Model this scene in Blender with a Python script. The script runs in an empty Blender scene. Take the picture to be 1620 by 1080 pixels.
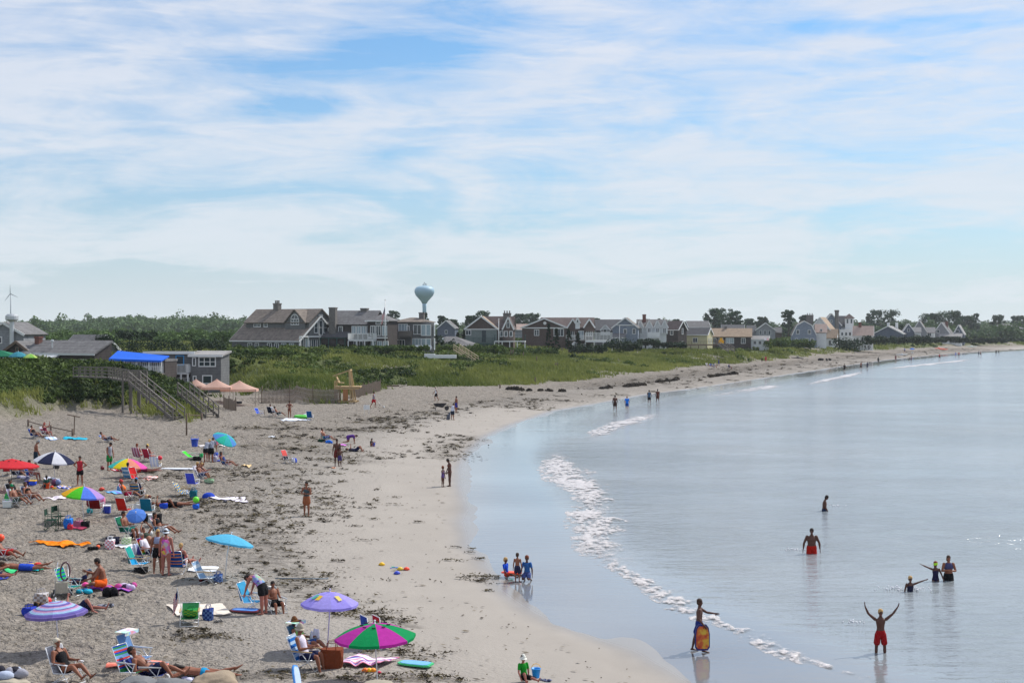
import bpy, math, random
import numpy as np
from mathutils import Vector, Matrix
random.seed(7); RNG = np.random.default_rng(11)
SC = bpy.context.scene
COL = SC.collection
F = 2250.0; HZ = 518.0; CX = 810.0; CZ = 10.0      # photo pixels: focal length, horizon row, centre column; eye height in metres

# ------------------------------------------------------------------ materials
MATS = {}
def srgb(r, g, b):
    def c(v):
        v = v / 255.0
        return v / 12.92 if v <= 0.04045 else ((v + 0.055) / 1.055) ** 2.4
    return (c(r), c(g), c(b))
def nodes(m):
    m.use_nodes = True
    return m.node_tree.nodes, m.node_tree.links, m.node_tree.nodes['Principled BSDF']
def mat(name, col, rough=0.7, var=0.12, scale=3.0, bump=0.0, bscale=20.0, metal=0.0, spec=0.4, transl=0.0, coord='Object', stretch=(1, 1, 1)):
    if name in MATS: return MATS[name]
    m = bpy.data.materials.new(name); N, L, B = nodes(m)
    B.inputs['Roughness'].default_value = rough; B.inputs['Metallic'].default_value = metal
    B.inputs['Specular IOR Level'].default_value = spec
    tc = N.new('ShaderNodeTexCoord'); mp = N.new('ShaderNodeMapping'); L.new(tc.outputs[coord], mp.inputs[0])
    mp.inputs['Scale'].default_value = stretch
    nz = N.new('ShaderNodeTexNoise'); nz.inputs['Scale'].default_value = scale; nz.inputs['Detail'].default_value = 5
    L.new(mp.outputs[0], nz.inputs[0])
    r = N.new('ShaderNodeMix'); r.data_type = 'RGBA'
    lo = [max(0, c * (1 - 2 * var)) for c in col]; hi = [min(1, c * (1 + 2 * var)) for c in col]
    r.inputs[6].default_value = (*lo, 1); r.inputs[7].default_value = (*hi, 1)
    L.new(nz.outputs[0], r.inputs[0]); L.new(r.outputs[2], B.inputs['Base Color'])
    if bump > 0:
        n2 = N.new('ShaderNodeTexNoise'); n2.inputs['Scale'].default_value = bscale; n2.inputs['Detail'].default_value = 4
        L.new(mp.outputs[0], n2.inputs[0])
        b = N.new('ShaderNodeBump'); b.inputs['Strength'].default_value = min(1, bump); b.inputs['Distance'].default_value = 0.05
        L.new(n2.outputs[0], b.inputs['Height']); L.new(b.outputs[0], B.inputs['Normal'])
    if transl > 0:
        t = N.new('ShaderNodeBsdfTranslucent'); L.new(r.outputs[2], t.inputs[0])
        mx = N.new('ShaderNodeMixShader'); mx.inputs[0].default_value = transl
        out = [n for n in N if n.type == 'OUTPUT_MATERIAL'][0]
        L.new(B.outputs[0], mx.inputs[1]); L.new(t.outputs[0], mx.inputs[2]); L.new(mx.outputs[0], out.inputs[0])
    MATS[name] = m
    return m
def cloth(rgb, transl=0.15):
    return mat('fabric_%d_%d_%d' % rgb, srgb(*rgb), 0.85, 0.10, 9.0, 0.3, 40.0, spec=0.2, transl=transl)
def plastic(rgb):
    return mat('plastic_%d_%d_%d' % rgb, srgb(*rgb), 0.45, 0.06, 6.0, spec=0.4)
def floral(rgb, name):
    k = 'print_' + name
    if k in MATS: return MATS[k]
    m = bpy.data.materials.new(k); N, L, B = nodes(m)
    B.inputs['Roughness'].default_value = 0.85
    tc = N.new('ShaderNodeTexCoord'); v = N.new('ShaderNodeTexVoronoi'); v.inputs['Scale'].default_value = 9
    L.new(tc.outputs['Object'], v.inputs[0])
    mx = N.new('ShaderNodeMix'); mx.data_type = 'RGBA'; mx.inputs[0].default_value = 0.5
    mx.inputs[6].default_value = (*srgb(*rgb), 1); L.new(v.outputs['Color'], mx.inputs[7])
    L.new(mx.outputs[2], B.inputs['Base Color']); MATS[k] = m
    return m

# ------------------------------------------------------------------ objects
def tag(o, label=None, cat=None, group=None, kind=None):
    if label: o['label'] = label
    if cat: o['category'] = cat
    if group: o['group'] = group
    if kind: o['kind'] = kind
    return o
def empty(name, loc, rz=0, label=None, cat=None, group=None):
    o = bpy.data.objects.new(name, None); COL.objects.link(o)
    o.location = loc; o.rotation_euler = (0, 0, rz); o.empty_display_size = 0.3
    return tag(o, label, cat, group)
def mesh_obj(name, v, f, mats, parent=None, mi=None, smooth=False, loc=None, rz=0):
    me = bpy.data.meshes.new(name)
    me.from_pydata([tuple(p) for p in v], [], f)
    for m in (mats if isinstance(mats, (list, tuple)) else [mats]): me.materials.append(m)
    if mi is not None: me.polygons.foreach_set('material_index', mi)
    if smooth: me.polygons.foreach_set('use_smooth', [True] * len(me.polygons))
    me.update()
    o = bpy.data.objects.new(name, me); COL.objects.link(o)
    if parent is not None: o.parent = parent
    if loc is not None: o.location = loc; o.rotation_euler = (0, 0, rz)
    return o
def quads_np(name, V, nq, k, mats, mi=None, col=None, smooth=False):
    """V: (nq*k,3) vertices, every k consecutive form a face"""
    me = bpy.data.meshes.new(name)
    me.vertices.add(len(V)); me.vertices.foreach_set('co', np.asarray(V, dtype=np.float32).ravel())
    me.loops.add(nq * k); me.loops.foreach_set('vertex_index', np.arange(nq * k, dtype=np.int32))
    me.polygons.add(nq); me.polygons.foreach_set('loop_start', np.arange(0, nq * k, k, dtype=np.int32))
    me.polygons.foreach_set('loop_total', np.full(nq, k, dtype=np.int32))
    for m in mats: me.materials.append(m)
    if mi is not None: me.polygons.foreach_set('material_index', np.asarray(mi, dtype=np.int32))
    if col is not None:
        a = me.attributes.new('tint', 'FLOAT', 'FACE'); a.data.foreach_set('value', np.asarray(col, dtype=np.float32))
    me.update(calc_edges=True)
    o = bpy.data.objects.new(name, me); COL.objects.link(o)
    return o
class MB:
    """collects shapes into one mesh"""
    def __init__(s): s.v = []; s.f = []; s.m = []
    def add(s, v, f, m=0):
        n = len(s.v); s.v += [tuple(p) for p in v]; s.f += [[i + n for i in q] for q in f]; s.m += [m] * len(f); return s
    def box(s, x0, x1, y0, y1, z0, z1, m=0):
        v = [(x, y, z) for z in (z0, z1) for y in (y0, y1) for x in (x0, x1)]
        return s.add(v, [[0, 2, 3, 1], [4, 5, 7, 6], [0, 1, 5, 4], [1, 3, 7, 5], [3, 2, 6, 7], [2, 0, 4, 6]], m)
    def bar(s, a, b, w, h=None, m=0, up=(0, 0, 1)):
        a = Vector(a); b = Vector(b); h = w if h is None else h
        d = (b - a).normalized(); u = Vector(up)
        if abs(d.dot(u)) > .97: u = Vector((0, 1, 0))
        r = d.cross(u).normalized(); u = r.cross(d).normalized()
        v = []
        for p in (a, b):
            for i, j in ((-1, -1), (1, -1), (1, 1), (-1, 1)): v.append(p + r * (i * w / 2) + u * (j * h / 2))
        return s.add(v, [[3, 2, 1, 0], [4, 5, 6, 7], [0, 1, 5, 4], [1, 2, 6, 5], [2, 3, 7, 6], [3, 0, 4, 7]], m)
    def tube(s, pts, r, n=6, m=0, cap=True):
        pts = [Vector(p) for p in pts]; rs = r if isinstance(r, (list, tuple)) else [r] * len(pts)
        v = []; f = []
        u = None
        for i, p in enumerate(pts):
            d = (pts[min(i + 1, len(pts) - 1)] - pts[max(i - 1, 0)])
            d = d.normalized() if d.length > 1e-6 else Vector((0, 0, 1))
            if u is None: u = d.orthogonal().normalized()
            else:
                u = (u - d * u.dot(d)); u = u.normalized() if u.length > 1e-5 else d.orthogonal().normalized()
            w = d.cross(u)
            for k in range(n):
                a = 2 * math.pi * k / n; v.append(p + (u * math.cos(a) + w * math.sin(a)) * rs[i])
        for i in range(len(pts) - 1):
            for k in range(n): f.append([i * n + k, i * n + (k + 1) % n, (i + 1) * n + (k + 1) % n, (i + 1) * n + k])
        if cap: f.append(list(range(n))[::-1]); f.append([(len(pts) - 1) * n + k for k in range(n)])
        return s.add(v, f, m)
    def lathe(s, prof, c=(0, 0, 0), n=16, m=0, cap=True):
        v = []; f = []
        for r, z in prof:
            for k in range(n):
                a = 2 * math.pi * k / n; v.append((c[0] + r * math.cos(a), c[1] + r * math.sin(a), c[2] + z))
        for i in range(len(prof) - 1):
            for k in range(n): f.append([i * n + k, i * n + (k + 1) % n, (i + 1) * n + (k + 1) % n, (i + 1) * n + k])
        if cap: f.append(list(range(n))[::-1]); f.append([(len(prof) - 1) * n + k for k in range(n)])
        return s.add(v, f, m)
    def loft(s, rings, n=10, m=0):
        """rings: (centre, axis1, axis2) full radius vectors; closed with domed ends"""
        v = []; f = []
        def ring(c, a, b):
            for k in range(n):
                t = 2 * math.pi * k / n; v.append(c + a * math.cos(t) + b * math.sin(t))
        rs = [(Vector(c), Vector(a), Vector(b)) for c, a, b in rings]
        d0 = (rs[0][0] - rs[1][0]).normalized(); d1 = (rs[-1][0] - rs[-2][0]).normalized()
        r0 = min(rs[0][1].length, rs[0][2].length); r1 = min(rs[-1][1].length, rs[-1][2].length)
        full = [(rs[0][0] + d0 * r0 * .85, rs[0][1] * .3, rs[0][2] * .3), (rs[0][0] + d0 * r0 * .5, rs[0][1] * .8, rs[0][2] * .8)] + rs + \
               [(rs[-1][0] + d1 * r1 * .5, rs[-1][1] * .8, rs[-1][2] * .8), (rs[-1][0] + d1 * r1 * .85, rs[-1][1] * .3, rs[-1][2] * .3)]
        for c, a, b in full: ring(c, a, b)
        q = len(full)
        for i in range(q - 1):
            for k in range(n): f.append([i * n + k, i * n + (k + 1) % n, (i + 1) * n + (k + 1) % n, (i + 1) * n + k])
        f.append(list(range(n))[::-1]); f.append([(q - 1) * n + k for k in range(n)])
        return s.add(v, f, m)
    def ball(s, c, r, n=10, m=0, ax=None):
        rx, ry, rz = (r, r, r) if not isinstance(r, (tuple, list)) else r
        v = []; f = []; k2 = max(4, n // 2 + 1)
        for i in range(1, k2):
            p = math.pi * i / k2
            for k in range(n):
                t = 2 * math.pi * k / n
                q = Vector((rx * math.sin(p) * math.cos(t), ry * math.sin(p) * math.sin(t), rz * math.cos(p)))
                if ax is not None: q = ax @ q
                v.append(Vector(c) + q)
        t = Vector((0, 0, rz)); 
        if ax is not None: t = ax @ t
        v.append(Vector(c) + t); v.append(Vector(c) - t)
        a, b = len(v) - 2, len(v) - 1
        for k in range(n): f.append([a, k, (k + 1) % n])
        for i in range(k2 - 2):
            for k in range(n): f.append([i * n + k, (i + 1) * n + k, (i + 1) * n + (k + 1) % n, i * n + (k + 1) % n])
        for k in range(n): f.append([b, (k2 - 2) * n + (k + 1) % n, (k2 - 2) * n + k])
        return s.add(v, f, m)
    def build(s, name, mats, parent=None, smooth=False, loc=None, rz=0):
        return mesh_obj(name, s.v, s.f, mats, parent, s.m, smooth, loc, rz)

# ------------------------------------------------------------------ noise
def _h(ix, iy, seed):
    n = (ix * 374761393 + iy * 668265263 + seed * 2246822519) & 0xffffffff
    n = ((n ^ (n >> 13)) * 1274126177) & 0xffffffff
    return ((n ^ (n >> 16)) & 0xffff) / 65535.0
def vn(x, y, seed=0):
    x = np.asarray(x, dtype=np.float64); y = np.asarray(y, dtype=np.float64)
    ix = np.floor(x).astype(np.int64); iy = np.floor(y).astype(np.int64); fx = x - ix; fy = y - iy
    fx = fx * fx * (3 - 2 * fx); fy = fy * fy * (3 - 2 * fy)
    return (_h(ix, iy, seed) * (1 - fx) + _h(ix + 1, iy, seed) * fx) * (1 - fy) + (_h(ix, iy + 1, seed) * (1 - fx) + _h(ix + 1, iy + 1, seed) * fx) * fy
def fbm(x, y, seed=0, o=4):
    r = 0; a = .5; t = 0
    for i in range(o): r = r + a * vn(x * 2 ** i, y * 2 ** i, seed + i); t += a; a *= .5
    return r / t
def sst(a, b, x):
    t = np.clip((x - a) / (b - a), 0, 1); return t * t * (3 - 2 * t)

# ------------------------------------------------------------------ the lie of the land
def unproj(px, py, z):
    D = F * (CZ - z) / (py - HZ); return ((px - CX) / F * D, D)
SHORE_PX = [(1110,1080),(1020,1030),(960,1008),(900,985),(862,968),(830,950),(806,932),(800,912),(785,898),(775,880),(752,862),(750,845),(742,825),(750,808),(745,790),(737,770),(735,745),(740,728),(752,712),(775,690),(820,670),(880,650),(940,640),(1020,625),(1100,615),(1200,600),(1300,585),(1400,570),(1500,560),(1620,552)]
SHORE = [(60,-90),(26,-10),(16,12),(10,27)] + [unproj(a, b, 0) for a, b in SHORE_PX] + [(420,980),(900,1700),(1500,2600)]
TOE_PX = [(0,668),(60,655),(110,648),(170,645),(240,660),(300,664),(348,652)]
TOE = [(-160,95)] + [unproj(a, b, 1.2) for a, b in TOE_PX]
TOE += [unproj(a, b, 1.2) for a, b in [(362,640),(420,637),(540,634),(600,618),(640,608),(690,610),(800,606),(880,604),(1000,591),(1100,578),(1200,570),(1300,560),(1400,552.5),(1500,547.5),(1620,545)]] + [(330,850),(900,1750),(1500,2700)]
def poly_sd(x, y, pl, close):
    """distance to the open polyline pl, positive on the side of the polygon pl+close"""
    x = np.asarray(x, float); y = np.asarray(y, float)
    d = np.full(x.shape, 1e9); P = np.array(pl)
    for i in range(len(P) - 1):
        ax, ay = P[i]; bx, by = P[i + 1]; vx, vy = bx - ax, by - ay
        t = np.clip(((x - ax) * vx + (y - ay) * vy) / (vx * vx + vy * vy), 0, 1)
        d = np.minimum(d, np.hypot(x - ax - t * vx, y - ay - t * vy))
    Q = np.array(list(pl) + list(close)); ins = np.zeros(x.shape, bool); j = len(Q) - 1
    for i in range(len(Q)):
        xi, yi = Q[i]; xj, yj = Q[j]
        c = ((yi > y) != (yj > y)) & (x < (xj - xi) * (y - yi) / (yj - yi + 1e-12) + xi)
        ins ^= c; j = i
    return np.where(ins, d, -d)
LANDC = [(1500, 4000), (-3000, 4000), (-3000, -90)]
TOEC = [(1500, 4000), (-3000, 4000), (-3000, 95)]
def ds_(x, y): return poly_sd(x, y, SHORE, LANDC)
def dt_(x, y): return poly_sd(x, y, TOE, TOEC)
def land(x, y):
    """height, shore distance, dune distance"""
    x = np.asarray(x, float); y = np.asarray(y, float)
    ds = ds_(x, y); dt = dt_(x, y)
    wob = (fbm(x * .5, y * .17, 5, 3) - .5) * 2.3
    dsw = ds + np.where(np.abs(ds) < 12, wob, wob)
    out = np.maximum(0, -dsw)
    z = np.where(dsw > 0, 1.25 * (1 - np.exp(-dsw / 20.0)), -0.012 * out - 0.036 * np.maximum(0, out - 2))
    z = np.maximum(z, -5)
    churn = sst(8, 16, ds) * (1 - sst(0, 4, dt))
    z = z + churn * ((fbm(x * 1.9, y * 1.9, 21, 3) - .5) * 0.26 - sst(.62, .8, vn(x * 2.3, y * 2.3, 91)) * .07 + (fbm(x * .45, y * .4, 33, 2) - .5) * 0.22)
    a = x / np.maximum(y, 1)
    W = np.interp(a, [-.5, -.21, -.19, -.12, -.08, .1, .17, .3], [13, 12, 34, 36, 78, 85, 40, 24])
    top = np.interp(y, [0, 180, 240, 420, 600, 900, 1600], [5.6, 5.4, 5.0, 4.9, 4.5, 2.9, 3.0])
    lt = np.interp(x, [-60, -47, -42, -37, -33, -30.5], [5.7, 5.3, 4.2, 3.1, 2.2, 1.2])
    top = np.where((y < 172) & (x < -26), np.minimum(top, lt), top)
    t = np.clip(dt / W, 0, 1.0)
    prof = 0.42 * sst(0, .22, t) + 0.58 * sst(.08, 1, t)
    bump = (fbm(x * .06, y * .06, 9, 3) - .5) * 1.7 * sst(0, .25, t) + (fbm(x * .3, y * .3, 12, 2) - .5) * 0.7 * sst(0, .15, t)
    z = np.where(dt > 0, z + (top - 1.2) * prof + bump, z)
    pk = np.clip(1.35 - np.hypot((x + 46) / 12.0, (y - 193) / 17.0), 0, .35) / .35
    pk2 = np.clip(1.3 - np.hypot((x + 30.5) / 5.5, (y - 168) / 11.0), 0, .3) / .3
    pk = np.maximum(np.maximum(pk, pk2), np.clip(1.3 - np.hypot((x + 41) / 8.0, (y - 179) / 8.5), 0, .3) / .3)
    z = np.where(dt > -3, z * (1 - pk) + np.minimum(z, 1.5) * pk, z)
    # wooded hills inland
    hx = np.interp(a, [-.5, -.36, -.33, -.27, -.24, -.18, -.14, -.05, .05, .12, .2, .5], [1, 0, 1, 6, 6.5, 4, 3, 2, 2, 3, 6, 5.5])
    z = z + sst(900, 1500, y) * hx * (0.85 + 0.3 * fbm(x * .004, y * .004, 44, 3))
    return z, ds, dt
def gz(x, y): return float(land(np.array([x]), np.array([y]))[0][0])
RAYT = 28 * 50 ** np.linspace(0, 1, 420)
def at(px, py):
    """ground point seen at a photo pixel"""
    a = (px - CX) / F; b = (HZ - py) / F
    z = land(a * RAYT, RAYT)[0]; h = CZ + b * RAYT
    z = np.maximum(z, 0)
    i = int(np.argmax(h <= z)); 
    if i == 0: i = 1
    t0, t1 = RAYT[i - 1], RAYT[i]; e0 = h[i - 1] - z[i - 1]; e1 = h[i] - z[i]
    T_ = np.linspace(t0, t1, 14); zz = np.maximum(land(a * T_, T_)[0], 0); hh = CZ + b * T_; i = max(1, int(np.argmax(hh <= zz)))
    t0, t1 = T_[i - 1], T_[i]; e0 = hh[i - 1] - zz[i - 1]; e1 = hh[i] - zz[i]
    t = t0 + (t1 - t0) * e0 / (e0 - e1 + 1e-9)
    return Vector((a * t, t, float(max(CZ + b * t, 0))))
def atD(px, py, D): return Vector(((px - CX) / F * D, D, CZ - (py - HZ) / F * D))

# ------------------------------------------------------------------ camera, sun, sky, air
cam = bpy.data.cameras.new('camera'); co = bpy.data.objects.new('camera', cam); COL.objects.link(co)
co.location = (0, 0, CZ); co.rotation_euler = (math.radians(90), 0, 0)
cam.sensor_width = 36; cam.lens = 36 * F / 1620; cam.shift_y = -(540 - HZ) / 1620; cam.clip_start = 0.5; cam.clip_end = 9000
SC.camera = co
SUNV = Vector((0.74, 0.56, 1.02)).normalized()      # towards the sun
el = math.asin(SUNV.z); az = math.atan2(SUNV.x, SUNV.y)
sun = bpy.data.lights.new('sun', 'SUN'); sun.energy = 4.2; sun.angle = math.radians(0.6); sun.color = (1, 0.95, 0.88)
so = bpy.data.objects.new('sun', sun); COL.objects.link(so); so.rotation_euler = SUNV.to_track_quat('Z', 'Y').to_euler(); so.location = (100, 80, 200)
SC.view_settings.view_transform = 'Standard'; SC.view_settings.look = 'None'; SC.view_settings.exposure = 0.1
w = bpy.data.worlds.new('World'); SC.world = w; w.use_nodes = True
N = w.node_tree.nodes; L = w.node_tree.links; bg = N['Background']; bg.inputs[1].default_value = 0.1
sky = N.new('ShaderNodeTexSky'); sky.sky_type = 'NISHITA'; sky.sun_disc = False
sky.sun_elevation = el; sky.sun_rotation = az; sky.air_density = 1.0; sky.dust_density = 1.2; sky.ozone_density = 2.0
def mth(op, a, b=None, c=None, clamp=False):
    n = N.new('ShaderNodeMath'); n.operation = op; n.use_clamp = clamp
    for i, v in enumerate((a, b, c)):
        if v is None: continue
        if isinstance(v, (int, float)): n.inputs[i].default_value = v
        else: L.new(v, n.inputs[i])
    return n.outputs[0]
tc = N.new('ShaderNodeTexCoord'); sp = N.new('ShaderNodeSeparateXYZ'); L.new(tc.outputs['Generated'], sp.inputs[0])
hyp = mth('SQRT', mth('ADD', mth('MULTIPLY', sp.outputs[0], sp.outputs[0]), mth('MULTIPLY', sp.outputs[1], sp.outputs[1])))
azm = mth('ARCTAN2', sp.outputs[0], sp.outputs[1]); elv = mth('ARCTAN2', sp.outputs[2], hyp)
def skynoise(sx, sz, rot, scale, detail, rough, dist, off):
    cb = N.new('ShaderNodeCombineXYZ'); L.new(azm, cb.inputs[0]); L.new(elv, cb.inputs[1]); cb.inputs[2].default_value = off
    mp = N.new('ShaderNodeMapping'); mp.vector_type = 'POINT'; mp.inputs['Rotation'].default_value = (0, 0, rot); mp.inputs['Scale'].default_value = (sx, sz, 1)
    L.new(cb.outputs[0], mp.inputs[0])
    nz = N.new('ShaderNodeTexNoise'); L.new(mp.outputs[0], nz.inputs[0]); nz.inputs['Scale'].default_value = scale
    nz.inputs['Detail'].default_value = detail; nz.inputs['Roughness'].default_value = rough; nz.inputs['Distortion'].default_value = dist
    return nz.outputs[0]
n_big = skynoise(4.0, 17, -0.10, 1.6, 7, .55, .9, 3.0)
n_str = skynoise(7, 44, -0.16, 1.5, 8, .62, 1.2, 9.0)
n_wsp = skynoise(14, 60, -0.22, 2.2, 9, .66, 1.6, 17.0)
gaps = None
for (px, py, sx, sy, k) in [(640,95,150,50,.34),(1010,205,110,22,.17),(1290,58,200,20,.28),(480,170,110,14,.16),(330,60,160,18,.12),(760,30,150,26,.14),(1100,10,150,22,.16),(230,185,160,16,.12),(430,120,120,22,.16),(1400,110,120,14,.12)]:
    ga = (px - CX) / F; ge = (HZ - py) / F
    e = mth('ADD', mth('POWER', mth('MULTIPLY', mth('ABSOLUTE', mth('SUBTRACT', azm, ga)), F / sx), 2), mth('POWER', mth('MULTIPLY', mth('ABSOLUTE', mth('SUBTRACT', elv, ge)), F / sy), 2))
    g = mth('MULTIPLY', mth('EXPONENT', mth('MULTIPLY', e, -1)), k)
    gaps = g if gaps is None else mth('ADD', gaps, g)
dens = mth('ADD', mth('MULTIPLY', mth('SUBTRACT', n_big, .5), 1.9), mth('MULTIPLY', mth('SUBTRACT', n_str, .5), .8))
dens = mth('ADD', dens, mth('MULTIPLY', mth('SUBTRACT', n_wsp, .5), .35))
dens = mth('SUBTRACT', mth('ADD', dens, .76), mth('MULTIPLY', gaps, 2.6), clamp=True)
dens = mth('SMOOTH_MIN', dens, 0.93, 0.2)
hor = mth('EXPONENT', mth('MULTIPLY', mth('MAXIMUM', elv, 0), -10.0))
dens = mth('MAXIMUM', dens, mth('MULTIPLY', hor, .94))
ccol = N.new('ShaderNodeMix'); ccol.data_type = 'RGBA'; ccol.inputs[6].default_value = (6.7, 7.15, 8.3, 1); ccol.inputs[7].default_value = (6.5, 7.4, 7.9, 1)
L.new(mth('EXPONENT', mth('MULTIPLY', mth('MAXIMUM', elv, 0), -11.0)), ccol.inputs[0])
cb2 = N.new('ShaderNodeMix'); cb2.data_type = 'RGBA'; L.new(mth('MULTIPLY', mth('SUBTRACT', n_str, .42), 2.2, clamp=True), cb2.inputs[0])
L.new(ccol.outputs[2], cb2.inputs[6]); cb2.inputs[7].default_value = (7.5, 7.75, 8.6, 1)
hm = N.new('ShaderNodeMix'); hm.data_type = 'RGBA'; L.new(hor, hm.inputs[0]); L.new(cb2.outputs[2], hm.inputs[6]); hm.inputs[7].default_value = (7.3, 7.9, 8.3, 1)
sk2 = N.new('ShaderNodeMix'); sk2.data_type = 'RGBA'; sk2.blend_type = 'MULTIPLY'; sk2.inputs[0].default_value = 1; L.new(sky.outputs[0], sk2.inputs[6]); sk2.inputs[7].default_value = (.52, .98, 1.32, 1)
mx = N.new('ShaderNodeMix'); mx.data_type = 'RGBA'; L.new(dens, mx.inputs[0]); L.new(sk2.outputs[2], mx.inputs[6]); L.new(hm.outputs[2], mx.inputs[7])
L.new(mx.outputs[2], bg.inputs[0])
# ------------------------------------------------------------------ terrain sheet
def pocketf(x, y):
    p = np.clip(1.3 - np.hypot((x + 30.5) / 5.5, (y - 168) / 11.0), 0, .3) / .3
    p = np.maximum(p, np.clip(1.25 - np.hypot((x + 41) / 7.0, (y - 180) / 8.0), 0, .3) / .3)
    return np.maximum(p, np.clip(1.25 - np.hypot((x + 46) / 11.0, (y - 191) / 16.0), 0, .3) / .3)
def grid_mesh(name, rows, cols, X, Y, Z, attrs, mats, keep=None, smooth=True):
    nr, nc = X.shape
    V = np.stack([X, Y, Z], -1).reshape(-1, 3)
    i, j = np.meshgrid(np.arange(nr - 1), np.arange(nc - 1), indexing='ij')
    a = (i * nc + j).ravel(); Q = np.stack([a, a + 1, a + nc + 1, a + nc], 1)
    if keep is not None: Q = Q[keep.ravel()]
    if keep is not None:
        used = np.unique(Q); rm = np.zeros(len(V), int); rm[used] = np.arange(len(used)); Q = rm[Q]; V = V[used]
        attrs = {k: v.ravel()[used] for k, v in attrs.items()}
    me = bpy.data.meshes.new(name)
    me.vertices.add(len(V)); me.vertices.foreach_set('co', V.astype(np.float32).ravel())
    me.loops.add(len(Q) * 4); me.loops.foreach_set('vertex_index', Q.astype(np.int32).ravel())
    me.polygons.add(len(Q)); me.polygons.foreach_set('loop_start', np.arange(0, len(Q) * 4, 4, dtype=np.int32))
    me.polygons.foreach_set('loop_total', np.full(len(Q), 4, dtype=np.int32))
    me.polygons.foreach_set('use_smooth', np.full(len(Q), smooth))
    for m in mats: me.materials.append(m)
    for k, v in attrs.items():
        at_ = me.attributes.new(k, 'FLOAT', 'POINT'); at_.data.foreach_set('value', np.asarray(v, np.float32).ravel())
    me.update(calc_edges=True)
    o = bpy.data.objects.new(name, me); COL.objects.link(o)
    return o
NR, NC = 1250, 760
ys = np.concatenate([np.linspace(-60, 30, 16)[:-1], 30 * (2050 / 30.0) ** np.linspace(0, 1, NR)])
aa = np.linspace(-.47, .47, NC); aa = np.concatenate([[-3, -1.5, -.8, -.6, -.52], aa, [.52, .6, .8, 1.5, 3]])
A_, Y_ = np.meshgrid(aa, ys)
X_ = A_ * np.maximum(Y_, 40)
Z_, DS, DT = land(X_, Y_)
# wrack density: tide lines of drying weed
WR = [([(300,1072),(420,1066),(560,1072),(720,1075)],10,.9),([(520,960),(600,975),(650,990)],10,.7),([(560,1010),(640,1030),(680,1045)],12,.7),([(410,830),(430,880),(470,930),(520,960)],20,.75),([(380,800),(400,820),(400,850)],18,.6),([(470,770),(440,800),(420,830)],22,.4),
      ([(400,705),(450,712),(520,712),(560,730)],9,.7),([(390,680),(450,675),(560,682),(600,676)],5,.75),([(580,668),(620,662),(640,662)],4,.8),([(380,760),(470,745),(520,735)],10,.4),([(500,760),(470,780),(490,820)],14,.35),
      ([(640,657),(720,651),(800,639),(880,632)],4,.6),([(800,640),(900,630),(1000,616),(1100,604),(1200,592),(1300,580),(1400,568),(1500,560),(1600,553)],2.5,.8),([(960,613),(1050,600),(1150,588),(1250,577),(1350,568),(1450,559),(1560,552)],2.5,.85),
      ([(240,758),(330,752),(400,745)],8,.35),([(230,785),(290,790),(330,800)],6,.35),([(300,1000),(340,1008)],8,.7),([(700,725),(730,700),(745,690)],6,.7),([(740,870),(790,900),(760,920),(800,930)],9,.35),([(600,680),(660,665),(710,655)],3,.6),([(380,690),(440,695),(520,690)],5,.5)]
wr = np.zeros(X_.shape)
for pl, spread, k in WR:
    P = [at(a, b) for a, b in pl]
    D = np.mean([p.y for p in P]); wm = spread * D * D / (F * 9.2)   # spread in rows -> metres along the view
    P2 = [(p.x, p.y) for p in P]; x = X_; y = Y_
    d = np.full(x.shape, 1e9)
    for i in range(len(P2) - 1):
        ax, ay = P2[i]; bx, by = P2[i + 1]; vx, vy = bx - ax, by - ay
        t = np.clip(((x - ax) * vx + (y - ay) * vy) / (vx * vx + vy * vy + 1e-9), 0, 1)
        d = np.minimum(d, np.hypot((x - ax - t * vx) * 1.0, (y - ay - t * vy)))
    wr = np.maximum(wr, k * np.exp(-(d / (wm * .8)) ** 2))
sd = bpy.data.materials.new('beach_ground'); N, L, B = nodes(sd)
def nd(t, **k):
    n = N.new(t)
    for a, b in k.items(): setattr(n, a, b)
    return n
def attr(nm): n = nd('ShaderNodeAttribute', attribute_name=nm); return n.outputs['Fac']
def M2(op, a, b=None, c=None, clamp=False):
    n = N.new('ShaderNodeMath'); n.operation = op; n.use_clamp = clamp
    for i, v in enumerate((a, b, c)):
        if v is None: continue
        if isinstance(v, (int, float)): n.inputs[i].default_value = v
        else: L.new(v, n.inputs[i])
    return n.outputs[0]
def ramp(v, a, b):
    n = N.new('ShaderNodeMapRange'); n.interpolation_type = 'SMOOTHSTEP'; L.new(v, n.inputs[0]); n.inputs[1].default_value = a; n.inputs[2].default_value = b
    return n.outputs[0]
def noise(scale, detail=5, rough=.6, dist=0, vec=None, st=(1, 1, 1)):
    n = nd('ShaderNodeTexNoise'); n.inputs['Scale'].default_value = scale; n.inputs['Detail'].default_value = detail; n.inputs['Roughness'].default_value = rough; n.inputs['Distortion'].default_value = dist
    g = nd('ShaderNodeNewGeometry'); mp = nd('ShaderNodeMapping'); mp.inputs['Scale'].default_value = st
    L.new(g.outputs['Position'], mp.inputs[0]); L.new(mp.outputs[0], n.inputs[0]); return n.outputs[0]
def mixc(f, a, b):
    n = nd('ShaderNodeMix', data_type='RGBA')
    if isinstance(f, (int, float)): n.inputs[0].default_value = f
    else: L.new(f, n.inputs[0])
    for i, v in ((6, a), (7, b)):
        if isinstance(v, tuple): n.inputs[i].default_value = (*v, 1)
        else: L.new(v, n.inputs[i])
    return n.outputs[2]
s_ds = attr('shore'); s_veg = attr('veg'); s_wr = attr('wrack')
dry = mixc(noise(.9, 6, .65), (.205, .18, .15), (.40, .353, .302))
dry = mixc(M2('MULTIPLY', ramp(noise(3.3, 5, .7), .48, .62), .6), dry, (.12, .102, .084))
firm = mixc(noise(.25, 5, .6, .5), (.275, .248, .218), (.355, .322, .285))
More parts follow.
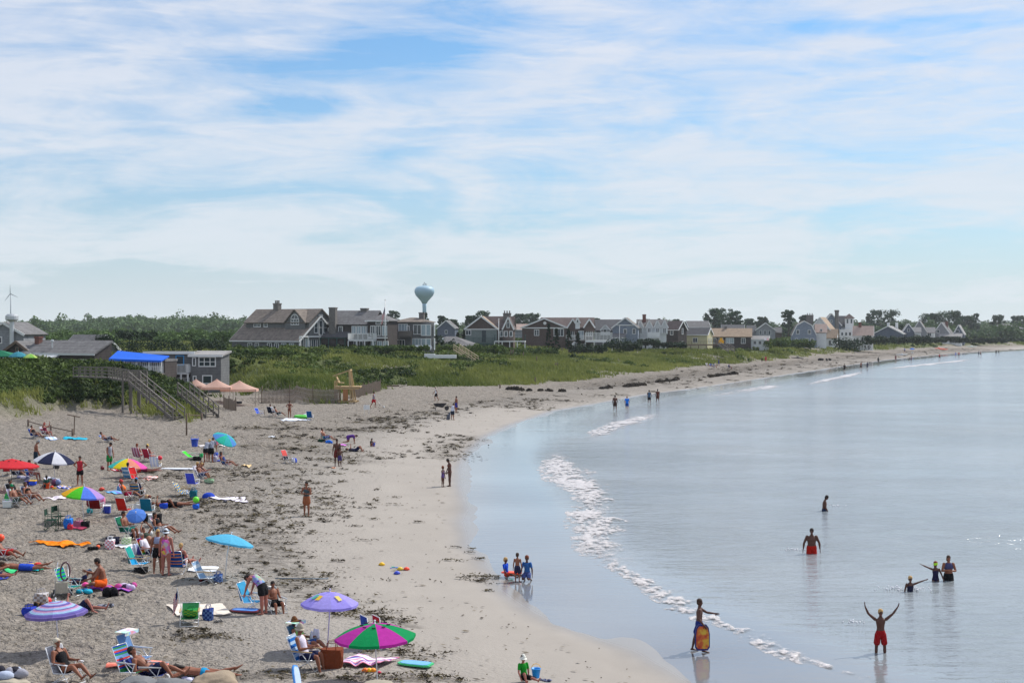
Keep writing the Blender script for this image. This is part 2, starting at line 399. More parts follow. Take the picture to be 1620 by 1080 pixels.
firm = mixc(M2('MULTIPLY', ramp(noise(5, 4, .7), .6, .72), .35), firm, (.22, .19, .16))
zone = ramp(M2('ADD', s_ds, M2('MULTIPLY', M2('SUBTRACT', noise(.16, 4), .5), 9)), 9, 15)
base = mixc(zone, firm, dry)
damp = ramp(M2('ADD', s_ds, M2('MULTIPLY', M2('SUBTRACT', noise(.3, 3), .5), 2.0)), 1.6, .2)
base = mixc(M2('MULTIPLY', damp, .5), base, (.22, .20, .18))
wm_ = ramp(M2('ADD', s_wr, M2('MULTIPLY', M2('SUBTRACT', noise(1.6, 6, .75, .8, st=(.55, 1.5, 1)), .5), 2.2)), .55, .85)
base = mixc(M2('MULTIPLY', wm_, .5), base, (.055, .045, .032))
gr = mixc(noise(.35, 5, .6), (.06, .085, .02), (.13, .15, .045))
base = mixc(s_veg, base, gr)
L.new(base, B.inputs['Base Color'])
L.new(M2('SUBTRACT', .95, M2('MULTIPLY', ramp(s_ds, 1.8, .0), .75)), B.inputs['Roughness']); B.inputs['Specular IOR Level'].default_value = .3
bp = nd('ShaderNodeBump'); bp.inputs['Distance'].default_value = .30
L.new(M2('MULTIPLY', ramp(s_ds, 1, 14), .95), bp.inputs['Strength'])
L.new(M2('ADD', noise(2.4, 5, .65), M2('MULTIPLY', ramp(noise(5.5, 3, .6, .4), .38, .62), .30)), bp.inputs['Height']); L.new(bp.outputs[0], B.inputs['Normal'])
edge = (fbm(X_ * .12, Y_ * .12, 61, 4) - .5) * 12 + (fbm(X_ * .8, Y_ * .8, 62, 2) - .5) * 3
LEFTA = X_ / np.maximum(Y_, 1)
veg = sst(-1.5, 3, DT + edge * np.interp(LEFTA, [-.3, -.05, .1], [.25, .8, .5]) - 1.0)
pocket = pocketf(X_, Y_)
veg = veg * (1 - pocket)
bare = sst(.62, .72, fbm(X_ * .09, Y_ * .09, 77, 4)) * (1 - sst(20, 45, DT)) * .8 * (X_ > -30)
bare_l = np.exp(-(((X_ + 41) / 5.0) ** 2 + ((Y_ - 139) / 5.0) ** 2))
veg = veg * (1 - bare) * (1 - np.clip(bare_l * 1.4, 0, 1))
grd = grid_mesh('beach_ground', 0, 0, X_, Y_, Z_, {'shore': DS, 'veg': veg, 'wrack': wr * (1 - veg)}, [sd])
tag(grd, 'pale trampled sand beach rising to green dunes and wooded hills', 'beach', kind='structure')

# ------------------------------------------------------------------ water
ys2 = np.concatenate([np.linspace(-60, 30, 10)[:-1], 30 * (2050 / 30.0) ** np.linspace(0, 1, 420)])
aa2 = np.concatenate([np.linspace(-.12, .5, 420), [.6, .8, 1.2, 2, 3]])
A2, Y2 = np.meshgrid(aa2, ys2); X2 = A2 * np.maximum(Y2, 40)
DS2 = ds_(X2, Y2)
out2 = -DS2
sw = (np.sin(Y2 * .55 + X2 * .25 + 3 * fbm(X2 * .05, Y2 * .05, 3, 2)) * .5 + .5) * .035 + (fbm(X2 * .5, Y2 * .8, 8, 3) - .5) * .05
Z2 = np.where(out2 > 6, sw * sst(6, 16, out2), 0) * (1 - sst(150, 400, Y2) * .8)
wt = bpy.data.materials.new('sea_water'); N, L, B = nodes(wt)
s_out = attr('out')
shal = mixc(ramp(s_out, 1, 8), (.165, .165, .17), (.215, .245, .262))
shal = mixc(ramp(noise(.05, 3, .5, st=(.5, 1, 1)), .35, .7), shal, (.26, .285, .298))
L.new(shal, B.inputs['Base Color']); B.inputs['IOR'].default_value = 1.95
B.inputs['Specular IOR Level'].default_value = .5
L.new(M2('ADD', .05, M2('MULTIPLY', ramp(s_out, 4, 12), .09)), B.inputs['Roughness'])
h1 = noise(1.3, 4, .6, .6, st=(.55, 1.25, 1)); h2 = noise(4.5, 3, .6, .3, st=(.5, 1.2, 1)); h3 = noise(.22, 3, .5, .4, st=(.5, 1.3, 1))
hh = M2('ADD', M2('ADD', h1, M2('MULTIPLY', h2, .28)), M2('MULTIPLY', h3, 1.6))
bp = nd('ShaderNodeBump'); bp.inputs['Distance'].default_value = .32
L.new(M2('ADD', .03, M2('MULTIPLY', M2('MULTIPLY', ramp(s_out, 4.0, 11), ramp(noise(.035, 3, .6, .5, st=(.45, 1.2, 1)), .2, .75)), .78)), bp.inputs['Strength']); L.new(hh, bp.inputs['Height']); L.new(bp.outputs[0], B.inputs['Normal'])
wo = grid_mesh('sea', 0, 0, X2, Y2, Z2, {'out': out2}, [wt], keep=(out2[:-1, :-1] > -6))
tag(wo, 'calm pale blue bay water lapping the curved beach', 'sea', kind='structure')

# ------------------------------------------------------------------ foam
fm = bpy.data.materials.new('sea_foam'); N, L, B = nodes(fm)
lace = M2('ADD', noise(3.2, 6, .75, .6, st=(.8, .8, .8)), M2('MULTIPLY', noise(13, 3, .7), .35)); tr_ = nd('ShaderNodeBsdfTransparent'); ms_ = nd('ShaderNodeMixShader')
L.new(ramp(M2('ADD', lace, M2('MULTIPLY', attr('thick'), .42)), .70, 1.02), ms_.inputs[0]); L.new(tr_.outputs[0], ms_.inputs[1]); L.new(B.outputs[0], ms_.inputs[2]); L.new(ms_.outputs[0], [n for n in N if n.type == 'OUTPUT_MATERIAL'][0].inputs[0])
L.new(mixc(noise(5, 4, .7), (.34, .31, .30), (.95, .87, .83)), B.inputs['Base Color']); B.inputs['Roughness'].default_value = .22; B.inputs['Specular IOR Level'].default_value = .8
bp = nd('ShaderNodeBump'); bp.inputs['Distance'].default_value = .06; bp.inputs['Strength'].default_value = .9
L.new(noise(9, 4, .7), bp.inputs['Height']); L.new(bp.outputs[0], B.inputs['Normal'])
def foam(left, right, hgt, step, thr, label, seed):
    n = 0
    Lp = [Vector((*unproj(a, b, 0), 0)) for a, b in left]; Rp = [Vector((*unproj(a, b, 0), 0)) for a, b in right]
    def resample(P, m):
        d = [0]
        for i in range(1, len(P)): d.append(d[-1] + (P[i] - P[i - 1]).length)
        t = np.linspace(0, d[-1], m); return np.stack([np.interp(t, d, [p[k] for p in P]) for k in (0, 1)], 1), d[-1]
    m = int(resample(Lp, 2)[1] / step) + 2
    a, _ = resample(Lp, m); b, _ = resample(Rp, m)
    wmax = np.max(np.hypot(*(a - b).T)); k = int(wmax / step) + 3
    t = np.linspace(-.12, 1.12, k)[None, :, None]
    P = a[:, None, :] * (1 - t) + b[:, None, :] * t
    X = P[..., 0]; Y = P[..., 1]; tt = np.broadcast_to(t[..., 0], X.shape)
    X = X + (fbm(X * .9, Y * .9, seed + 5, 2) - .5) * .8; Y = Y + (fbm(X * .9, Y * .9, seed + 9, 2) - .5) * 1.6
    nz = fbm(X * 3.4, Y * 2.0, seed, 4) * .72 + vn(X * 9, Y * 5, seed + 40) * .28; n2 = fbm(X * .5, Y * .5, seed + 3, 3)
    if np.mean(Y) > 200: nz = nz + (vn(X * .16, Y * .05, seed + 2) - .5) * .5
    edge = np.minimum(tt + .12, 1.12 - tt) * 2.2
    fade = np.minimum(np.linspace(0, 1, m), np.linspace(1, 0, m))[:, None] * 8
    s = nz * .7 + n2 * .3 + np.clip(edge, 0, 1) * .20 + np.clip(fade, 0, 1) * .10 - .2 * np.clip(tt, 0, 1)
    Z = .006 + (hgt * .55 * np.sin(np.clip(tt, 0, 1) * math.pi) * nz + .05 * (vn(X * 6, Y * 6, seed + 8)) * .5 * np.clip(edge, 0, 1)) * np.clip(fade, 0, 1)
    keep = (s[:-1, :-1] > thr - .16); thick = np.clip((s - thr + .04) * 3.2, 0, 1) * np.clip(fade * .6, 0, 1)
    o = grid_mesh('foam', 0, 0, X, Y, Z, {'thick': thick}, [fm], keep=keep)
    tag(o, label, 'foam', kind='stuff'); return o
foam([(925,694),(935,683),(960,672),(1000,660),(1040,652)], [(940,698),(965,688),(1000,674),(1030,664),(1046,656)], .16, .13, .53, 'short white breaking wave near the four waders', 1)
foam([(874,714),(856,738),(862,754),(905,777),(918,793),(903,811),(906,830),(912,850),(908,865),(925,877),(960,897),(990,917)],
     [(893,710),(905,728),(935,745),(963,768),(975,790),(972,808),(990,822),(985,838),(975,850),(990,866),(1010,888),(1020,908)], .17, .085, .555, 'broad curling band of sparkling foam at the swash edge', 2)
foam([(925,868),(950,890),(975,905),(1010,930),(1060,962),(1100,980),(1140,993),(1180,1009),(1205,1022),(1240,1040),(1300,1056),(1360,1078),(1420,1100)],
     [(950,862),(985,880),(1010,900),(1050,922),(1090,948),(1130,968),(1170,985),(1215,1004),(1250,1026),(1300,1046),(1350,1064),(1385,1078),(1440,1100)], .10, .07, .60, 'thin wavelet of foam running past the boy with the board', 4)
foam([(1262,610),(1300,601),(1330,595),(1365,587)], [(1266,613),(1305,605),(1340,598),(1370,589)], .25, .3, .47, 'bright far wave breaking below the distant houses', 5)
foam([(1395,584),(1440,578),(1490,573),(1540,567.5)], [(1396,586.5),(1440,580.5),(1490,575.2),(1542,569.5)], .25, .45, .47, 'thin far line of surf off the distant beach', 6)
foam([(1100,625),(1150,620),(1200,612),(1240,607)], [(1104,631),(1150,627),(1200,619),(1244,612)], .08, .25, .60, 'faint patchy foam beyond the four waders', 7)
# ------------------------------------------------------------------ vegetation
def leafmat(name, lo, hi, transl=.25, rough=.7):
    m = bpy.data.materials.new(name); N_ = m.node_tree if m.use_nodes else None
    m.use_nodes = True; N_ = m.node_tree.nodes; L_ = m.node_tree.links; B_ = N_['Principled BSDF']
    a = N_.new('ShaderNodeAttribute'); a.attribute_name = 'tint'
    mx_ = N_.new('ShaderNodeMix'); mx_.data_type = 'RGBA'; mx_.inputs[6].default_value = (*lo, 1); mx_.inputs[7].default_value = (*hi, 1)
    L_.new(a.outputs['Fac'], mx_.inputs[0]); L_.new(mx_.outputs[2], B_.inputs['Base Color'])
    B_.inputs['Roughness'].default_value = rough; B_.inputs['Specular IOR Level'].default_value = .2
    t = N_.new('ShaderNodeBsdfTranslucent'); L_.new(mx_.outputs[2], t.inputs[0])
    s = N_.new('ShaderNodeMixShader'); s.inputs[0].default_value = transl
    out = [n for n in N_ if n.type == 'OUTPUT_MATERIAL'][0]
    L_.new(B_.outputs[0], s.inputs[1]); L_.new(t.outputs[0], s.inputs[2]); L_.new(s.outputs[0], out.inputs[0])
    return m
def leaves(C, R, per, size, flat=1.0, shell=.75):
    """C (n,3) blob centres, R (n,) or (n,3) radii -> quad vertices of `per` leaves each"""
    C = np.asarray(C, float); n = len(C); R = np.asarray(R, float)
    if R.ndim == 1: R = np.stack([R, R, R * flat], 1)
    d = RNG.normal(size=(n, per, 3)); d /= np.linalg.norm(d, axis=2, keepdims=True)
    r = 1 - (1 - shell) * RNG.random((n, per, 1)) ** 1.0 * 2; r = np.clip(r + RNG.normal(size=r.shape) * .08, .15, 1.25)
    P = C[:, None, :] + d * r * R[:, None, :]
    u = RNG.normal(size=(n, per, 3)); u /= np.linalg.norm(u, axis=2, keepdims=True)
    # leaves lie loosely along the surface of the blob
    nrm = d + .7 * u; nrm /= np.linalg.norm(nrm, axis=2, keepdims=True)
    t = np.cross(nrm, RNG.normal(size=(n, per, 3))); t /= np.linalg.norm(t, axis=2, keepdims=True)
    b = np.cross(nrm, t)
    s = (np.asarray(size, float).reshape(-1, 1, 1) * np.ones((n, 1, 1))) * (.6 + .8 * RNG.random((n, per, 1)))
    q = np.stack([P - t * s * .5 - b * s * .32, P + t * s * .5 - b * s * .32, P + t * s * .42 + b * s * .34, P - t * s * .38 + b * s * .3], 2)
    tint = np.clip(.5 + .28 * RNG.normal(size=(n, 1)) * np.ones((1, per)) + .16 * RNG.normal(size=(n, per)), 0, 1)
    return q.reshape(-1, 3), n * per, tint.ravel()
def vegmask_at(x, y):
    z, ds, dt = land(x, y)
    e = (fbm(x * .12, y * .12, 61, 4) - .5) * 12 + (fbm(x * .8, y * .8, 62, 2) - .5) * 3
    la = x / np.maximum(y, 1)
    v = sst(-1.5, 3, dt + e * np.interp(la, [-.3, -.05, .1], [.25, .8, .5]) - 1.0)
    p = pocketf(x, y)
    v = v * (1 - p)
    b = sst(.62, .72, fbm(x * .09, y * .09, 77, 4)) * (1 - sst(20, 45, dt)) * .8 * (x > -30)
    bl = np.exp(-(((x + 41) / 5.0) ** 2 + ((y - 139) / 5.0) ** 2))
    return v * (1 - b) * (1 - np.clip(bl * 1.4, 0, 1)), z, dt
def shrubmask(x, y, dt):
    """0..1 where woody shrub rather than grass grows"""
    px = CX + F * x / y
    m = np.zeros(x.shape)
    n = fbm(x * .11, y * .11, 90, 3)
    left = (px < 205) & (y < 185) & (dt > .8); m = np.where(left, np.where(dt > .2 + 2 * n, 1.0, .5), m)
    low = (px < 62) & (dt < 3) & (y < 172); m = np.where(low, 0, m)
    mid1 = (px >= 205) & (px < 350) & (y < 172) & (dt > 4); m = np.where(mid1, sst(.42, .52, n), m)
    c = (px > 350) & (px < 520) & (y > 172); m = np.where(c, sst(.52, .6, n) * .8 + sst(22, 34, dt), m)
    band = (px > 480) & (px < 660); q = np.abs(y - np.interp(px, [480, 560, 600, 660], [228, 214, 222, 240])); m = np.where(band, np.maximum(m, 1 - sst(7, 15, q + 8 * (n - .5))), m)
    c2 = (px > 350) & (px < 800) & (y > 255); m = np.where(c2, np.maximum(m, sst(.4, .5, n)), m)
    c3 = (px >= 800) & (y > 330 + (px - 800) * .45); m = np.where(c3, np.maximum(m, sst(.35, .5, n)), m)
    c4 = px >= 500; m = np.where(c4, np.maximum(m, sst(.66, .70, n)), m)
    return np.clip(m, 0, 1)
def cand(n, lo=118, hi=1150, amin=-.46, amax=.46):
    a = RNG.uniform(amin, amax, n); y = np.exp(RNG.uniform(math.log(lo), math.log(hi), n)); return a * y, y
# --- dune grass
x, y = cand(230000)
v, z, dt = vegmask_at(x, y); sm = shrubmask(x, y, dt)
k = (v > .12 + .6 * RNG.random(len(x))) & (RNG.random(len(x)) > sm * .93) & (dt < 230)
x, y, z, dt = x[k], y[k], z[k], dt[k]
nb = 7
T = len(x); X = np.repeat(x, nb); Y = np.repeat(y, nb); Z = np.repeat(z, nb)
spread = (.16 + .0016 * Y); X = X + RNG.normal(size=T * nb) * spread; Y = Y + RNG.normal(size=T * nb) * spread
hgt = (.30 + .5 * RNG.random(T * nb)) * np.repeat(.7 + .7 * fbm(x * .2, y * .2, 3, 3), nb)
ang = RNG.random(T * nb) * 2 * math.pi; wd = (.012 + .00046 * Y)
lean = RNG.normal(size=(T * nb, 2)) * .22 + np.array([-.16, -.05])
ux, uy = np.cos(ang) * wd, np.sin(ang) * wd
Zb = Z - .05
tri = np.stack([np.stack([X - ux, Y - uy, Zb], 1), np.stack([X + ux, Y + uy, Zb], 1), np.stack([X + lean[:, 0] * hgt * 1.6, Y + lean[:, 1] * hgt * 1.6, Zb + hgt + .05], 1)], 1)
g1 = np.repeat(fbm(x * .05, y * .05, 71, 4) * 1.3 - .15 + .12 * RNG.normal(size=T), nb)
go = quads_np('dune_grass', tri.reshape(-1, 3), T * nb, 3, [leafmat('dune_grass_blades', (.070, .108, .018), (.27, .285, .078), .32)], col=np.clip(g1, 0, 1))
tag(go, 'windblown green and straw dune grass covering the slopes behind the beach', 'grass', kind='stuff')
print('grass', T * nb)
# --- dune shrubs (beach rose, bayberry): one continuous thicket
x, y = cand(30000, 118, 900); xa, ya = cand(9000, 120, 175, -.42, -.19); x = np.concatenate([x, xa]); y = np.concatenate([y, ya])
v, z, dt = vegmask_at(x, y); sm = shrubmask(x, y, dt)
k = (v > .5) & (RNG.random(len(x)) < sm * .8) & (dt < 320)
x, y, z, dt = x[k], y[k], z[k], dt[k]
px = CX + F * x / y
big = np.where((px < 350) & (y < 172), .75, .9 + (y - 200) / 420.0)
r = np.clip(big, .5, 1.5) * (.5 + .6 * RNG.random(len(x)))
per = 58
P, nq, ti = leaves(np.stack([x, y, z + r * .30], 1), np.stack([r, r, r * .62], 1), per, .10 + y * .0010)
tsh = np.repeat(np.clip((fbm(x * .07, y * .07, 55, 3) - .35) * 1.6 + np.where(y > 240, .2, 0), 0, 1), per)
so_ = quads_np('dune_shrubs', P, nq, 4, [leafmat('shrub_leaves', (.012, .030, .007), (.13, .19, .03), .22)], col=np.clip(ti * .55 + tsh * .6 - .1, 0, 1))
tag(so_, 'dense dark green beach shrubs matted over the dune crests', 'shrubs', kind='stuff')
print('shrub quads', nq)
# --- wooded hills far behind
def forest(name, label, n, amin, amax, lo, hi, rlo, rhi, per, leaf, lomix, hicol, extra=0):
    x, y = cand(n, lo, hi, amin, amax)
    z = land(x, y)[0]
    r = RNG.uniform(rlo, rhi, n)
    sub = 5
    C = np.repeat(np.stack([x, y, z + r * .45 + extra], 1), sub, 0) + RNG.normal(size=(n * sub, 3)) * np.repeat(r, sub)[:, None] * np.array([.38, .38, .26])
    P, nq, ti = leaves(C, np.repeat(r, sub) * RNG.uniform(.4, .65, n * sub), per, leaf, .85)
    tr = np.repeat(np.clip(.5 + .25 * RNG.normal(size=n), 0, 1), sub * per)
    o = quads_np(name, P, nq, 4, [leafmat(name + '_leaves', lomix, hicol, .2)], col=np.clip(.45 * ti + .55 * tr, 0, 1))
    tag(o, label, 'woodland', kind='stuff'); return o
forest('wooded_hill', 'far green wooded hillside behind the beach houses on the left', 1300, -.42, -.10, 1000, 1900, 6, 11, 52, 1.7, (.04, .085, .024), (.11, .18, .055))
forest('near_woodland', 'green wooded flat between the restaurant roofs and the far hillside', 1000, -.42, -.12, 400, 1000, 2, 3.6, 50, .7, (.035, .08, .018), (.12, .19, .045))
forest('distant_woodland', 'low hazy treeline behind the far houses at the right', 1300, -.10, .46, 780, 1700, 4, 8, 46, 1.5, (.035, .075, .026), (.10, .155, .06))

# --- trees one can tell apart
LEAFM = {'broad': leafmat('broadleaf_leaves', (.014, .036, .018), (.05, .095, .04), .2), 'dark': leafmat('evergreen_needles', (.008, .02, .011), (.028, .055, .024), .1), 'bright': leafmat('hedge_leaves', (.02, .05, .012), (.10, .15, .03), .25)}
BARK = mat('bark', (.09, .07, .055), .9, .2, 4, .4, 12)
def tree(px, ptop, pbase, D, wpx, kind, label, group='trees behind the beach houses', shape='round', seed=1, trunk=.12, sway=0):
    s = D / F; H = (pbase - ptop) * s; W = wpx * s
    base = atD(px, pbase, D); rr = random.Random(seed * 31 + int(px))
    e = empty('pine_tree' if kind == 'dark' and shape == 'cone' else 'tree', base, 0, label, 'tree', group)
    C = []; R = []
    nb = 60
    for i in range(nb):
        t = rr.random(); 
        zc = H * (trunk + (1 - trunk) * t ** .7) 
        if shape == 'round': env = math.sqrt(max(.04, 1 - ((zc / H - .55) / .52) ** 2))
        elif shape == 'flat': env = .55 + .45 * min(1, zc / H * 1.3)
        else: env = 1.05 * (1 - zc / H) + .08
        a = rr.random() * 6.283; q = math.sqrt(rr.random()) * env * W * .44
        b = W * rr.uniform(.09, .17) * (.6 if shape == 'cone' else 1)
        C.append((math.cos(a) * q + sway * zc, math.sin(a) * q, min(zc, H - b * .7))); R.append((b, b, b * .72))
    per = 46
    P, nq, ti = leaves(C, np.array(R), per, max(.2, .62 * s * 3.2))
    o = quads_np('crown', P, nq, 4, [LEAFM[kind]], col=ti); o.parent = e
    m = MB(); m.tube([(0, 0, -.5), (W * .01, 0, H * .25), (sway * H * .5, 0, H * .55), (sway * H * .8, 0, H * .85)], [W * .035 + .08, W * .028 + .05, W * .018 + .03, .02], 7)
    for i in range(9):
        c = C[rr.randrange(nb)]; z0 = H * rr.uniform(.22, .5)
        m.tube([(0, 0, z0), (c[0] * .5, c[1] * .5, z0 + (c[2] - z0) * .45), c], [W * .016 + .03, W * .01 + .02, .015], 5)
    m.build('trunk', BARK, e)
    return e
TREES = [
 (1128,488,540,760,34,'broad','tallest left half of the big dark tree clump above the tan roofed cottage','round'),
 (1143,487,540,790,40,'broad','broad dark crown at the middle of the big clump above the tan roofed cottage','flat'),
 (1162,491,540,770,30,'broad','right shoulder of the big dark tree clump above the tan roofed cottage','round'),
 (1247,490,540,720,26,'broad','lone airy tree standing left of the grey gambrel roofed house','round'),
 (1272,498,540,900,18,'broad','small dim tree just left of the castle like chimney','round'),
 (1205,501,540,900,26,'broad','low dark treetop beside the lone airy tree, on its left','round'),
 (1185,504,540,950,22,'broad','small treetop between the big clump and the low dark treetop','round'),
 (1400,489,545,980,46,'broad','high flat topped dark tree right of the tower house','flat'),
 (1378,495,545,1000,20,'broad','thin pale tree leaning out from the flat topped dark tree','round'),
 (1372,512,545,760,40,'broad','light green rounded tree below the flat topped dark tree','round'),
 (1420,512,545,760,40,'broad','light green rounded tree right of and below the flat topped dark tree','round'),
 (1475,495,548,950,50,'broad','left part of the long domed wood above the right hand houses','round'),
 (1500,491,548,950,60,'broad','domed top of the long wood above the right hand houses','round'),
 (1528,499,548,960,40,'broad','right part of the long domed wood above the right hand houses','round'),
 (1543,496,548,1000,16,'broad','dark knobbly treetop near the right end of the domed wood','round'),
 (1578,497,550,1000,30,'broad','tree rising above the pale far building at the right edge','round'),
 (1610,499,550,1000,28,'broad','tree at the far right edge of the treeline','round'),
 (762,491,545,620,34,'broad','tree with a twin top behind the brown gabled house','round'),
 (745,499,545,620,22,'broad','lower tree left of the one behind the brown gabled house','round'),
 (822,496,545,800,30,'broad','pale blue green tree right of the chimney with pots','round'),
 (842,495,545,820,34,'broad','rounded blue green tree between the two brown houses','flat'),
 (700,499,548,640,20,'broad','dark tree right of the water tower foot','round'),
 (716,505,548,640,22,'broad','smaller tree between the water tower and the brown gabled house','round'),
 (622,491,540,760,28,'broad','green treetop behind the flagpole','round'),
 (672,494,540,700,16,'broad','slim tree standing at the water tower stem','round'),
 (583,497,540,700,16,'broad','treetop showing between the dark chimney and the turret','round'),
 (1025,505,540,700,28,'broad','treetop behind the dormered white cottages','round'),
 (1070,505,545,700,22,'broad','treetop above the dark gabled shed house','round'),
 (942,503,545,640,20,'broad','tree at the right end of the second brown house','round'),
 (735,520,552,390,16,'dark','dark conifer left of the brown gabled house','cone'),
 (724,526,552,380,14,'dark','shorter dark conifer at the pale low roof','cone'),
 (868,512,556,345,14,'dark','tallest dark cedar before the second brown house','cone'),
 (880,520,556,340,18,'dark','bushy dark cedar before the second brown house','cone'),
 (900,521,556,345,18,'dark','dark cedar under the round gable vent','cone'),
 (914,526,556,350,16,'dark','last dark cedar in the row by the white shed','cone'),
 (1292,505,545,600,12,'dark','dark conifer squeezed between the gambrel house and the orange roof','cone'),
 (1405,508,540,760,14,'dark','small dark conifer above the low long roof','cone'),
]
for i, t in enumerate(TREES): tree(*t[:7], shape=t[7], seed=i + 1)
# shrubs and hedges that read as single clumps round the houses
def bush(px, pbase, D, wpx, hpx, label, kind='bright', group='hedges and bushes round the houses', seed=0, dyn=6):
    s = D / F; W = wpx * s; H = hpx * s; b = atD(px, pbase, D); rr = random.Random(seed + int(px) * 7)
    n = max(6, int(wpx / hpx * 7) + 8); C = []; R = []
    for i in range(n):
        r = H * rr.uniform(.3, .5); C.append((rr.uniform(-.5, .5) * max(.1, W - r), rr.uniform(-.5, .5) * min(W, dyn), rr.uniform(.15, 1) * (H - r) )); R.append((r * 1.2, r, r))
    per = 60; P, nq, ti = leaves(C, np.array(R), per, max(.14, 2.0 * s))
    o = quads_np('bush', P, nq, 4, [LEAFM[kind]], col=ti); o.location = b
    tag(o, label, 'bush', group); return o
BUSH = [
 (240,556,205,130,24,'long dark hedge behind the white deck building','dark'),(330,553,215,60,20,'dark hedge end between the shingled building and the big house','dark'),
 (215,535,260,60,16,'dark bushes right of the grey hip roof','dark'),(165,545,200,30,18,'dark bush rising just behind the grey hip roof','dark'),
 (375,560,235,60,9,'bright rounded bush in front of the lower left windows','bright'),(430,560,240,70,8,'hedge under the windows of the big shingled house','bright'),
 (560,556,280,60,9,'low hedge before the glazed porch','bright'),(600,554,285,70,9,'low hedge before the balcony house','bright'),(650,553,285,60,8,'low hedge under the terrace with white chairs','bright'),
 (703,552,330,36,20,'dark bush right of the last bay window','dark'),(708,556,320,60,14,'round bush below the pale low roof','bright'),(770,556,300,60,14,'bright bush at the foot of the short flagpole','bright'),
 (840,560,330,90,12,'hedge below the brown gabled house','bright'),(930,556,345,60,14,'dark hedge below the second brown house','dark'),(980,552,350,44,20,'dark bush in front of the white railed deck','dark'),
 (1000,553,355,30,14,'dark bush at the right end of the white railed deck','dark'),(1025,545,380,36,10,'dark bush before the blue grey gabled house','dark'),(1060,548,380,50,8,'low bush along the fence of the white cottages','dark'),
 (1230,548,430,40,15,'hedge right of the low blue porch','bright'),(1270,548,470,40,14,'hedge in front of the gambrel house','bright'),(1345,551,470,54,21,'dark bushes before the tower house','dark'),(1390,543,520,50,14,'dark bushes beside the tiled cottage','dark'),
 (1440,541,560,70,12,'dark hedge in front of the low long roof','dark'),(1500,540,620,60,9,'dark hedge before the twin dormer houses','dark'),(1560,541,700,80,9,'dark hedge running to the pale far building','dark'),(1600,543,760,50,9,'dark hedge at the right edge','dark'),
 (690,541,380,24,12,'small bush beside the pale low roof','dark'),
]
for i, b in enumerate(BUSH): bush(*b, seed=i)
# ------------------------------------------------------------------ buildings
def shingle(name, col, row=.18, var=.16):
    if name in MATS: return MATS[name]
    m = bpy.data.materials.new(name); N_, L_, B_ = nodes(m)
    B_.inputs['Roughness'].default_value = .85; B_.inputs['Specular IOR Level'].default_value = .2
    tc_ = N_.new('ShaderNodeTexCoord'); mp = N_.new('ShaderNodeMapping'); L_.new(tc_.outputs['Object'], mp.inputs[0])
    mp.inputs['Scale'].default_value = (1, 1, 1)
    wv = N_.new('ShaderNodeTexWave'); wv.bands_direction = 'Z'; wv.wave_profile = 'SAW'; wv.inputs['Scale'].default_value = .32 / row * .5; wv.inputs['Distortion'].default_value = .6; wv.inputs['Detail'].default_value = 3
    L_.new(mp.outputs[0], wv.inputs[0])
    n1 = N_.new('ShaderNodeTexNoise'); n1.inputs['Scale'].default_value = .9; n1.inputs['Detail'].default_value = 8; n1.inputs['Roughness'].default_value = .7; L_.new(mp.outputs[0], n1.inputs[0])
    v = N_.new('ShaderNodeTexVoronoi'); v.inputs['Scale'].default_value = 3.2; L_.new(mp.outputs[0], v.inputs[0])
    a = N_.new('ShaderNodeMath'); a.operation = 'MULTIPLY_ADD'; L_.new(v.outputs['Color'], a.inputs[0]); a.inputs[1].default_value = .35; L_.new(n1.outputs[0], a.inputs[2])
    a2 = N_.new('ShaderNodeMath'); a2.operation = 'MULTIPLY_ADD'; L_.new(wv.outputs['Fac'], a2.inputs[0]); a2.inputs[1].default_value = .25; L_.new(a.outputs[0], a2.inputs[2])
    r = N_.new('ShaderNodeMapRange'); L_.new(a2.outputs[0], r.inputs[0]); r.inputs[1].default_value = .35; r.inputs[2].default_value = 1.15
    mx_ = N_.new('ShaderNodeMix'); mx_.data_type = 'RGBA'; L_.new(r.outputs[0], mx_.inputs[0])
    mx_.inputs[6].default_value = (*[c * (1 - 2 * var) for c in col], 1); mx_.inputs[7].default_value = (*[c * (1 + 2 * var) for c in col], 1)
    L_.new(mx_.outputs[2], B_.inputs['Base Color'])
    MATS[name] = m; return m
S_GREY = shingle('weathered_grey_shingle', (.135, .138, .14)); S_DARK = shingle('dark_brown_shingle', (.06, .052, .05)); S_BROWN = shingle('brown_shingle', (.105, .08, .07))
S_LIGHT = shingle('pale_grey_shingle', (.24, .25, .265)); S_BLUE = shingle('blue_grey_clapboard', (.19, .225, .275)); S_WHITE = shingle('white_clapboard', (.62, .64, .64), var=.06); S_YELLOW = shingle('yellow_clapboard', (.52, .48, .30), var=.06)
S_TEAL = shingle('grey_green_clapboard', (.17, .20, .19)); S_SLATE = shingle('slate_blue_wall', (.10, .12, .16))
R_BROWN = shingle('brown_roof_shingle', (.165, .14, .12), var=.3); R_GREY = shingle('grey_roof_shingle', (.14, .137, .138), var=.25); R_RED = shingle('dark_maroon_roof', (.115, .09, .085), var=.2)
R_TAN = shingle('tan_roof_shingle', (.31, .235, .17), var=.15); R_DARK = shingle('charcoal_roof', (.09, .09, .095)); R_PINK = shingle('pinkish_tile_roof', (.38, .29, .25), var=.12); R_PALE = shingle('pale_roof', (.27, .262, .255))
WHITE = mat('white_paint', (.72, .73, .72), .55, .05, 2); DKGREEN = mat('dark_green_paint', (.03, .08, .07), .6, .1, 2); WOODG = mat('grey_weathered_wood', (.15, .135, .12), .85, .25, 6, .4, 30, stretch=(1, 1, 4)); WOODN = mat('new_yellow_wood', (.43, .30, .15), .7, .15, 5, .2, 30)
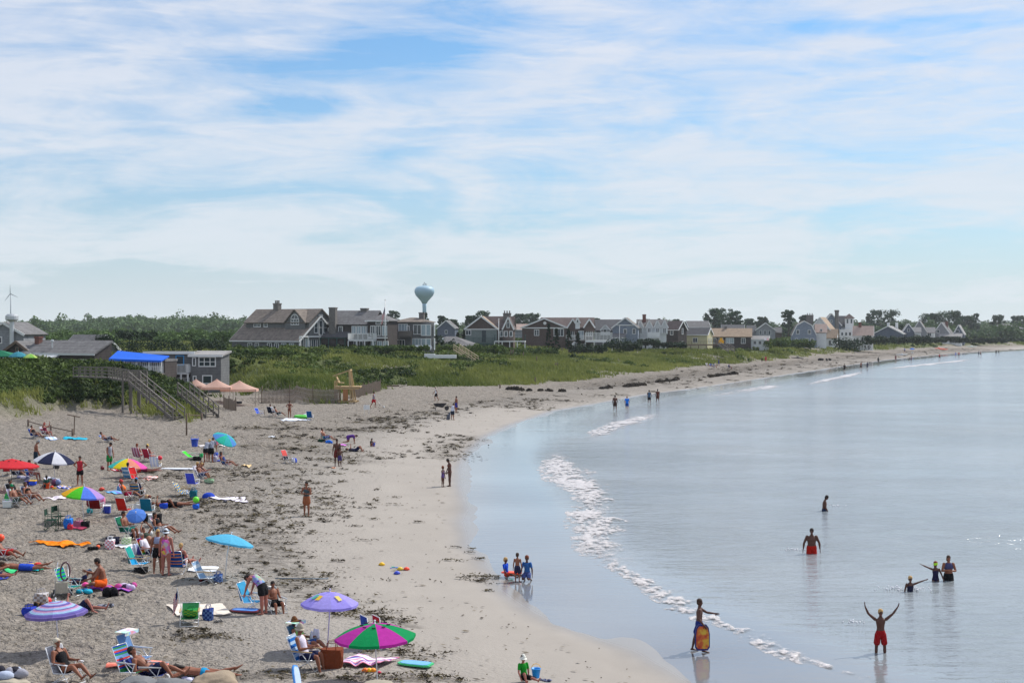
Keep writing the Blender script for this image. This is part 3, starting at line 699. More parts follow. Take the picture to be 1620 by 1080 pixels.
WOODB = mat('brown_wood', (.14, .10, .075), .85, .2, 5, .3, 30); STONE = mat('chimney_stone', (.16, .15, .14), .9, .3, 3, .6, 8); BRICK = mat('chimney_brick', (.16, .07, .055), .9, .25, 4, .4, 12)
GLASS = mat('window_glass', (.035, .05, .06), .08, .2, .8, spec=.8); GLASSB = mat('pale_window_glass', (.30, .38, .42), .15, .2, .8, spec=.7); METAL = mat('galvanised_metal', (.55, .57, .58), .4, .1, 2, metal=.3)
class House:
    def __init__(s, name, label, px, pb, D, yaw=0, cat='house', group='beach houses along the dunes', S=None):
        s.px, s.pb, s.D, s.s = px, pb, D, D / F; s.th = math.radians(yaw); s.c, s.sn = math.cos(s.th), math.sin(s.th)
        s.e = empty(name, atD(px, pb, D), s.th, label, cat, group)
    def X(s, x, v=0): return (x - s.px + v * s.sn) / s.c
    def Z(s, y): return s.pb - y
    def V(s, x, u): return (x - s.px - u * s.c) / (-s.sn)
    def k(s, *p): return tuple(q * s.s for q in p)
    def vol(s, kind, x0, x1, y0, y1, z0, zw, zr, wall, roof, oh=2.0, trim=None, th=None):
        q = s.s; x0, x1, y0, y1, z0, zw, zr, oh = [a * q for a in (x0, x1, y0, y1, z0, zw, zr, oh)]
        t = .22; m = MB(); r = MB(); tr = MB()
        xm, ym = (x0 + x1) / 2, (y0 + y1) / 2
        def slab(P, m_=None):
            m_ = m_ or r
            a = [Vector(p) for p in P]; n = (a[1] - a[0]).cross(a[2] - a[0]).normalized(); n = n if n.z > 0 else -n
            k = len(a); v = [p + n * t for p in a] + a
            f = [list(range(k)), list(range(k, 2 * k))[::-1]] + [[i, i + k, (i + 1) % k + k, (i + 1) % k] for i in range(k)]
            m_.add(v, f)
        if kind in ('gx', 'gy', 'gambrel'):
            if kind == 'gx':
                sl = (zr - zw) / (ym - y0); prof = [(y0, z0), (y1, z0), (y1, zw), (ym, zr), (y0, zw)]
                v = [(x, a, b) for x in (x0, x1) for a, b in prof]
                ez = zw - sl * oh
                slab([(x0 - oh, y0 - oh, ez), (x1 + oh, y0 - oh, ez), (x1 + oh, ym, zr), (x0 - oh, ym, zr)]); slab([(x1 + oh, y1 + oh, ez), (x0 - oh, y1 + oh, ez), (x0 - oh, ym, zr), (x1 + oh, ym, zr)])
                if trim:
                    for xx in (x0 - oh - .04, x1 + oh + .04):
                        for yy in (y0 - oh, y1 + oh): tr.bar((xx, yy, ez + .02), (xx, ym, zr + .02), .10, .34)
                    tr.bar((x0 - oh, y0 - oh - .06, ez + .05), (x1 + oh, y0 - oh - .06, ez + .05), .12, .24)
            elif kind == 'gy':
                sl = (zr - zw) / (xm - x0); prof = [(x0, z0), (x1, z0), (x1, zw), (xm, zr), (x0, zw)]
                v = [(a, y, b) for y in (y0, y1) for a, b in prof]
                ez = zw - sl * oh
                slab([(x0 - oh, y0 - oh, ez), (xm, y0 - oh, zr), (xm, y1 + oh, zr), (x0 - oh, y1 + oh, ez)]); slab([(x1 + oh, y0 - oh, ez), (x1 + oh, y1 + oh, ez), (xm, y1 + oh, zr), (xm, y0 - oh, zr)])
                if trim:
                    for xx in (x0 - oh, x1 + oh): tr.bar((xx, y0 - oh - .05, ez + .04), (xm, y0 - oh - .05, zr + .04), .10, .36)
            else:
                zk = zw + (zr - zw) * .72; xk = (x1 - x0) * .2
                prof = [(x0, z0), (x1, z0), (x1, zw), (x1 - xk, zk), (xm, zr), (x0 + xk, zk), (x0, zw)]
                v = [(a, y, b) for y in (y0, y1) for a, b in prof]
                for P in ([(x0 - oh * .3, zw), (x0 + xk, zk)], [(x0 + xk, zk), (xm, zr)], [(xm, zr), (x1 - xk, zk)], [(x1 - xk, zk), (x1 + oh * .3, zw)]):
                    (a, b), (c, d) = P; slab([(a, y0 - oh * .4, b), (c, y0 - oh * .4, d), (c, y1 + oh, d), (a, y1 + oh, b)])
                    if trim: tr.bar((a, y0 - oh * .4 - .05, b + .05), (c, y0 - oh * .4 - .05, d + .05), .1, .3)
            n = len(prof); f = [list(range(n))[::-1], list(range(n, 2 * n))] + [[i, (i + 1) % n, (i + 1) % n + n, i + n] for i in range(n)]
            m.add(v, f)
        elif kind == 'hip':
            m.box(x0, x1, y0, y1, z0, zw)
            h = min(x1 - x0, y1 - y0) / 2
            if x1 - x0 >= y1 - y0: A_, B_ = (x0 + h, ym, zr), (x1 - h, ym, zr)
            else: A_, B_ = (xm, y0 + h, zr), (xm, y1 - h, zr)
            X0, X1, Y0, Y1 = x0 - oh, x1 + oh, y0 - oh, y1 + oh
            v = [(X0, Y0, zw), (X1, Y0, zw), (X1, Y1, zw), (X0, Y1, zw), A_, B_, (X0, Y0, zw - .15), (X1, Y0, zw - .15), (X1, Y1, zw - .15), (X0, Y1, zw - .15)]
            if x1 - x0 >= y1 - y0: f = [[0, 1, 5, 4], [1, 2, 5], [2, 3, 4, 5], [3, 0, 4]]
            else: f = [[0, 1, 4], [1, 2, 5, 4], [2, 3, 5], [3, 0, 4, 5]]
            r.add(v, f + [[0, 6, 7, 1], [1, 7, 8, 2], [2, 8, 9, 3], [3, 9, 6, 0], [9, 8, 7, 6]])
            if trim: tr.bar((X0, Y0 - .06, zw - .1), (X1, Y0 - .06, zw - .1), .1, .26)
        elif kind == 'shed':   # slopes from y0 (zw) up to y1 (zr)
            prof = [(y0, z0), (y1, z0), (y1, zr), (y0, zw)]
            v = [(x, a, b) for x in (x0, x1) for a, b in prof]
            m.add(v, [[3, 2, 1, 0], [4, 5, 6, 7]] + [[i, (i + 1) % 4, (i + 1) % 4 + 4, i + 4] for i in range(4)])
            sl = (zr - zw) / (y1 - y0); slab([(x0 - oh, y0 - oh, zw - sl * oh), (x1 + oh, y0 - oh, zw - sl * oh), (x1 + oh, y1, zr), (x0 - oh, y1, zr)])
            if trim: tr.bar((x0 - oh, y0 - oh - .06, zw - sl * oh + .06), (x1 + oh, y0 - oh - .06, zw - sl * oh + .06), .1, .26)
        elif kind == 'flat':
            m.box(x0, x1, y0, y1, z0, zw); r.box(x0 - oh, x1 + oh, y0 - oh, y1 + oh, zw + .004, zw + .3)
            if trim: tr.bar((x0 - oh, y0 - oh - .06, zw + .16), (x1 + oh, y0 - oh - .06, zw + .16), .1, .34)
        w_ = m.build('wall', wall, s.e); rf = r.build('roof', roof, s.e)
        if trim and tr.v: tr.build('trim', trim, rf)
        return w_
    def win(s, face, u, z, w, h, at_=0, mull=(1, 1), frame=None, glass=None, fw=.13, door=False):
        """u,z centre in photo pixels on the wall, at_ = the wall's plane"""
        q = s.s; w2, h2 = w * q / 2, h * q / 2; f = MB(); g = MB()
        def P(a, d, b):   # a along wall, d outwards
            if face == 'front': return (u * q + a, at_ * q - d, z * q + b)
            if face == 'right': return (at_ * q + d, u * q + a, z * q + b)
            return (at_ * q - d, u * q - a, z * q + b)
        def bx(m_, a0, a1, b0, b1, d0, d1):
            c = [P(a, d, b) for b in (b0, b1) for d in (d0, d1) for a in (a0, a1)]
            m_.add(c, [[0, 2, 3, 1], [4, 5, 7, 6], [0, 1, 5, 4], [1, 3, 7, 5], [3, 2, 6, 7], [2, 0, 4, 6]])
        fw = min(fw, w2 * .45, h2 * .45)
        bx(f, -w2, -w2 + fw, -h2, h2, -.05, .07); bx(f, w2 - fw, w2, -h2, h2, -.05, .07); bx(f, -w2 + fw, w2 - fw, h2 - fw, h2, -.05, .07); bx(f, -w2 + fw, w2 - fw, -h2, -h2 + fw, -.05, .09)
        bx(g, -w2 + fw, w2 - fw, -h2 + fw, h2 - fw, -.04, .015)
        mx_, mz_ = mull
        for i in range(1, mx_ + 0): a = -w2 + 2 * w2 * i / mx_; bx(f, a - .05, a + .05, -h2 + fw, h2 - fw, .02, .06)
        for i in range(1, mz_ + 0): b = -h2 + 2 * h2 * i / mz_; bx(f, -w2 + fw, w2 - fw, b - .04, b + .04, .02, .055)
        fo = f.build('door' if door else 'window', frame or WHITE, s.e); g.build('pane', glass or GLASS, fo); return fo
    def part(s, name, fn, m, parent=None): b = MB(); fn(b); return b.build(name, m, parent or s.e)
    def chim(s, u, v, z0, z1, w, d=None, m=None, pots=0):
        q = s.s; d = d or w; b = MB(); b.box((u - w / 2) * q, (u + w / 2) * q, (v - d / 2) * q, (v + d / 2) * q, z0 * q, z1 * q - .25)
        b.box((u - w / 2) * q - .08, (u + w / 2) * q + .08, (v - d / 2) * q - .08, (v + d / 2) * q + .08, z1 * q - .245, z1 * q)
        c = b.build('chimney', m or STONE, s.e)
        for i in range(pots):
            p = MB(); p.lathe([(.17, 0), (.14, .5), (.18, .52), (.18, .62)], ((u - w / 2 + w * (i + .5) / pots) * q, v * q, z1 * q), 8); p.build('chimney_pot', m or STONE, c)
    def rail(s, x0, x1, y, z0, z1, m=None, step=.14, solid=False, y1=None):
        """railing along the front at depth y, returning down both sides to y1"""
        q = s.s; b = MB(); m = m or WHITE
        runs = [((x0, y), (x1, y))] + ([((x0, y), (x0, y1)), ((x1, y), (x1, y1))] if y1 is not None else [])
        for (a, c), (d, e) in runs:
            A = Vector((a * q, c * q, 0)); B_ = Vector((d * q, e * q, 0)); Ln = (B_ - A).length; zt, zb = z1 * q, z0 * q
            b.bar(A + Vector((0, 0, zt)), B_ + Vector((0, 0, zt)), .09, .07); b.bar(A + Vector((0, 0, zb + .1)), B_ + Vector((0, 0, zb + .1)), .06, .06)
            n = max(2, int(Ln / step))
            if not solid:
                for i in range(n + 1):
                    p = A.lerp(B_, i / n); b.bar(p + Vector((0, 0, zb + .1)), p + Vector((0, 0, zt)), .05 if i % 8 else .11)
            else: b.bar(A + Vector((0, 0, (zt + zb) / 2)), B_ + Vector((0, 0, (zt + zb) / 2)), .05, (zt - zb) * .86)
        return b.build('railing', m, s.e)
    def deck(s, x0, x1, y0, y1, z, t=1.2, m=None, legs=True, gz_=-6):
        q = s.s; b = MB(); b.box(x0 * q, x1 * q, y0 * q, y1 * q, (z - t) * q, z * q); b.build('deck', m or WOODG, s.e)
        if legs:
            n = max(2, int((x1 - x0) / 11) + 1)
            for i in range(n):
                x = x0 + (x1 - x0) * i / (n - 1); p = MB(); p.bar((x * q, (y0 + .8) * q, gz_ * q), (x * q, (y0 + .8) * q, (z - t) * q), .2); p.build('post', m or WOODG, s.e)

# big weathered house
h = House('shingled_house', 'big weathered shingle house with arched dormer window and long brown roofs', 473, 556, 300, -35)
h.vol('gx', -150, 0, 0, 95, -8, 18, 56, S_GREY, R_BROWN, 3, WHITE)
h.vol('gx', h.X(371, 22), 1, 22, 76, 18, 47, 67, S_GREY, R_BROWN, 3)
h.vol('gy', h.X(444, 19), h.X(480, 19), 19, 50, 30, 46, 66, S_GREY, R_BROWN, 2)
for x, w in ((384, 10), (397, 9), (420, 10), (433, 9), (446, 11), (460, 11)): h.win('front', h.X(x), 9, w, 9, 0, (2, 1), glass=GLASSB if w > 10 else None)
h.win('front', h.X(392, 22), 42, 16, 7, 22, (2, 1)); h.win('front', h.X(408, 22), 42, 9, 7, 22, (1, 1))
h.win('front', h.X(462, 19), 47, 18, 10, 19, (3, 2))
aw = MB(); q = h.s; cx_, cz_ = h.X(462, 19) * q, 52 * q
for i in range(8):
    a0, a1 = math.pi * i / 8, math.pi * (i + 1) / 8; aw.bar((cx_ + 8 * q * math.cos(a0), 19 * q - .08, cz_ + 7 * q * math.sin(a0)), (cx_ + 8 * q * math.cos(a1), 19 * q - .08, cz_ + 7 * q * math.sin(a1)), .14, .14, up=(0, 1, 0))
aw.bar((cx_, 19 * q - .08, cz_), (cx_, 19 * q - .08, cz_ + 7 * q), .08)
awo = aw.build('arched_window', WHITE, h.e); gp = MB(); gp.add([(cx_ + 7.5 * q * math.cos(math.pi * i / 10), 19 * q - .03, cz_ + 6.6 * q * math.sin(math.pi * i / 10)) for i in range(11)], [list(range(11))[::-1]]); gp.build('pane', GLASS, awo)
h.chim(h.X(423, 49), 49, 60, 78, 11, 8, pots=3)
for i in range(7): h.win('right', 6 + i * 13.5, 10, 10, 22, 0, (2, 1), glass=GLASSB if i % 3 == 1 else None)
for v, w in ((38, 9), (49, 9), (60, 9)): h.win('right', v, 38, w, 18 if v != 49 else 24, 1, (1, 2))
h.win('right', 49, 56, 9, 6, 1)
h.part('porch_trim', lambda b: (b.box(.06 * 1, .5, 0, 92 * q, 22.5 * q, 24.5 * q), [b.box(.08, .4, (v - .9) * q, (v + .9) * q, -4 * q, 22.4 * q) for v in (0, 19, 46, 73, 91)]), WHITE)
# balcony house
h = House('balcony_house', 'dark shingled house with two stone chimneys and a white upstairs balcony', 556, 556, 305, -18)
h.vol('gx', -46, 34, 0, 62, -8, 43, 64, S_DARK, R_GREY, 2, None)
h.vol('hip', 32, 66, -10, 30, -8, 49, 59, S_DARK, R_GREY, 3, WHITE)
h.vol('shed', -44, -2, -16, 0, 12, 22, 30, S_DARK, R_DARK, 1)
h.chim(-30, -4, -8, 70, 11, 8); h.chim(h.X(574, 31), 31, 50, 69, 11, 8)
h.win('front', h.X(538), 33, 8, 14); h.win('front', h.X(520), 34, 6, 8)
for x in (560, 568, 576, 584): h.win('front', h.X(x), 34, 7.6, 13, 0, (2, 1), glass=GLASSB)
for x, w in ((592, 8), (601, 9), (611, 9)): h.win('front', h.X(x, -10), 33, w, 16, -10, (2, 1), glass=GLASSB if x == 611 else None)
h.win('front', h.X(601, -10), 45, 9, 5, -10); h.win('front', h.X(612, -10), 45, 6, 5, -10)
for x in (543, 563, 572, 581): h.win('front', h.X(x), 8, 7, 18, 0, (1, 1), door=False)
for x in (593, 603, 613): h.win('front', h.X(x, -10), 8, 9, 18, -10, (2, 1), glass=GLASSB)
h.deck(-46, -3, -18, -1, 22, 1, DKGREEN); h.deck(6, 48, -26, -10.5, 19, 2, WHITE); h.rail(6, 48, -26, 19, 29, WHITE, y1=-11)
h.part('band', lambda b: (b.box(33 * h.s, 66 * h.s, -10.6 * h.s, -10.05 * h.s, 21 * h.s, 23 * h.s), b.box(33 * h.s, 66 * h.s, -10.6 * h.s, -10.05 * h.s, -1 * h.s, 0)), WHITE)
# grey end house with glass bays
h = House('bay_window_house', 'grey shingled house with brown hip roof and tall glass bay at its right end', 622, 556, 310, -8)
h.vol('hip', 0, 56, 0, 46, -8, 47, 54, S_GREY, R_BROWN, 3, None)
h.chim(42, 20, 50, 62, 8, 7)
bay = MB(); q = h.s; bay.lathe([(11 * q, -8 * q), (11 * q, 46 * q)], (54 * q, 6 * q, 0), 8); bay.build('bay', S_GREY, h.e)
for dx, vv in ((46, -5.6), (54, -5.6)):
    for z in (34, 12): h.win('front', dx + 4, z, 8, 18, vv, (1, 1), glass=GLASSB)
h.win('right', 6, 34, 8, 18, 65.2, (1, 1), glass=GLASSB); h.win('right', 6, 12, 8, 18, 65.2, (1, 1), glass=GLASSB)
h.win('front', 16, 38, 15, 12, 0, (3, 1), glass=GLASSB); h.win('front', 24, 33, 5, 16, -.3); h.win('front', 39, 35, 13, 16, 0, (2, 1)); h.win('front', 38, 11, 16, 20, 0, (3, 1), glass=GLASSB); h.win('front', 12, 11, 14, 16, 0, (3, 1))
h.deck(12, 32, -12, -.5, 24, 1); h.rail(12, 32, -12, 24, 33, WOODG, solid=True, y1=-1)
wl = MB(); wl.add([(0, -14 * q, 0), (18 * q, -14 * q, 0), (18 * q, -14 * q, 2 * q), (9 * q, -14 * q, 6 * q), (3 * q, -14 * q, 14 * q), (0, -14 * q, 14 * q)] + [(x, y + .2, z) for x, y, z in [(0, -14 * q, 0), (18 * q, -14 * q, 0), (18 * q, -14 * q, 2 * q), (9 * q, -14 * q, 6 * q), (3 * q, -14 * q, 14 * q), (0, -14 * q, 14 * q)]], [[0, 1, 2, 3, 4, 5], [11, 10, 9, 8, 7, 6]] + [[i, i + 6, (i + 1) % 6 + 6, (i + 1) % 6] for i in range(6)]); wl.build('stair_wall', S_BROWN, h.e)
# pale low house
h = House('low_house', 'low pale roofed house with skylights half sunk behind the hedge', 690, 556, 350, -12)
h.vol('hip', -14, 50, 0, 50, -10, 12, 24, S_GREY, R_GREY, 4); h.vol('shed', 20, 66, -14, 0, -8, 8, 12, S_GREY, R_GREY, 2)
for x in (24, 36, 50): h.win('front', x, 1, 7, 8, -14)
for u in (0, 6): sk = MB(); sk.add([(p[0] * h.s, p[1] * h.s, p[2] * h.s) for p in [(u, 4, 15.3), (u + 3, 4, 15.3), (u + 3, 16, 21), (u, 16, 21)]], [[0, 1, 2, 3]]); sk.build('skylight', GLASSB, h.e)
# brown gabled house
h = House('gabled_house', 'brown house with a broad tan roofed front gable and green railed deck', 736, 556, 365, -6)
h.vol('gy', 0, 51, 0, 50, -8, 36, 55, S_BROWN, R_TAN, 2, WHITE); h.vol('gx', 26, 74, 12, 52, -8, 36, 55, S_BROWN, R_RED, 2)
h.vol('gy', 60, 76, 3, 30, -8, 37, 54, S_BROWN, R_RED, 1.4, WHITE)
h.part('lower_wall', lambda b: b.box(.5 * h.s, 50.5 * h.s, -.5 * h.s, -.05 * h.s, -6 * h.s, 34 * h.s), S_TEAL); h.part('eave_board', lambda b: b.box(-.5 * h.s, 52 * h.s, -1 * h.s, -.5 * h.s, 34.5 * h.s, 36 * h.s), WHITE)
h.chim(64, 24, 48, 61, 12, 8, pots=3)
h.win('front', 5, 30, 9, 8, -.5, (2, 1)); h.win('front', 30, 24, 8, 20, -.5, (1, 1), frame=S_TEAL, door=True); h.win('front', 68, 42, 5, 9, 3); 
for x in (56, 63, 71): h.win('front', x + 1.5, 28, 5.5, 9, 3, (1, 1))
h.deck(0, 50, -10, -1, 13, 1.5, DKGREEN); h.rail(0, 50, -10, 13, 22, DKGREEN, step=.3)
h.deck(48, 96, -12, 3, 17, 1.5, WHITE); h.rail(48, 96, -12, 17, 26, DKGREEN, step=.9, y1=2)
# second brown house
h = House('deck_house', 'brown shingle house with round gable vent, three small gables and long white railed deck', 826, 558, 385, -4)
h.vol('gy', 0, 70, 0, 60, -8, 40, 54, S_BROWN, R_RED, 2.5, WHITE); h.vol('gx', 30, 112, 8, 60, -8, 40, 55, S_BROWN, R_RED, 2, None)
h.vol('gy', 72, 88, 4, 30, 34, 41, 53, S_BROWN, R_RED, 1.2, WHITE); h.vol('gy', 98, 114, 4, 30, 34, 41, 53, S_BROWN, R_RED, 1.2, WHITE); h.vol('gy', 84, 91, 2, 26, 38, 48, 55, S_WHITE, R_RED, .8, WHITE)
h.part('eave_board', lambda b: b.box(-1 * h.s, 71 * h.s, -.8 * h.s, -.1 * h.s, 38.5 * h.s, 40.2 * h.s), WHITE)
v_ = MB(); v_.lathe([(2.6 * h.s, 0), (2.6 * h.s, .1)], (0, 0, 0), 14); vo = v_.build('round_vent', WHITE, h.e); vo.location = (36 * h.s, -.02, 47 * h.s); vo.rotation_euler = (math.radians(90), 0, 0)
h.win('front', 23, 32, 8, 10, 0, (2, 1)); h.win('front', 58, 32, 16, 12, 0, (3, 1)); h.win('front', 78, 31, 9, 11, 8, (3, 1)); h.win('front', 93, 28, 9, 14, 8, (2, 1), door=True, glass=GLASSB); h.win('front', 106, 31, 10, 10, 8, (3, 1)); h.win('front', 87.5, 50, 3.6, 5, 2)
for x in (80, 95): h.win('front', x, 10, 12, 10, 8, (3, 1))
h.deck(70, 102, -10, 7.5, 20, 2, WOODG); h.rail(70, 102, -10, 20, 28, WHITE)
h.deck(100, 142, -16, 7.5, 20, 3, WHITE); h.rail(100, 142, -16, 20, 32, WHITE, step=.12, y1=6)
# small things among them
h = House('shed', 'small white gabled shed half hidden by the dark cedars', 903, 554, 350); h.vol('gy', 0, 14, 0, 22, -3, 6, 13, S_WHITE, R_PALE, 1, WHITE); h.win('front', 7, 5, 4, 4)
h = House('dormer_house', 'dark roofed house with one white dormer left of the blue grey gable', 944, 556, 420, 0)
h.vol('gx', 0, 44, 0, 44, -8, 34, 50, S_GREY, R_DARK, 2); h.vol('gy', 6, 21, -2, 18, 26, 34, 42, S_WHITE, R_DARK, 1, WHITE); h.win('front', 13, 33, 5, 5, -2); h.win('front', 32, 26, 6, 8, 0)
h.vol('gy', 20, 42, -14, 0, -8, 14, 28, S_BROWN, R_PINK, 1)
h = House('blue_grey_house', 'blue grey clapboard house with a tall front gable and white window frames', 969, 552, 405, -8)
h.vol('gy', 0, 40, 0, 60, -8, 34, 49, S_BLUE, R_BROWN, 2, WHITE); h.part('eave_board', lambda b: b.box(6 * h.s, 34 * h.s, -.5 * h.s, -.1 * h.s, 37 * h.s, 38.5 * h.s), WHITE)
h.vol('shed', 2, 20, -12, 0, -8, 18, 24, S_BLUE, R_GREY, 1, WHITE)
h.win('front', 20, 28, 5.5, 8); h.win('front', 34, 28, 5.5, 9); h.win('front', 12, 12, 6, 7, -12, (2, 1)); h.win('right', 20, 40, 5, 7, 40)
h = House('white_cottage', 'white cottage row with pointed dormers, balconies and a red brick chimney', 1008, 552, 412, -6)
h.vol('gx', 0, 46, 0, 40, -8, 34, 46, S_WHITE, R_GREY, 1.5)
for x in (0, 14, 27, 38): h.vol('gy', x, x + 10, -2, 18, 24, 35, 45, S_WHITE, R_TAN if x < 20 else R_GREY, 1, WHITE)
h.chim(11, 14, 40, 55, 5.5, 5, BRICK)
for x in (5, 19, 32, 43): h.win('front', x, 29, 5.5, 9, -2, (2, 1))
for x in (6, 14, 26, 34, 42): h.win('front', x, 6, 5.5, 11, 0, (1, 1))
h.deck(16, 36, -10, -2.2, 19, 1.5, WHITE); h.rail(16, 36, -10, 19, 27, WHITE, step=.3, solid=True, y1=-3); h.deck(0, 15, -8, -.5, 17, 1, WHITE); h.rail(0, 15, -8, 17, 24, WHITE, step=.25)
h = House('dark_gabled_house', 'dark brown two storey house with maroon roof and white edged right gable', 1073, 552, 418, -38)
h.vol('gx', -24, 0, 0, 26, -8, 31, 44, S_DARK, R_RED, 1.2, WHITE); h.win('front', -12, 26, 6, 8); h.win('right', 13, 28, 5, 10, 0); h.win('right', 13, 8, 5, 9, 0)
h = House('yellow_cottage', 'low yellow cottage with dark roof between the dark house and the tan roof', 1119, 548, 425, -25)
h.vol('gx', -46, 0, 0, 28, -8, 19, 29, S_YELLOW, R_DARK, 1.4, WHITE); h.win('front', -20, 10, 8, 8, 0, (2, 1)); h.win('right', 8, 9, 4, 9, 0); h.win('right', 20, 9, 4, 9, 0)
h = House('tan_roof_cottage', 'long low dark cottage under a plain tan roof', 1188, 546, 432, -10)
h.vol('gx', -66, 0, 0, 34, -8, 14, 26, S_DARK, R_TAN, 2)
for x in (-58, -47, -36, -30, -12): h.win('front', x, 7, 7, 9, 0, (2, 1), glass=GLASSB if x in (-36, -30) else None)
h.vol('gx', -2, 28, 4, 24, -8, 9, 14, S_WHITE, R_PALE, 1, WHITE)
for x in (6, 14, 22): h.win('front', x, 4, 5.5, 6, 4)
h.chim(-40, 17, 24, 30, 4, 4)
def simple(name, label, px, pb, D, yaw, kind, x0, x1, y1, zw, zr, wall, roof, wins=(), trim=WHITE, chim=None, group='beach houses along the dunes'):
    h = House(name, label, px, pb, D, yaw, group=group); h.vol(kind, x0, x1, 0, y1, -8, zw, zr, wall, roof, 1.4, trim)
    for (u, z, w, hh) in wins: h.win('front', u, z, w, hh)
    if chim: h.chim(*chim[:6], m=chim[6] if len(chim) > 6 else None)
    return h
h = simple('gambrel_house', 'blue grey gambrel roofed house beside a chimney with a notched top', 1253, 547, 500, -8, 'gambrel', 0, 38, 40, 16, 39, S_BLUE, R_BROWN, [(9, 22, 5, 7), (27, 22, 5, 7), (7, 8, 4, 8), (23, 8, 6, 8), (31, 8, 6, 8)])
h.vol('gx', 38, 54, 10, 34, -8, 22, 34, S_WHITE, R_PINK, 1.5); h.win('front', 46, 24, 4, 6, 10)
h.chim(29, 20, 34, 49, 11, 6, pots=3)
h = simple('orange_roof_house', 'house with a long sandy orange roof stepping down to the right', 1284, 548, 520, -20, 'gy', -8, 34, 60, 20, 46, S_WHITE, R_TAN, [(20, 24, 4, 6)])
h.vol('gx', 14, 40, -12, 14, -8, 14, 27, S_WHITE, R_TAN, 1.2); h.win('front', 22, 6, 5, 9, -12); h.win('front', 30, 6, 5, 9, -12)
h.vol('shed', -4, 14, -8, 0, -8, 12, 15, S_WHITE, R_RED, .6); h.win('front', 0, 5, 5, 8, -8); h.win('front', 8, 5, 5, 8, -8)
h = simple('tower_house', 'tall house with a white square tower and a high round stone chimney', 1300, 550, 545, -10, 'gy', 0, 30, 50, 36, 54, S_BLUE, R_PALE, [(10, 42, 3, 4), (15, 42, 3, 4)])
h.vol('hip', 36, 49, -4, 12, -8, 47, 54, S_WHITE, R_RED, 1.6); h.vol('gx', 26, 40, 6, 40, -8, 34, 50, S_WHITE, R_DARK, 1); h.vol('flat', 27, 48, -10, -4, -8, 28, 28, S_WHITE, WHITE, .5)
for u in (39.5, 45.5): h.win('front', u, 42, 3.6, 8, -4)
for u in (31, 37, 43): h.win('front', u, 22, 4, 6, -10); h.win('front', u, 7, 4.5, 10, -10)
c_ = MB(); c_.lathe([(3.3 * h.s, 0), (3.1 * h.s, 56 * h.s), (3.7 * h.s, 57 * h.s), (3.7 * h.s, 59.5 * h.s)], (23 * h.s, -6 * h.s, 0), 12); c_.build('chimney', STONE, h.e)
h = simple('tiled_cottage', 'white cottage with a low pinkish roof and dark chimney right of the tower', 1350, 546, 530, -15, 'gx', 0, 30, 26, 16, 30, S_WHITE, R_PINK, [(6, 8, 4, 8), (14, 8, 4, 8), (22, 8, 4, 6)], chim=(10, 12, 24, 36, 4.5, 4, BRICK)); 
h = simple('low_dark_house', 'long low dark gabled house with a pale roof and twin white chimneys', 1381, 546, 640, -20, 'gy', 0, 46, 70, 18, 30, S_SLATE, R_PALE, [(8, 10, 5, 5), (26, 10, 6, 5)], chim=(20, 40, 24, 36, 4, 4, WHITE))
h.chim(32, 52, 22, 36, 4, 4, WHITE)
h = simple('small_gabled_house', 'small grey gabled house with a pale roofed dormer, first of the close pair', 1428, 545, 650, -12, 'gy', 0, 18, 34, 20, 33, S_SLATE, R_PALE, [(9, 23, 4, 5)]); h.vol('gx', 14, 28, 4, 20, -8, 20, 27, S_WHITE, R_PALE, 1); h.win('front', 21, 14, 7, 5, 4, (3, 1)); h.win('front', 20, 6, 8, 6, 4, (3, 1))
h = simple('tall_gabled_house', 'tall grey gabled house with a side dormer, second of the close pair', 1443, 546, 670, -18, 'gy', 0, 22, 44, 22, 39, S_LIGHT, R_BROWN, [(11, 24, 3.5, 6)], chim=(11, 14, 34, 41, 3, 3)); h.vol('gx', 20, 34, 6, 24, -8, 20, 28, S_WHITE, R_PALE, 1); h.win('front', 26, 17, 6, 6, 6, (2, 1)); h.win('front', 27, 6, 8, 7, 6, (3, 1))
h = simple('shed_dormer_house', 'grey gabled house with dark shed dormer and red chimney, third from the close pair', 1476, 546, 690, -22, 'gy', 0, 26, 60, 18, 36, S_LIGHT, R_GREY, [(8, 22, 4, 5), (18, 8, 6, 6)], chim=(18, 30, 26, 38, 4, 4, BRICK)); h.vol('gy', 30, 46, 10, 40, -8, 18, 32, S_SLATE, R_PALE, 1, WHITE); h.win('front', 36, 22, 6, 5, 10); h.vol('shed', 10, 44, -8, 0, -8, 14, 18, S_WHITE, R_PALE, 1); h.win('front', 16, 6, 8, 5, -8, (3, 1)); h.win('front', 32, 6, 8, 5, -8, (3, 1))
h = simple('pale_hotel', 'large pale three storey building dim among the trees at the far right', 1574, 543, 900, 0, 'hip', 0, 44, 30, 24, 31, S_LIGHT, R_GREY, [(6 + 8 * i, z, 3.4, 4) for i in range(5) for z in (6, 13, 20)])
GB = 'far houses showing between the trees'
simple('far_house', 'far slate roofed house behind the yellow cottage', 1090, 545, 620, 10, 'gx', 0, 34, 24, 28, 37, S_SLATE, R_GREY, [(8, 22, 5, 5), (18, 22, 4, 5)], group=GB)
simple('far_house', 'far dim grey house with a flat gabled top right of the big tree clump', 1142, 545, 640, -10, 'gx', 0, 34, 24, 20, 31, S_LIGHT, R_GREY, [(8, 16, 4, 5), (20, 16, 4, 5)], group=GB)
h = simple('far_house', 'large far misty house with many windows left of the gambrel house', 1196, 548, 620, -8, 'gy', 0, 30, 30, 26, 37, S_LIGHT, R_GREY, [(7, 22, 4, 7), (14, 22, 4, 7), (21, 22, 4, 7), (12, 10, 10, 6)], group=GB); h.vol('gx', -14, 0, 5, 26, -8, 22, 33, S_LIGHT, R_GREY, 1); h.vol('gx', 30, 40, 5, 26, -8, 22, 30, S_BROWN, R_GREY, 1)
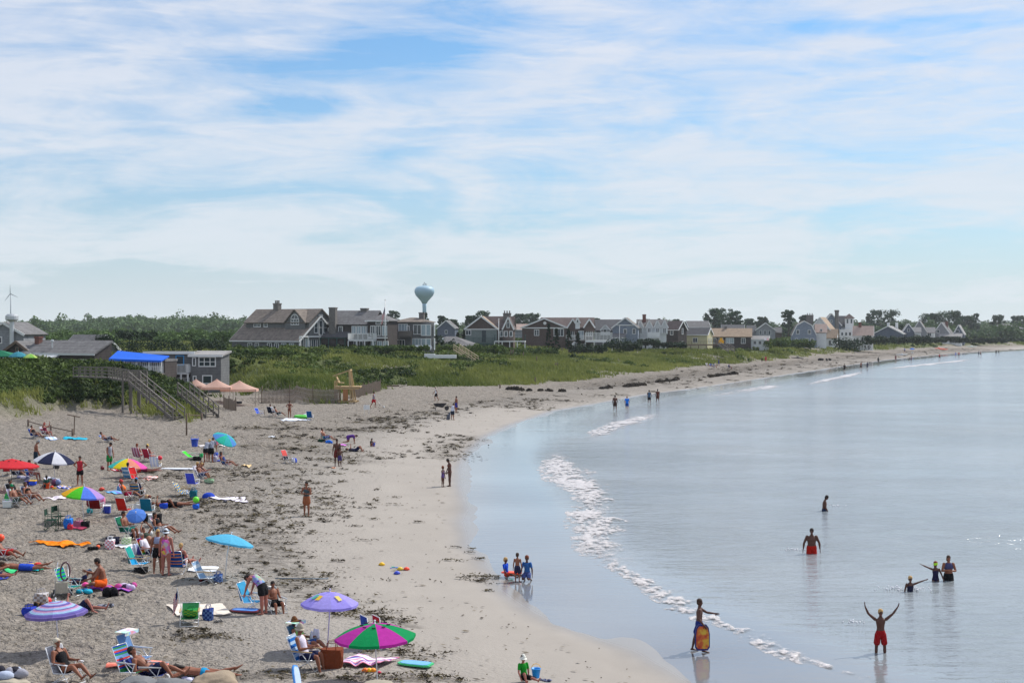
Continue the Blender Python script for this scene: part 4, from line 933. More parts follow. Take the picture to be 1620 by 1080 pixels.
simple('far_house', 'far slate gabled house beside the water tower, left of the trees', 690, 545, 560, -8, 'gy', 2, 30, 30, 26, 38, S_SLATE, R_GREY, [(16, 20, 4, 6)], group=GB)
simple('far_house', 'far pale roof glimpsed behind the two brown houses', 815, 545, 560, 0, 'gx', 0, 20, 24, 24, 32, S_LIGHT, R_PINK, [], group=GB)
simple('far_house', 'white far cottage at the right edge of the hedge line', 1520, 543, 880, 0, 'gx', 0, 24, 20, 8, 14, S_WHITE, R_PALE, [(6, 4, 4, 4), (16, 4, 4, 4)], group=GB)
simple('far_house', 'upper white farmhouse among the hillside trees at the far left', 107, 535, 1250, -10, 'gx', 0, 6, 8, 12, 15, S_WHITE, R_PALE, [(3, 8, 1.5, 2)], group=GB); simple('far_house', 'lower white farmhouse at the foot of the hillside trees', 84, 540, 1180, 8, 'gx', 0, 8, 8, 11, 15, S_WHITE, R_PALE, [(3, 8, 1.5, 2)], group=GB)

# restaurant and club buildings on the left
GR = 'buildings of the beach club on the left'
h = House('grey_gabled_building', 'grey gabled building with a large metal exhaust duct up its wall at the left edge', -26, 575, 215, -6, 'building', GR)
h.vol('gy', 0, 66, 0, 80, -8, 46, 64, S_LIGHT, R_GREY, 3, WHITE); h.win('front', 26, 37, 10, 11, 0, (2, 1)); h.win('front', 54, 20, 8, 9)
dk = MB(); q = h.s; dk.tube([(49 * q, -.45, 14 * q), (49 * q, -.45, 66 * q)], .34, 12); dk.lathe([(.34, 0), (.75, .15), (.95, .35), (.95, .9), (.8, 1.0), (.75, 1.15), (.3, 1.2)], (49 * q, -.45, 66 * q), 16); dk.box(45 * q, 53 * q, -.7, -.1, 8 * q, 16 * q); dk.build('exhaust_duct', METAL, h.e)
h = House('long_restaurant', 'long low brown restaurant with a pale grey roof behind the shrubs', 8, 580, 196, -28, 'building', GR)
h.vol('gy', 0, 54, 0, 120, -8, 24, 39, S_DARK, R_GREY, 3, WOODB)
h.vol('shed', 46, 196, -6, 30, -8, 22, 40, S_DARK, R_GREY, 3, METAL); h.vol('shed', 60, 125, -26, -8, -8, 14, 18, S_DARK, METAL, 1, WHITE)
h.win('front', 27, 28, 8, 8, 0, (1, 1), frame=WOODB); h.win('front', 172, 8, 16, 12, -6, (2, 1)); h.chim(52, 20, 34, 48, 9, 8, BRICK)
h.part('vent_pipe', lambda b: (b.lathe([(.1, 0), (.1, 1.0), (.22, 1.05), (.22, 1.3), (.05, 1.35)], (96 * h.s, 6 * h.s, 28 * h.s), 10)), METAL)
h = House('hip_roof_building', 'grey building with a broad steep roof and white rake board behind the restaurant', 92, 580, 214, -28, 'building', GR)
h.vol('gx', 0, 62, 0, 76, -8, 20, 49, S_GREY, R_GREY, 3, WHITE)
# deck pavilion with the blue awning
h = House('awning_building', 'glazed deck building under a bright blue canvas awning', 178, 600, 180, -6, 'building', GR)
h.vol('flat', 0, 84, 4, 60, -8, 28, 28, S_DARK, R_GREY, 1)
BLUEC = mat('blue_awning_canvas', srgb(18, 105, 225), .7, .06, 3, .15, 20, transl=.2)
q = h.s; am = MB(); P8 = [(-3, -8, 33), (84, -12, 30.5), (84, 24, 37), (-3, 30, 45)]
am.add([(a * q, b * q, c * q) for a, b, c in P8] + [(a * q, b * q, c * q - .16) for a, b, c in P8], [[0, 1, 2, 3], [7, 6, 5, 4], [0, 4, 5, 1], [1, 5, 6, 2], [2, 6, 7, 3], [3, 7, 4, 0]])
am.add([(-3 * q, -8 * q, 33 * q), (84 * q, -12 * q, 30.5 * q), (84 * q, -12.2 * q, 27.5 * q), (-3 * q, -8.2 * q, 29.5 * q)], [[0, 1, 2, 3]]); am.build('awning', BLUEC, h.e)
for i in range(9): h.win('front', 6 + i * 9, 18, 7.4, 20, 4, (2, 1), glass=GLASS if i % 3 else GLASSB)
for i in range(5): p = MB(); p.bar(((2 + i * 20) * q, -7 * q, -8 * q), ((2 + i * 20) * q, -7 * q, 30 * q), .12); p.build('post', WHITE, h.e)
h.deck(44, 84, -10, 3.5, 10, 1.5, WOODG, gz_=-20); h.rail(44, 84, -10, 10, 21, WHITE, step=.2)
h = House('beach_club', 'two storey grey shingled beach club with white balcony and flat pale roof', 262, 618, 186, -4, 'building', GR)
h.vol('flat', -36, 42, 10, 50, -8, 58, 58, S_GREY, R_PALE, 3, WHITE); h.vol('shed', 41, 89, 0, 50, -8, 55, 60, S_GREY, R_PALE, 4, WHITE)
h.win('front', 67, 46, 28, 16, 0, (3, 2)); h.win('front', 46, 46, 6, 14, 0, (1, 1)); h.win('front', 67, 18, 16, 14, 0, (1, 1)); h.win('front', 47, 20, 6, 8, 0, (1, 1))
BLF = mat('blue_window_frame', srgb(70, 150, 205), .6, .05)
h.win('front', 20, 48, 14, 16, 10, (1, 1), frame=BLF); h.win('front', -18, 44, 12, 20, 10, (3, 1)); h.win('front', -4, 44, 8, 20, 10)
h.deck(5, 38, -8, 9.5, 28, 1.6, WHITE); h.rail(5, 38, -8, 28, 42, WHITE, step=.16, y1=9); h.win('front', 12, 14, 9, 14, 10); h.win('front', 22, 14, 9, 14, 10); h.win('front', 32, 14, 9, 14, 10)
em = MB(); em.lathe([(.34, 0), (.34, .03)], (0, 0, 0), 18); em.lathe([(.27, .032), (.27, .05)], (0, 0, 0), 18, 1); em.lathe([(.16, .052), (.16, .07)], (-.05, 0, 0), 12, 2)
eo = em.build('round_emblem', [BLF, WHITE, mat('emblem_blue', srgb(30, 90, 160), .6)], h.e); eo.location = (9 * h.s, -8 * h.s - .12, 35 * h.s); eo.rotation_euler = (math.radians(90), 0, 0)

# ------------------------------------------------------------------ landmarks
def water_tower():
    D = 1050; s = D / F; e = empty('water_tower', atD(671.5, 530, D), 0, 'pale blue water tower with a bulb shaped tank rising behind the houses', 'water tower')
    M_ = mat('water_tower_paint', (.30, .46, .56), .5, .06, .1); b = MB(); z = lambda y: (530 - y) * s
    prof = [(3.3 * s, z(530)), (3.1 * s, z(486)), (3.6 * s, z(480)), (6 * s, z(476)), (10.5 * s, z(471)), (14 * s, z(467)), (15.8 * s, z(462)), (15.7 * s, z(459)), (14.5 * s, z(456)), (12 * s, z(453.8)), (8 * s, z(452.6)), (3 * s, z(452.1))]
    b2 = MB(); b2.lathe(prof[:3], n=28); b2.build('stem', M_, e, smooth=True); b.lathe(prof[2:], n=36); b.build('tank', M_, e, smooth=True)
    r = MB(); ring = [(3.2 * s * math.cos(a), 3.2 * s * math.sin(a), z(450.6)) for a in np.linspace(0, 6.283, 17)]; r.tube(ring, .1, 5); [r.tube([(p[0], p[1], z(452.4)), p], .08, 4) for p in ring[::2]]; r.build('railing', M_, e)
    for dx, hh in ((-1.5, 2.2), (0, 4.5), (1.6, 3), (2.6, 2)): a = MB(); a.tube([(dx * s, 0, z(452.3)), (dx * s, 0, z(450 - hh + 1.5))], .12, 5); a.box(dx * s - .4, dx * s + .4, -.3, .3, z(450 - hh + 2.4), z(450 - hh + 1)); a.build('antenna', METAL, e)
water_tower()
def turbine():
    D = 1700; s = D / F; e = empty('wind_turbine', atD(17, 525, D), 0, 'slender white three bladed wind turbine on the far left skyline', 'wind turbine')
    M_ = mat('turbine_paint', (.40, .45, .48), .5, .05); zh = (525 - 465) * s
    b = MB(); b.lathe([(1.25 * s, 0), (.75 * s, zh)], n=14); b.build('tower', M_, e, True); n_ = MB(); n_.ball((0, 0, zh + .4 * s), (1.4 * s, 2.2 * s, 1.0 * s), 12); n_.build('nacelle', M_, e, True)
    for dx, dy in ((-.3, 16.5), (-7.5, -10), (14, -6.5)):
        d = Vector((dx, 0, dy)).normalized(); L_ = 14.5 * s; c = Vector((0, -2.4 * s, zh + .4 * s)); w_ = Vector((d.z, 0, -d.x))
        k = MB(); P = []
        for t, wd in ((0, .35), (.15, .75), (.5, .5), (1, .12)):
            for a_, b_ in ((-1, -.2), (1, -.2), (1, .2), (-1, .2)): P.append(c + d * L_ * t + w_ * a_ * wd * s + Vector((0, b_ * s * .5, 0)))
        k.add(P, [[3, 2, 1, 0], [12, 13, 14, 15]] + [[i * 4 + j, i * 4 + (j + 1) % 4, i * 4 + 4 + (j + 1) % 4, i * 4 + 4 + j] for i in range(3) for j in range(4)]); k.build('blade', M_, e)
turbine()
def flag_mesh(w, h, n=10, m=7, droop=.0, amp=.06):
    v = []; f = []; mi = []
    nx, nz_ = 14, 13
    for i in range(nx + 1):
        for j in range(nz_ + 1):
            u = i / nx; k = j / nz_; x = u * w * (1 - droop * .75); z = -k * h - droop * u * w * .9
            v.append((x, amp * math.sin(u * 9 + k * 2) * u + amp * .3 * math.sin(u * 23), z))
    for i in range(nx):
        for j in range(nz_):
            f.append([i * (nz_ + 1) + j, i * (nz_ + 1) + j + 1, (i + 1) * (nz_ + 1) + j + 1, (i + 1) * (nz_ + 1) + j]); mi.append(2 if (i < nx * .4 and j < 7) else (0 if j % 2 == 0 else 1))
    return v, f, mi
FRED, FWHT, FBLU = cloth((170, 40, 50)), cloth((225, 225, 228)), cloth((38, 45, 95))
def flagpole(px, pt, pb, D, label, r=.11):
    s = D / F; b = MB(); H = (pb - pt) * s; b.lathe([(r, -1), (r * .6, H)], n=10); b.ball((0, 0, H + .08), .14, 8); o = b.build('flagpole', mat('pole_white', (.68, .69, .68), .4), None, True, atD(px, pb, D)); tag(o, label, 'flagpole', 'tall poles in the dunes and yards'); return o
flagpole(609.3, 475, 556, 286, 'tall white flagpole before the balcony house, carrying the striped flag'); flagpole(789, 505, 556, 320, 'bare thin flagpole in front of the brown gabled house'); flagpole(980, 517, 548, 380, 'thin bare pole before the blue grey gabled house', .08)
v, f, mi = flag_mesh(2.6, 1.5, droop=1.0, amp=.22); v = [(-x, y, z) for x, y, z in v]
o = mesh_obj('flag', v, f, [FRED, FWHT, FBLU], None, mi, False, atD(609, 484, 286)); tag(o, 'limp red and white striped flag with blue corner on the tall flagpole', 'flag')
# ------------------------------------------------------------------ wooden stairs down the dune
def stairs(label, top, bot, zt, Dt, zb, Db, width, nst, side, mwood, group='wooden beach stairs'):
    a = atD(top[0], HZ + (CZ - zt) * F / Dt, Dt); b = atD(bot[0], HZ + (CZ - zb) * F / Db, Db)
    e = empty('beach_stairs', b, 0, label, 'stairs', group); A = a - b; d = Vector((A.x, A.y, 0)).normalized(); n = Vector((-d.y, d.x, 0)) * side * width
    for k, off in enumerate((Vector((0, 0, 0)), n)):
        m = MB(); m.bar(off + Vector((0, 0, -.1)), off + A + Vector((0, 0, -.1)), .08, .3); m.build('stringer', mwood, e)
        m = MB(); m.bar(off + Vector((0, 0, .95)), off + A + Vector((0, 0, .95)), .09, .09); m.bar(off + Vector((0, 0, .5)), off + A + Vector((0, 0, .5)), .05, .09)
        for i in range(7): p = A * (i / 6); m.bar(off + p + Vector((0, 0, -.5 if i else -.6)), off + p + Vector((0, 0, 1.0)), .11)
        m.build('handrail', mwood, e)
    for i in range(nst):
        p = A * ((i + .5) / nst); m = MB(); m.add([p + n * t + d * w_ + Vector((0, 0, z_)) for z_ in (.0, .06) for t in (0, 1) for w_ in (-.16, .16)], [[0, 2, 3, 1], [4, 5, 7, 6], [0, 1, 5, 4], [1, 3, 7, 5], [3, 2, 6, 7], [2, 0, 4, 6]]); m.build('tread', mwood, e)
    return e, b, A, n, d
e, b, A, n, d = stairs('long grey wooden stairs with raised landing coming down the left dune', (221, 0), (292, 0), 4.5, 148, 1.25, 138, 1.2, 18, 1, WOODG)
# landing and the walkway up over the crest
def to_e(p): return p - b
m = MB(); T0 = A; L1 = T0 + Vector((-2.0, .9, 0)); L2 = L1 + Vector((-2.6, 3.4, .2)); L3 = L2 + Vector((-5.5, 6, -.1)); nn = Vector((.45, 1.1, 0))
def plank(m_, p0, p1, nv): m_.add([p0, p1, p1 + nv, p0 + nv, p0 - Vector((0, 0, .14)), p1 - Vector((0, 0, .14)), p1 + nv - Vector((0, 0, .14)), p0 + nv - Vector((0, 0, .14))], [[0, 1, 2, 3], [7, 6, 5, 4], [0, 4, 5, 1], [1, 5, 6, 2], [2, 6, 7, 3], [3, 7, 4, 0]])
plank(m, L1, T0, nn); m.build('landing', WOODG, e); m = MB(); plank(m, L2, L1, nn); plank(m, L3, L2, nn); m.build('walkway', WOODG, e)
for off in (Vector((0, 0, 0)), nn):
    m = MB()
    for P, Q in ((T0, L1), (L1, L2), (L2, L3)):
        for hh in (1.0, .65, .3): m.bar(P + off + Vector((0, 0, hh)), Q + off + Vector((0, 0, hh)), .06, .09)
        k = 6
        for i in range(k + 1): p = P.lerp(Q, i / k) + off; m.bar(p - Vector((0, 0, .2)), p + Vector((0, 0, 1.05)), .08)
    m.build('guard_rail', WOODG, e)
for p in (T0, T0 + nn, T0.lerp(L1, .5), L1, L1 + nn, T0.lerp(L1, .5) + nn): m = MB(); m.bar(p + Vector((0, 0, -3.6)), p + Vector((0, 0, .9)), .2); m.build('support_post', WOODG, e)
m = MB(); m.bar(T0 * .45 + Vector((0, 0, -2)), T0 * .45 + Vector((0, 0, 0)), .2); m.bar(T0 * .3 + Vector((0, 0, -2)), T0 * .3, .2); m.build('support_post', WOODG, e)
stairs('second grey wooden stairs with two handrails, beside the pink tents', (300, 0), (346, 0), 3.2, 152, 1.2, 143, 1.3, 12, 1, WOODG)
stairs('short sand coloured stairs rising through the dune grass below the low pale house', (727, 0), (757, 0), 5.5, 300, 3.5, 272, 1.3, 10, 1, mat('bleached_wood', (.42, .34, .22), .85, .2, 5))
stairs('grey ramp stairs at the end of the boardwalk under the tan roofed cottage', (1141, 0), (1162, 0), 5.7, 400, 4.1, 360, 1.5, 10, 1, WOODG)
# post and rail bits
def post(px, pb, hpx, r, label, group='weathered posts in the sand and dune grass', m=None, D=None):
    p = at(px, pb) if D is None else atD(px, pb, D); s = p.y / F; b = MB(); b.lathe([(r, -.4), (r * .95, hpx * s), (r * .5, hpx * s + r * .5)], n=9); o = b.build('post', m or WOODB, None, True, p); tag(o, label, 'post', group); return o
post(295.2, 688, 34, .07, 'tall thin dark pole standing alone below the long stairs')
post(148.5, 560, 1, .05, 'short stake in the dune grass', D=150) if False else None
def rail_fence(P, label, hpx, m, name='rail_fence', group=None):
    pts = [at(a, b) for a, b in P]; e = empty(name, pts[0], 0, label, 'fence', group)
    for i, p in enumerate(pts):
        q = p - pts[0]; b = MB(); b.lathe([(.10, -.4), (.09, hpx * p.y / F)], (q.x, q.y, q.z), 8); b.build('post', m, e, True)
        if i:
            o = pts[i - 1] - pts[0]; z0, z1 = hpx * pts[i - 1].y / F * .72, hpx * p.y / F * .6
            b = MB(); b.tube([(o.x, o.y, o.z + z0), (q.x, q.y, q.z + z1)], .05, 6); b.build('rail', m, e)
rail_fence([(44.7, 674), (80.4, 683), (114.8, 689)], 'low sagging split rail fence behind the two loungers at the far left', 11, WOODB)
p = at(117, 688); b = MB(); b.tube([(0, 0, -.3), (.05, 0, 1.45), (0, 0, 1.6)], .05, 6); b.tube([(-.55, 0, 1.72), (0, 0, 1.6), (.5, 0, 1.5)], .05, 6); tag(b.build('driftwood_post', WOODB, None, False, p), 'crooked driftwood post with a crosspiece at the end of the rail fence', 'post')
rail_fence([(299, 664), (319, 664)], 'short two post rail at the foot of the long stairs', 11, WOODB)
def snow_fence(P, h, label):
    pts = []
    for i in range(len(P) - 1):
        a, b_ = at(*P[i]), at(*P[i + 1]); n_ = max(2, int((b_ - a).length / .16))
        for k in range(n_):
            x, y = a.x + (b_.x - a.x) * k / n_, a.y + (b_.y - a.y) * k / n_; pts.append(Vector((x, y, gz(x, y))))
    o0 = pts[0].copy(); e = empty('snow_fence', o0, 0, label, 'fence', 'slatted sand fences at the dune foot'); sl = MB(); w_ = MB()
    for i, p in enumerate(pts):
        q = p - o0; hh = h * (.92 + .12 * random.random()); sl.box(q.x - .05, q.x + .05, q.y - .01, q.y + .01, q.z - .1, q.z + hh)
        if i % 4 == 0 and i + 4 < len(pts):
            r_ = pts[i + 4] - o0
            for t in (.25, .6, .88): w_.bar(q + Vector((0, 0, h * t)), r_ + Vector((0, 0, h * t)), .02)
    sl.build('slats', mat('fence_slats', (.26, .21, .17), .9, .3, 8), e); w_.build('wire', METAL, e)
    for i in range(0, len(pts), 22): q = pts[i] - o0; b = MB(); b.lathe([(.06, -.3), (.055, h * 1.25)], (q.x, q.y, q.z), 6); b.build('post', WOODB, e)
snow_fence([(414, 637), (450, 637), (495, 637), (540, 636)], 1.7, 'long slatted sand fence along the dune foot behind the lifeguard chair')
snow_fence([(556, 630), (580, 624), (602, 618)], 1.4, 'slatted sand fence right of the lifeguard chair')
snow_fence([(354, 645), (364, 648), (374, 650)], 1.2, 'short slatted sand fence beside the pink tents')
for px, pb, hh in ((808, 565, 12), (811.5, 565, 12), (828, 567, 10), (849, 573, 9), (879, 580, 6), (882, 581, 7), (915, 563, 10), (917.5, 563, 10), (889, 556, 6), (847, 606, 9), (791, 614, 6), (936, 564, 5)):
    s_ = {808: 'left board of the pair', 811.5: 'right board of the pair', 828: 'stake right of the board pair', 849: 'stake between the board pair and the far pair', 879: 'low stake in the grass hollow', 882: 'taller stake in the grass hollow', 915: 'left of the two far dark boards', 917.5: 'right of the two far dark boards', 889: 'small stake below the second brown house', 847: 'stake at the grass edge above the weed heap', 791: 'lowest stake on the sand left of the weed heap', 936: 'last small stake toward the right'}[px]
    post(px, pb, hh, .12, 'weathered dune post, ' + s_)
# boardwalk at the yellow cottage
rail = House('boardwalk', 'dark low boardwalk with railings in front of the yellow and tan roofed cottages', 1056, 548, 395, 0, 'boardwalk', None)
rail.deck(0, 86, 0, 10, 3, 1.5, WOODB, gz_=-4); rail.rail(0, 86, 0, 3, 8, WOODB, step=.8)
yb = MB(); yb.box(-.7, .7, -.2, .2, 0, .9); yb.box(-.35, .35, -.16, .24, .9, 1.5); tag(yb.build('float_bag', mat('yellow_vinyl', srgb(240, 170, 20), .5), None, False, atD(1141, 543, 390)), 'bright yellow float hung at the end of the boardwalk', 'float')
wf = House('picket_fence', 'low white fence below the white cottages', 1000, 547, 392, 0, 'fence', None); wf.rail(0, 55, 0, -1, 4, WHITE, step=.3)
# white planks lying in the dune
for px, py, w_, D, lb in ((705, 563, 34, 270, 'long white boardwalk edge lying in the grass left of the short stairs'),):
    b = MB(); b.box(-w_ * D / F / 2, w_ * D / F / 2, -.6, .6, -.4, .22); b.box(-w_ * D / F / 2 - 2, -w_ * D / F / 2, -.3, .9, -.4, .4); tag(b.build('boardwalk', WHITE, None, False, atD(px, py, D)), lb, 'boardwalk')
# ------------------------------------------------------------------ people
def skinmat(k):
    c = {'fair': (170, 120, 98), 'tan': (134, 84, 62), 'dark': (84, 52, 40), 'pink': (158, 98, 84)}[k]
    return mat('skin_' + k, srgb(*c), .55, .07, 8, spec=.35)
FEAT = mat('eyes_and_brows', (.03, .02, .015), .5, .05); LIPS = mat('lips', (.30, .10, .09), .5, .05)
def hairmat(k): return mat('hair_' + k, srgb(*{'brown': (62, 42, 30), 'dark': (28, 20, 17), 'blond': (186, 150, 96), 'grey': (150, 146, 138), 'red': (120, 62, 34), 'white': (196, 186, 166)}[k]), .7, .25, 30, .5, 60)
V = Vector
def nrm(v): v = V(v); return v.normalized()
TSC = bpy.data.scenes.new('workbench'); TVL = TSC.view_layers[0]
def evalmesh(o):
    with bpy.context.temp_override(scene=TSC, view_layer=TVL):
        return bpy.data.meshes.new_from_object(o.evaluated_get(bpy.context.evaluated_depsgraph_get()))
# every pose: directions of body segments in the figure's own frame (x right, y forward, z up)
def pose(**k):
    p = dict(torso=(0, .02, 1), chest=None, neck=None, head=None, look=(0, 1, 0), lth=(-.05, .02, -1), lsh=(-.02, -.03, -1), rth=(.05, .02, -1), rsh=(.02, -.03, -1),
             lua=(-.22, 0, -1), lfa=(-.12, .15, -1), rua=(.22, 0, -1), rfa=(.12, .15, -1), lft=(-.12, 1, -.05), rft=(.12, 1, -.05), lha=None, rha=None)
    p.update(k); return p
POSES = {
 'stand': pose(), 'relaxed': pose(rth=(.12, .1, -1), rsh=(.02, -.1, -1)),
 'hips': pose(lua=(-.75, -.15, -.65), lfa=(.75, .35, -.45), rua=(.75, -.15, -.65), rfa=(-.75, .35, -.45), look=(0, .9, -.5), lth=(-.1, 0, -1), rth=(.12, 0, -1)),
 'crossed': pose(lua=(-.3, .15, -.9), lfa=(.8, .55, .05), rua=(.3, .15, -.9), rfa=(-.8, .55, .15)),
 'walk': pose(torso=(0, .08, 1), lth=(-.04, .42, -.9), lsh=(-.02, -.12, -1), rth=(.04, -.28, -.95), rsh=(.02, -.5, -.85), rft=(.05, .8, -.6), lua=(-.2, -.4, -.9), lfa=(-.1, -.05, -1), rua=(.2, .4, -.9), rfa=(.1, .6, -.8)),
 'arms_up': pose(lua=(-.74, .05, .62), lfa=(-.58, 0, .82), rua=(.74, .05, .62), rfa=(.42, 0, .9), lth=(-.12, 0, -1), rth=(.12, 0, -1), lha=(-.4, 0, .9), rha=(.15, 0, 1)),
 'point_left': pose(lua=(-.85, .1, .35), lfa=(-.93, .1, .36), rua=(.3, 0, -1), rfa=(.1, .2, -1)),
 'point_right': pose(rua=(.95, .1, -.05), rfa=(.97, .1, .12), lua=(-.4, .1, -.9), lfa=(-.2, .3, -.8)),
 'board': pose(torso=(0, .03, 1), lth=(-.02, -.3, -.95), lsh=(0, -.25, -1), rth=(.02, .34, -.95), rsh=(0, .0, -1), lua=(-.35, .75, -.5), lfa=(0, .97, -.12), rua=(.45, -.05, -.9), rfa=(.15, .55, -.65)),
 'look_down': pose(torso=(0, .05, 1), head=(0, .55, .83), look=(0, .7, -.8), neck=(0, .4, .9), lua=(-.2, .1, -1), lfa=(.25, .45, -.8), rua=(.2, .1, -1), rfa=(-.25, .45, -.8)),
 'bend': pose(torso=(0, .9, .35), chest=(0, .97, .05), neck=(0, .9, -.1), head=(0, .85, -.4), look=(0, -.1, -1), lua=(-.1, .35, -.95), lfa=(0, .3, -.95), rua=(.1, .35, -.95), rfa=(0, .3, -.95), lth=(-.1, -.12, -1), rth=(.1, -.1, -1)),
 'lean': pose(torso=(0, .5, .86), chest=(0, .7, .7), neck=(0, .7, .7), head=(0, .6, .7), look=(0, .5, -.8), lua=(-.1, .3, -.95), lfa=(0, .4, -.9), rua=(.1, .3, -.95), rfa=(0, .4, -.9)),
 # seated in a low chair, reclined
 'lounge': pose(torso=(0, -.50, .86), neck=(0, -.3, 1), head=(0, -.2, 1), look=(0, 1, .1), lth=(-.14, .93, .26), lsh=(-.05, .72, -.62), rth=(.14, .93, .30), rsh=(.05, .78, -.55), lft=(0, .6, .55), rft=(0, .6, .55), lua=(-.3, .3, -.85), lfa=(.0, .95, .05), rua=(.3, .3, -.85), rfa=(0, .95, .05)),
 'lounge_flat': pose(torso=(0, -.78, .62), neck=(0, -.6, .8), head=(0, -.5, .86), look=(0, .8, .6), lth=(-.12, .95, .22), lsh=(-.05, .9, -.35), rth=(.14, .8, .6), rsh=(.05, .6, -.8), lft=(0, .4, .8), rft=(0, .7, .4), lua=(-.3, .2, -.85), lfa=(.2, .95, .15), rua=(.3, .2, -.85), rfa=(-.2, .95, .2)),
 'chair': pose(torso=(0, -.28, .96), neck=(0, -.05, 1), head=(0, .12, 1), look=(0, .9, -.3), lth=(-.13, .98, .12), lsh=(-.04, .18, -.98), rth=(.13, .98, .08), rsh=(.04, .25, -.96), lua=(-.2, .35, -.9), lfa=(.3, .9, .1), rua=(.2, .35, -.9), rfa=(-.3, .9, .15)),
 'chair_arms': pose(torso=(0, -.4, .9), neck=(0, -.1, 1), head=(0, .1, 1), lth=(-.13, .96, .25), lsh=(-.04, .4, -.9), rth=(.13, .96, .3), rsh=(.04, .5, -.85), lua=(-.45, .7, .3), lfa=(.2, .3, .9), rua=(.45, .7, .3), rfa=(-.2, .3, .9)),
 # on the sand
 'knees_up': pose(torso=(0, -.1, 1), chest=(0, .25, .97), neck=(0, .3, .95), head=(0, .35, .93), look=(0, 1, -.4), lth=(-.16, .62, .77), lsh=(-.05, .25, -.97), rth=(.16, .6, .78), rsh=(.05, .3, -.95), lua=(-.15, .75, -.6), lfa=(.25, .8, .25), rua=(.15, .75, -.6), rfa=(-.25, .8, .25)),
 'cross_leg': pose(torso=(0, .1, 1), chest=(0, .3, .95), neck=(0, .4, .9), head=(0, .45, .9), look=(0, .8, -.6), lth=(-.6, .78, .12), lsh=(.75, .25, -.2), rth=(.35, .7, .65), rsh=(-.1, .25, -.95), lua=(-.1, .5, -.85), lfa=(.2, .8, -.3), rua=(.1, .6, -.7), rfa=(-.1, .8, .3), lft=(.6, .5, 0), rft=(0, 1, -.1)),
 'legs_out': pose(torso=(0, -.15, 1), neck=(0, .05, 1), head=(0, .1, 1), lth=(-.2, .97, .02), lsh=(-.1, .98, -.04), rth=(.25, .93, .2), rsh=(0, .9, -.3), lft=(-.1, .5, .9), rft=(.1, .5, .9), lua=(-.35, -.15, -.95), lfa=(-.1, -.1, -1), rua=(.3, .3, -.9), rfa=(0, .6, -.7)),
 'kneel': pose(torso=(0, .08, 1), lth=(-.12, .75, -.45), lsh=(-.05, -.95, -.12), rth=(.12, .75, -.45), rsh=(.05, -.95, -.12), lft=(0, -1, -.1), rft=(0, -1, -.1), lua=(-.3, .1, -.95), lfa=(-.1, .3, -.9), rua=(.3, .1, -.95), rfa=(.1, .2, -.95)),
 'all_fours': pose(torso=(0, .92, .18), chest=(0, .95, .1), neck=(0, .9, .2), head=(0, .8, -.1), look=(0, .3, -.9), lth=(-.1, .1, -1), lsh=(0, -1, -.06), rth=(.1, .0, -1), rsh=(0, -1, -.06), lft=(0, -1, -.1), rft=(0, -1, -.1), lua=(-.1, .1, -1), lfa=(0, .1, -1), rua=(.1, .1, -1), rfa=(0, .1, -1)),
 'prone': pose(torso=(0, 1, .10), chest=(0, .96, .20), neck=(0, .9, .35), head=(0, .95, .15), look=(0, .4, -.9), lth=(-.09, -1, -.03), lsh=(-.03, -1, .02), rth=(.09, -1, -.03), rsh=(.05, -.95, .25), lft=(0, -.9, .1), rft=(0, -.8, .6), lua=(-.6, .7, -.2), lfa=(.6, .75, -.02), rua=(.6, .7, -.2), rfa=(-.6, .75, -.02)),
 'supine': pose(torso=(0, -1, .04), neck=(0, -1, .12), head=(0, -.97, .25), look=(0, .2, 1), lth=(-.1, 1, .0), lsh=(-.04, 1, -.02), rth=(.12, .7, .72), rsh=(.04, .55, -.83), lft=(-.2, .3, .9), rft=(.1, 1, -.1), lua=(-.35, .8, .0), lfa=(-.1, 1, -.02), rua=(.5, .5, .5), rfa=(-.6, -.2, .7)),
}
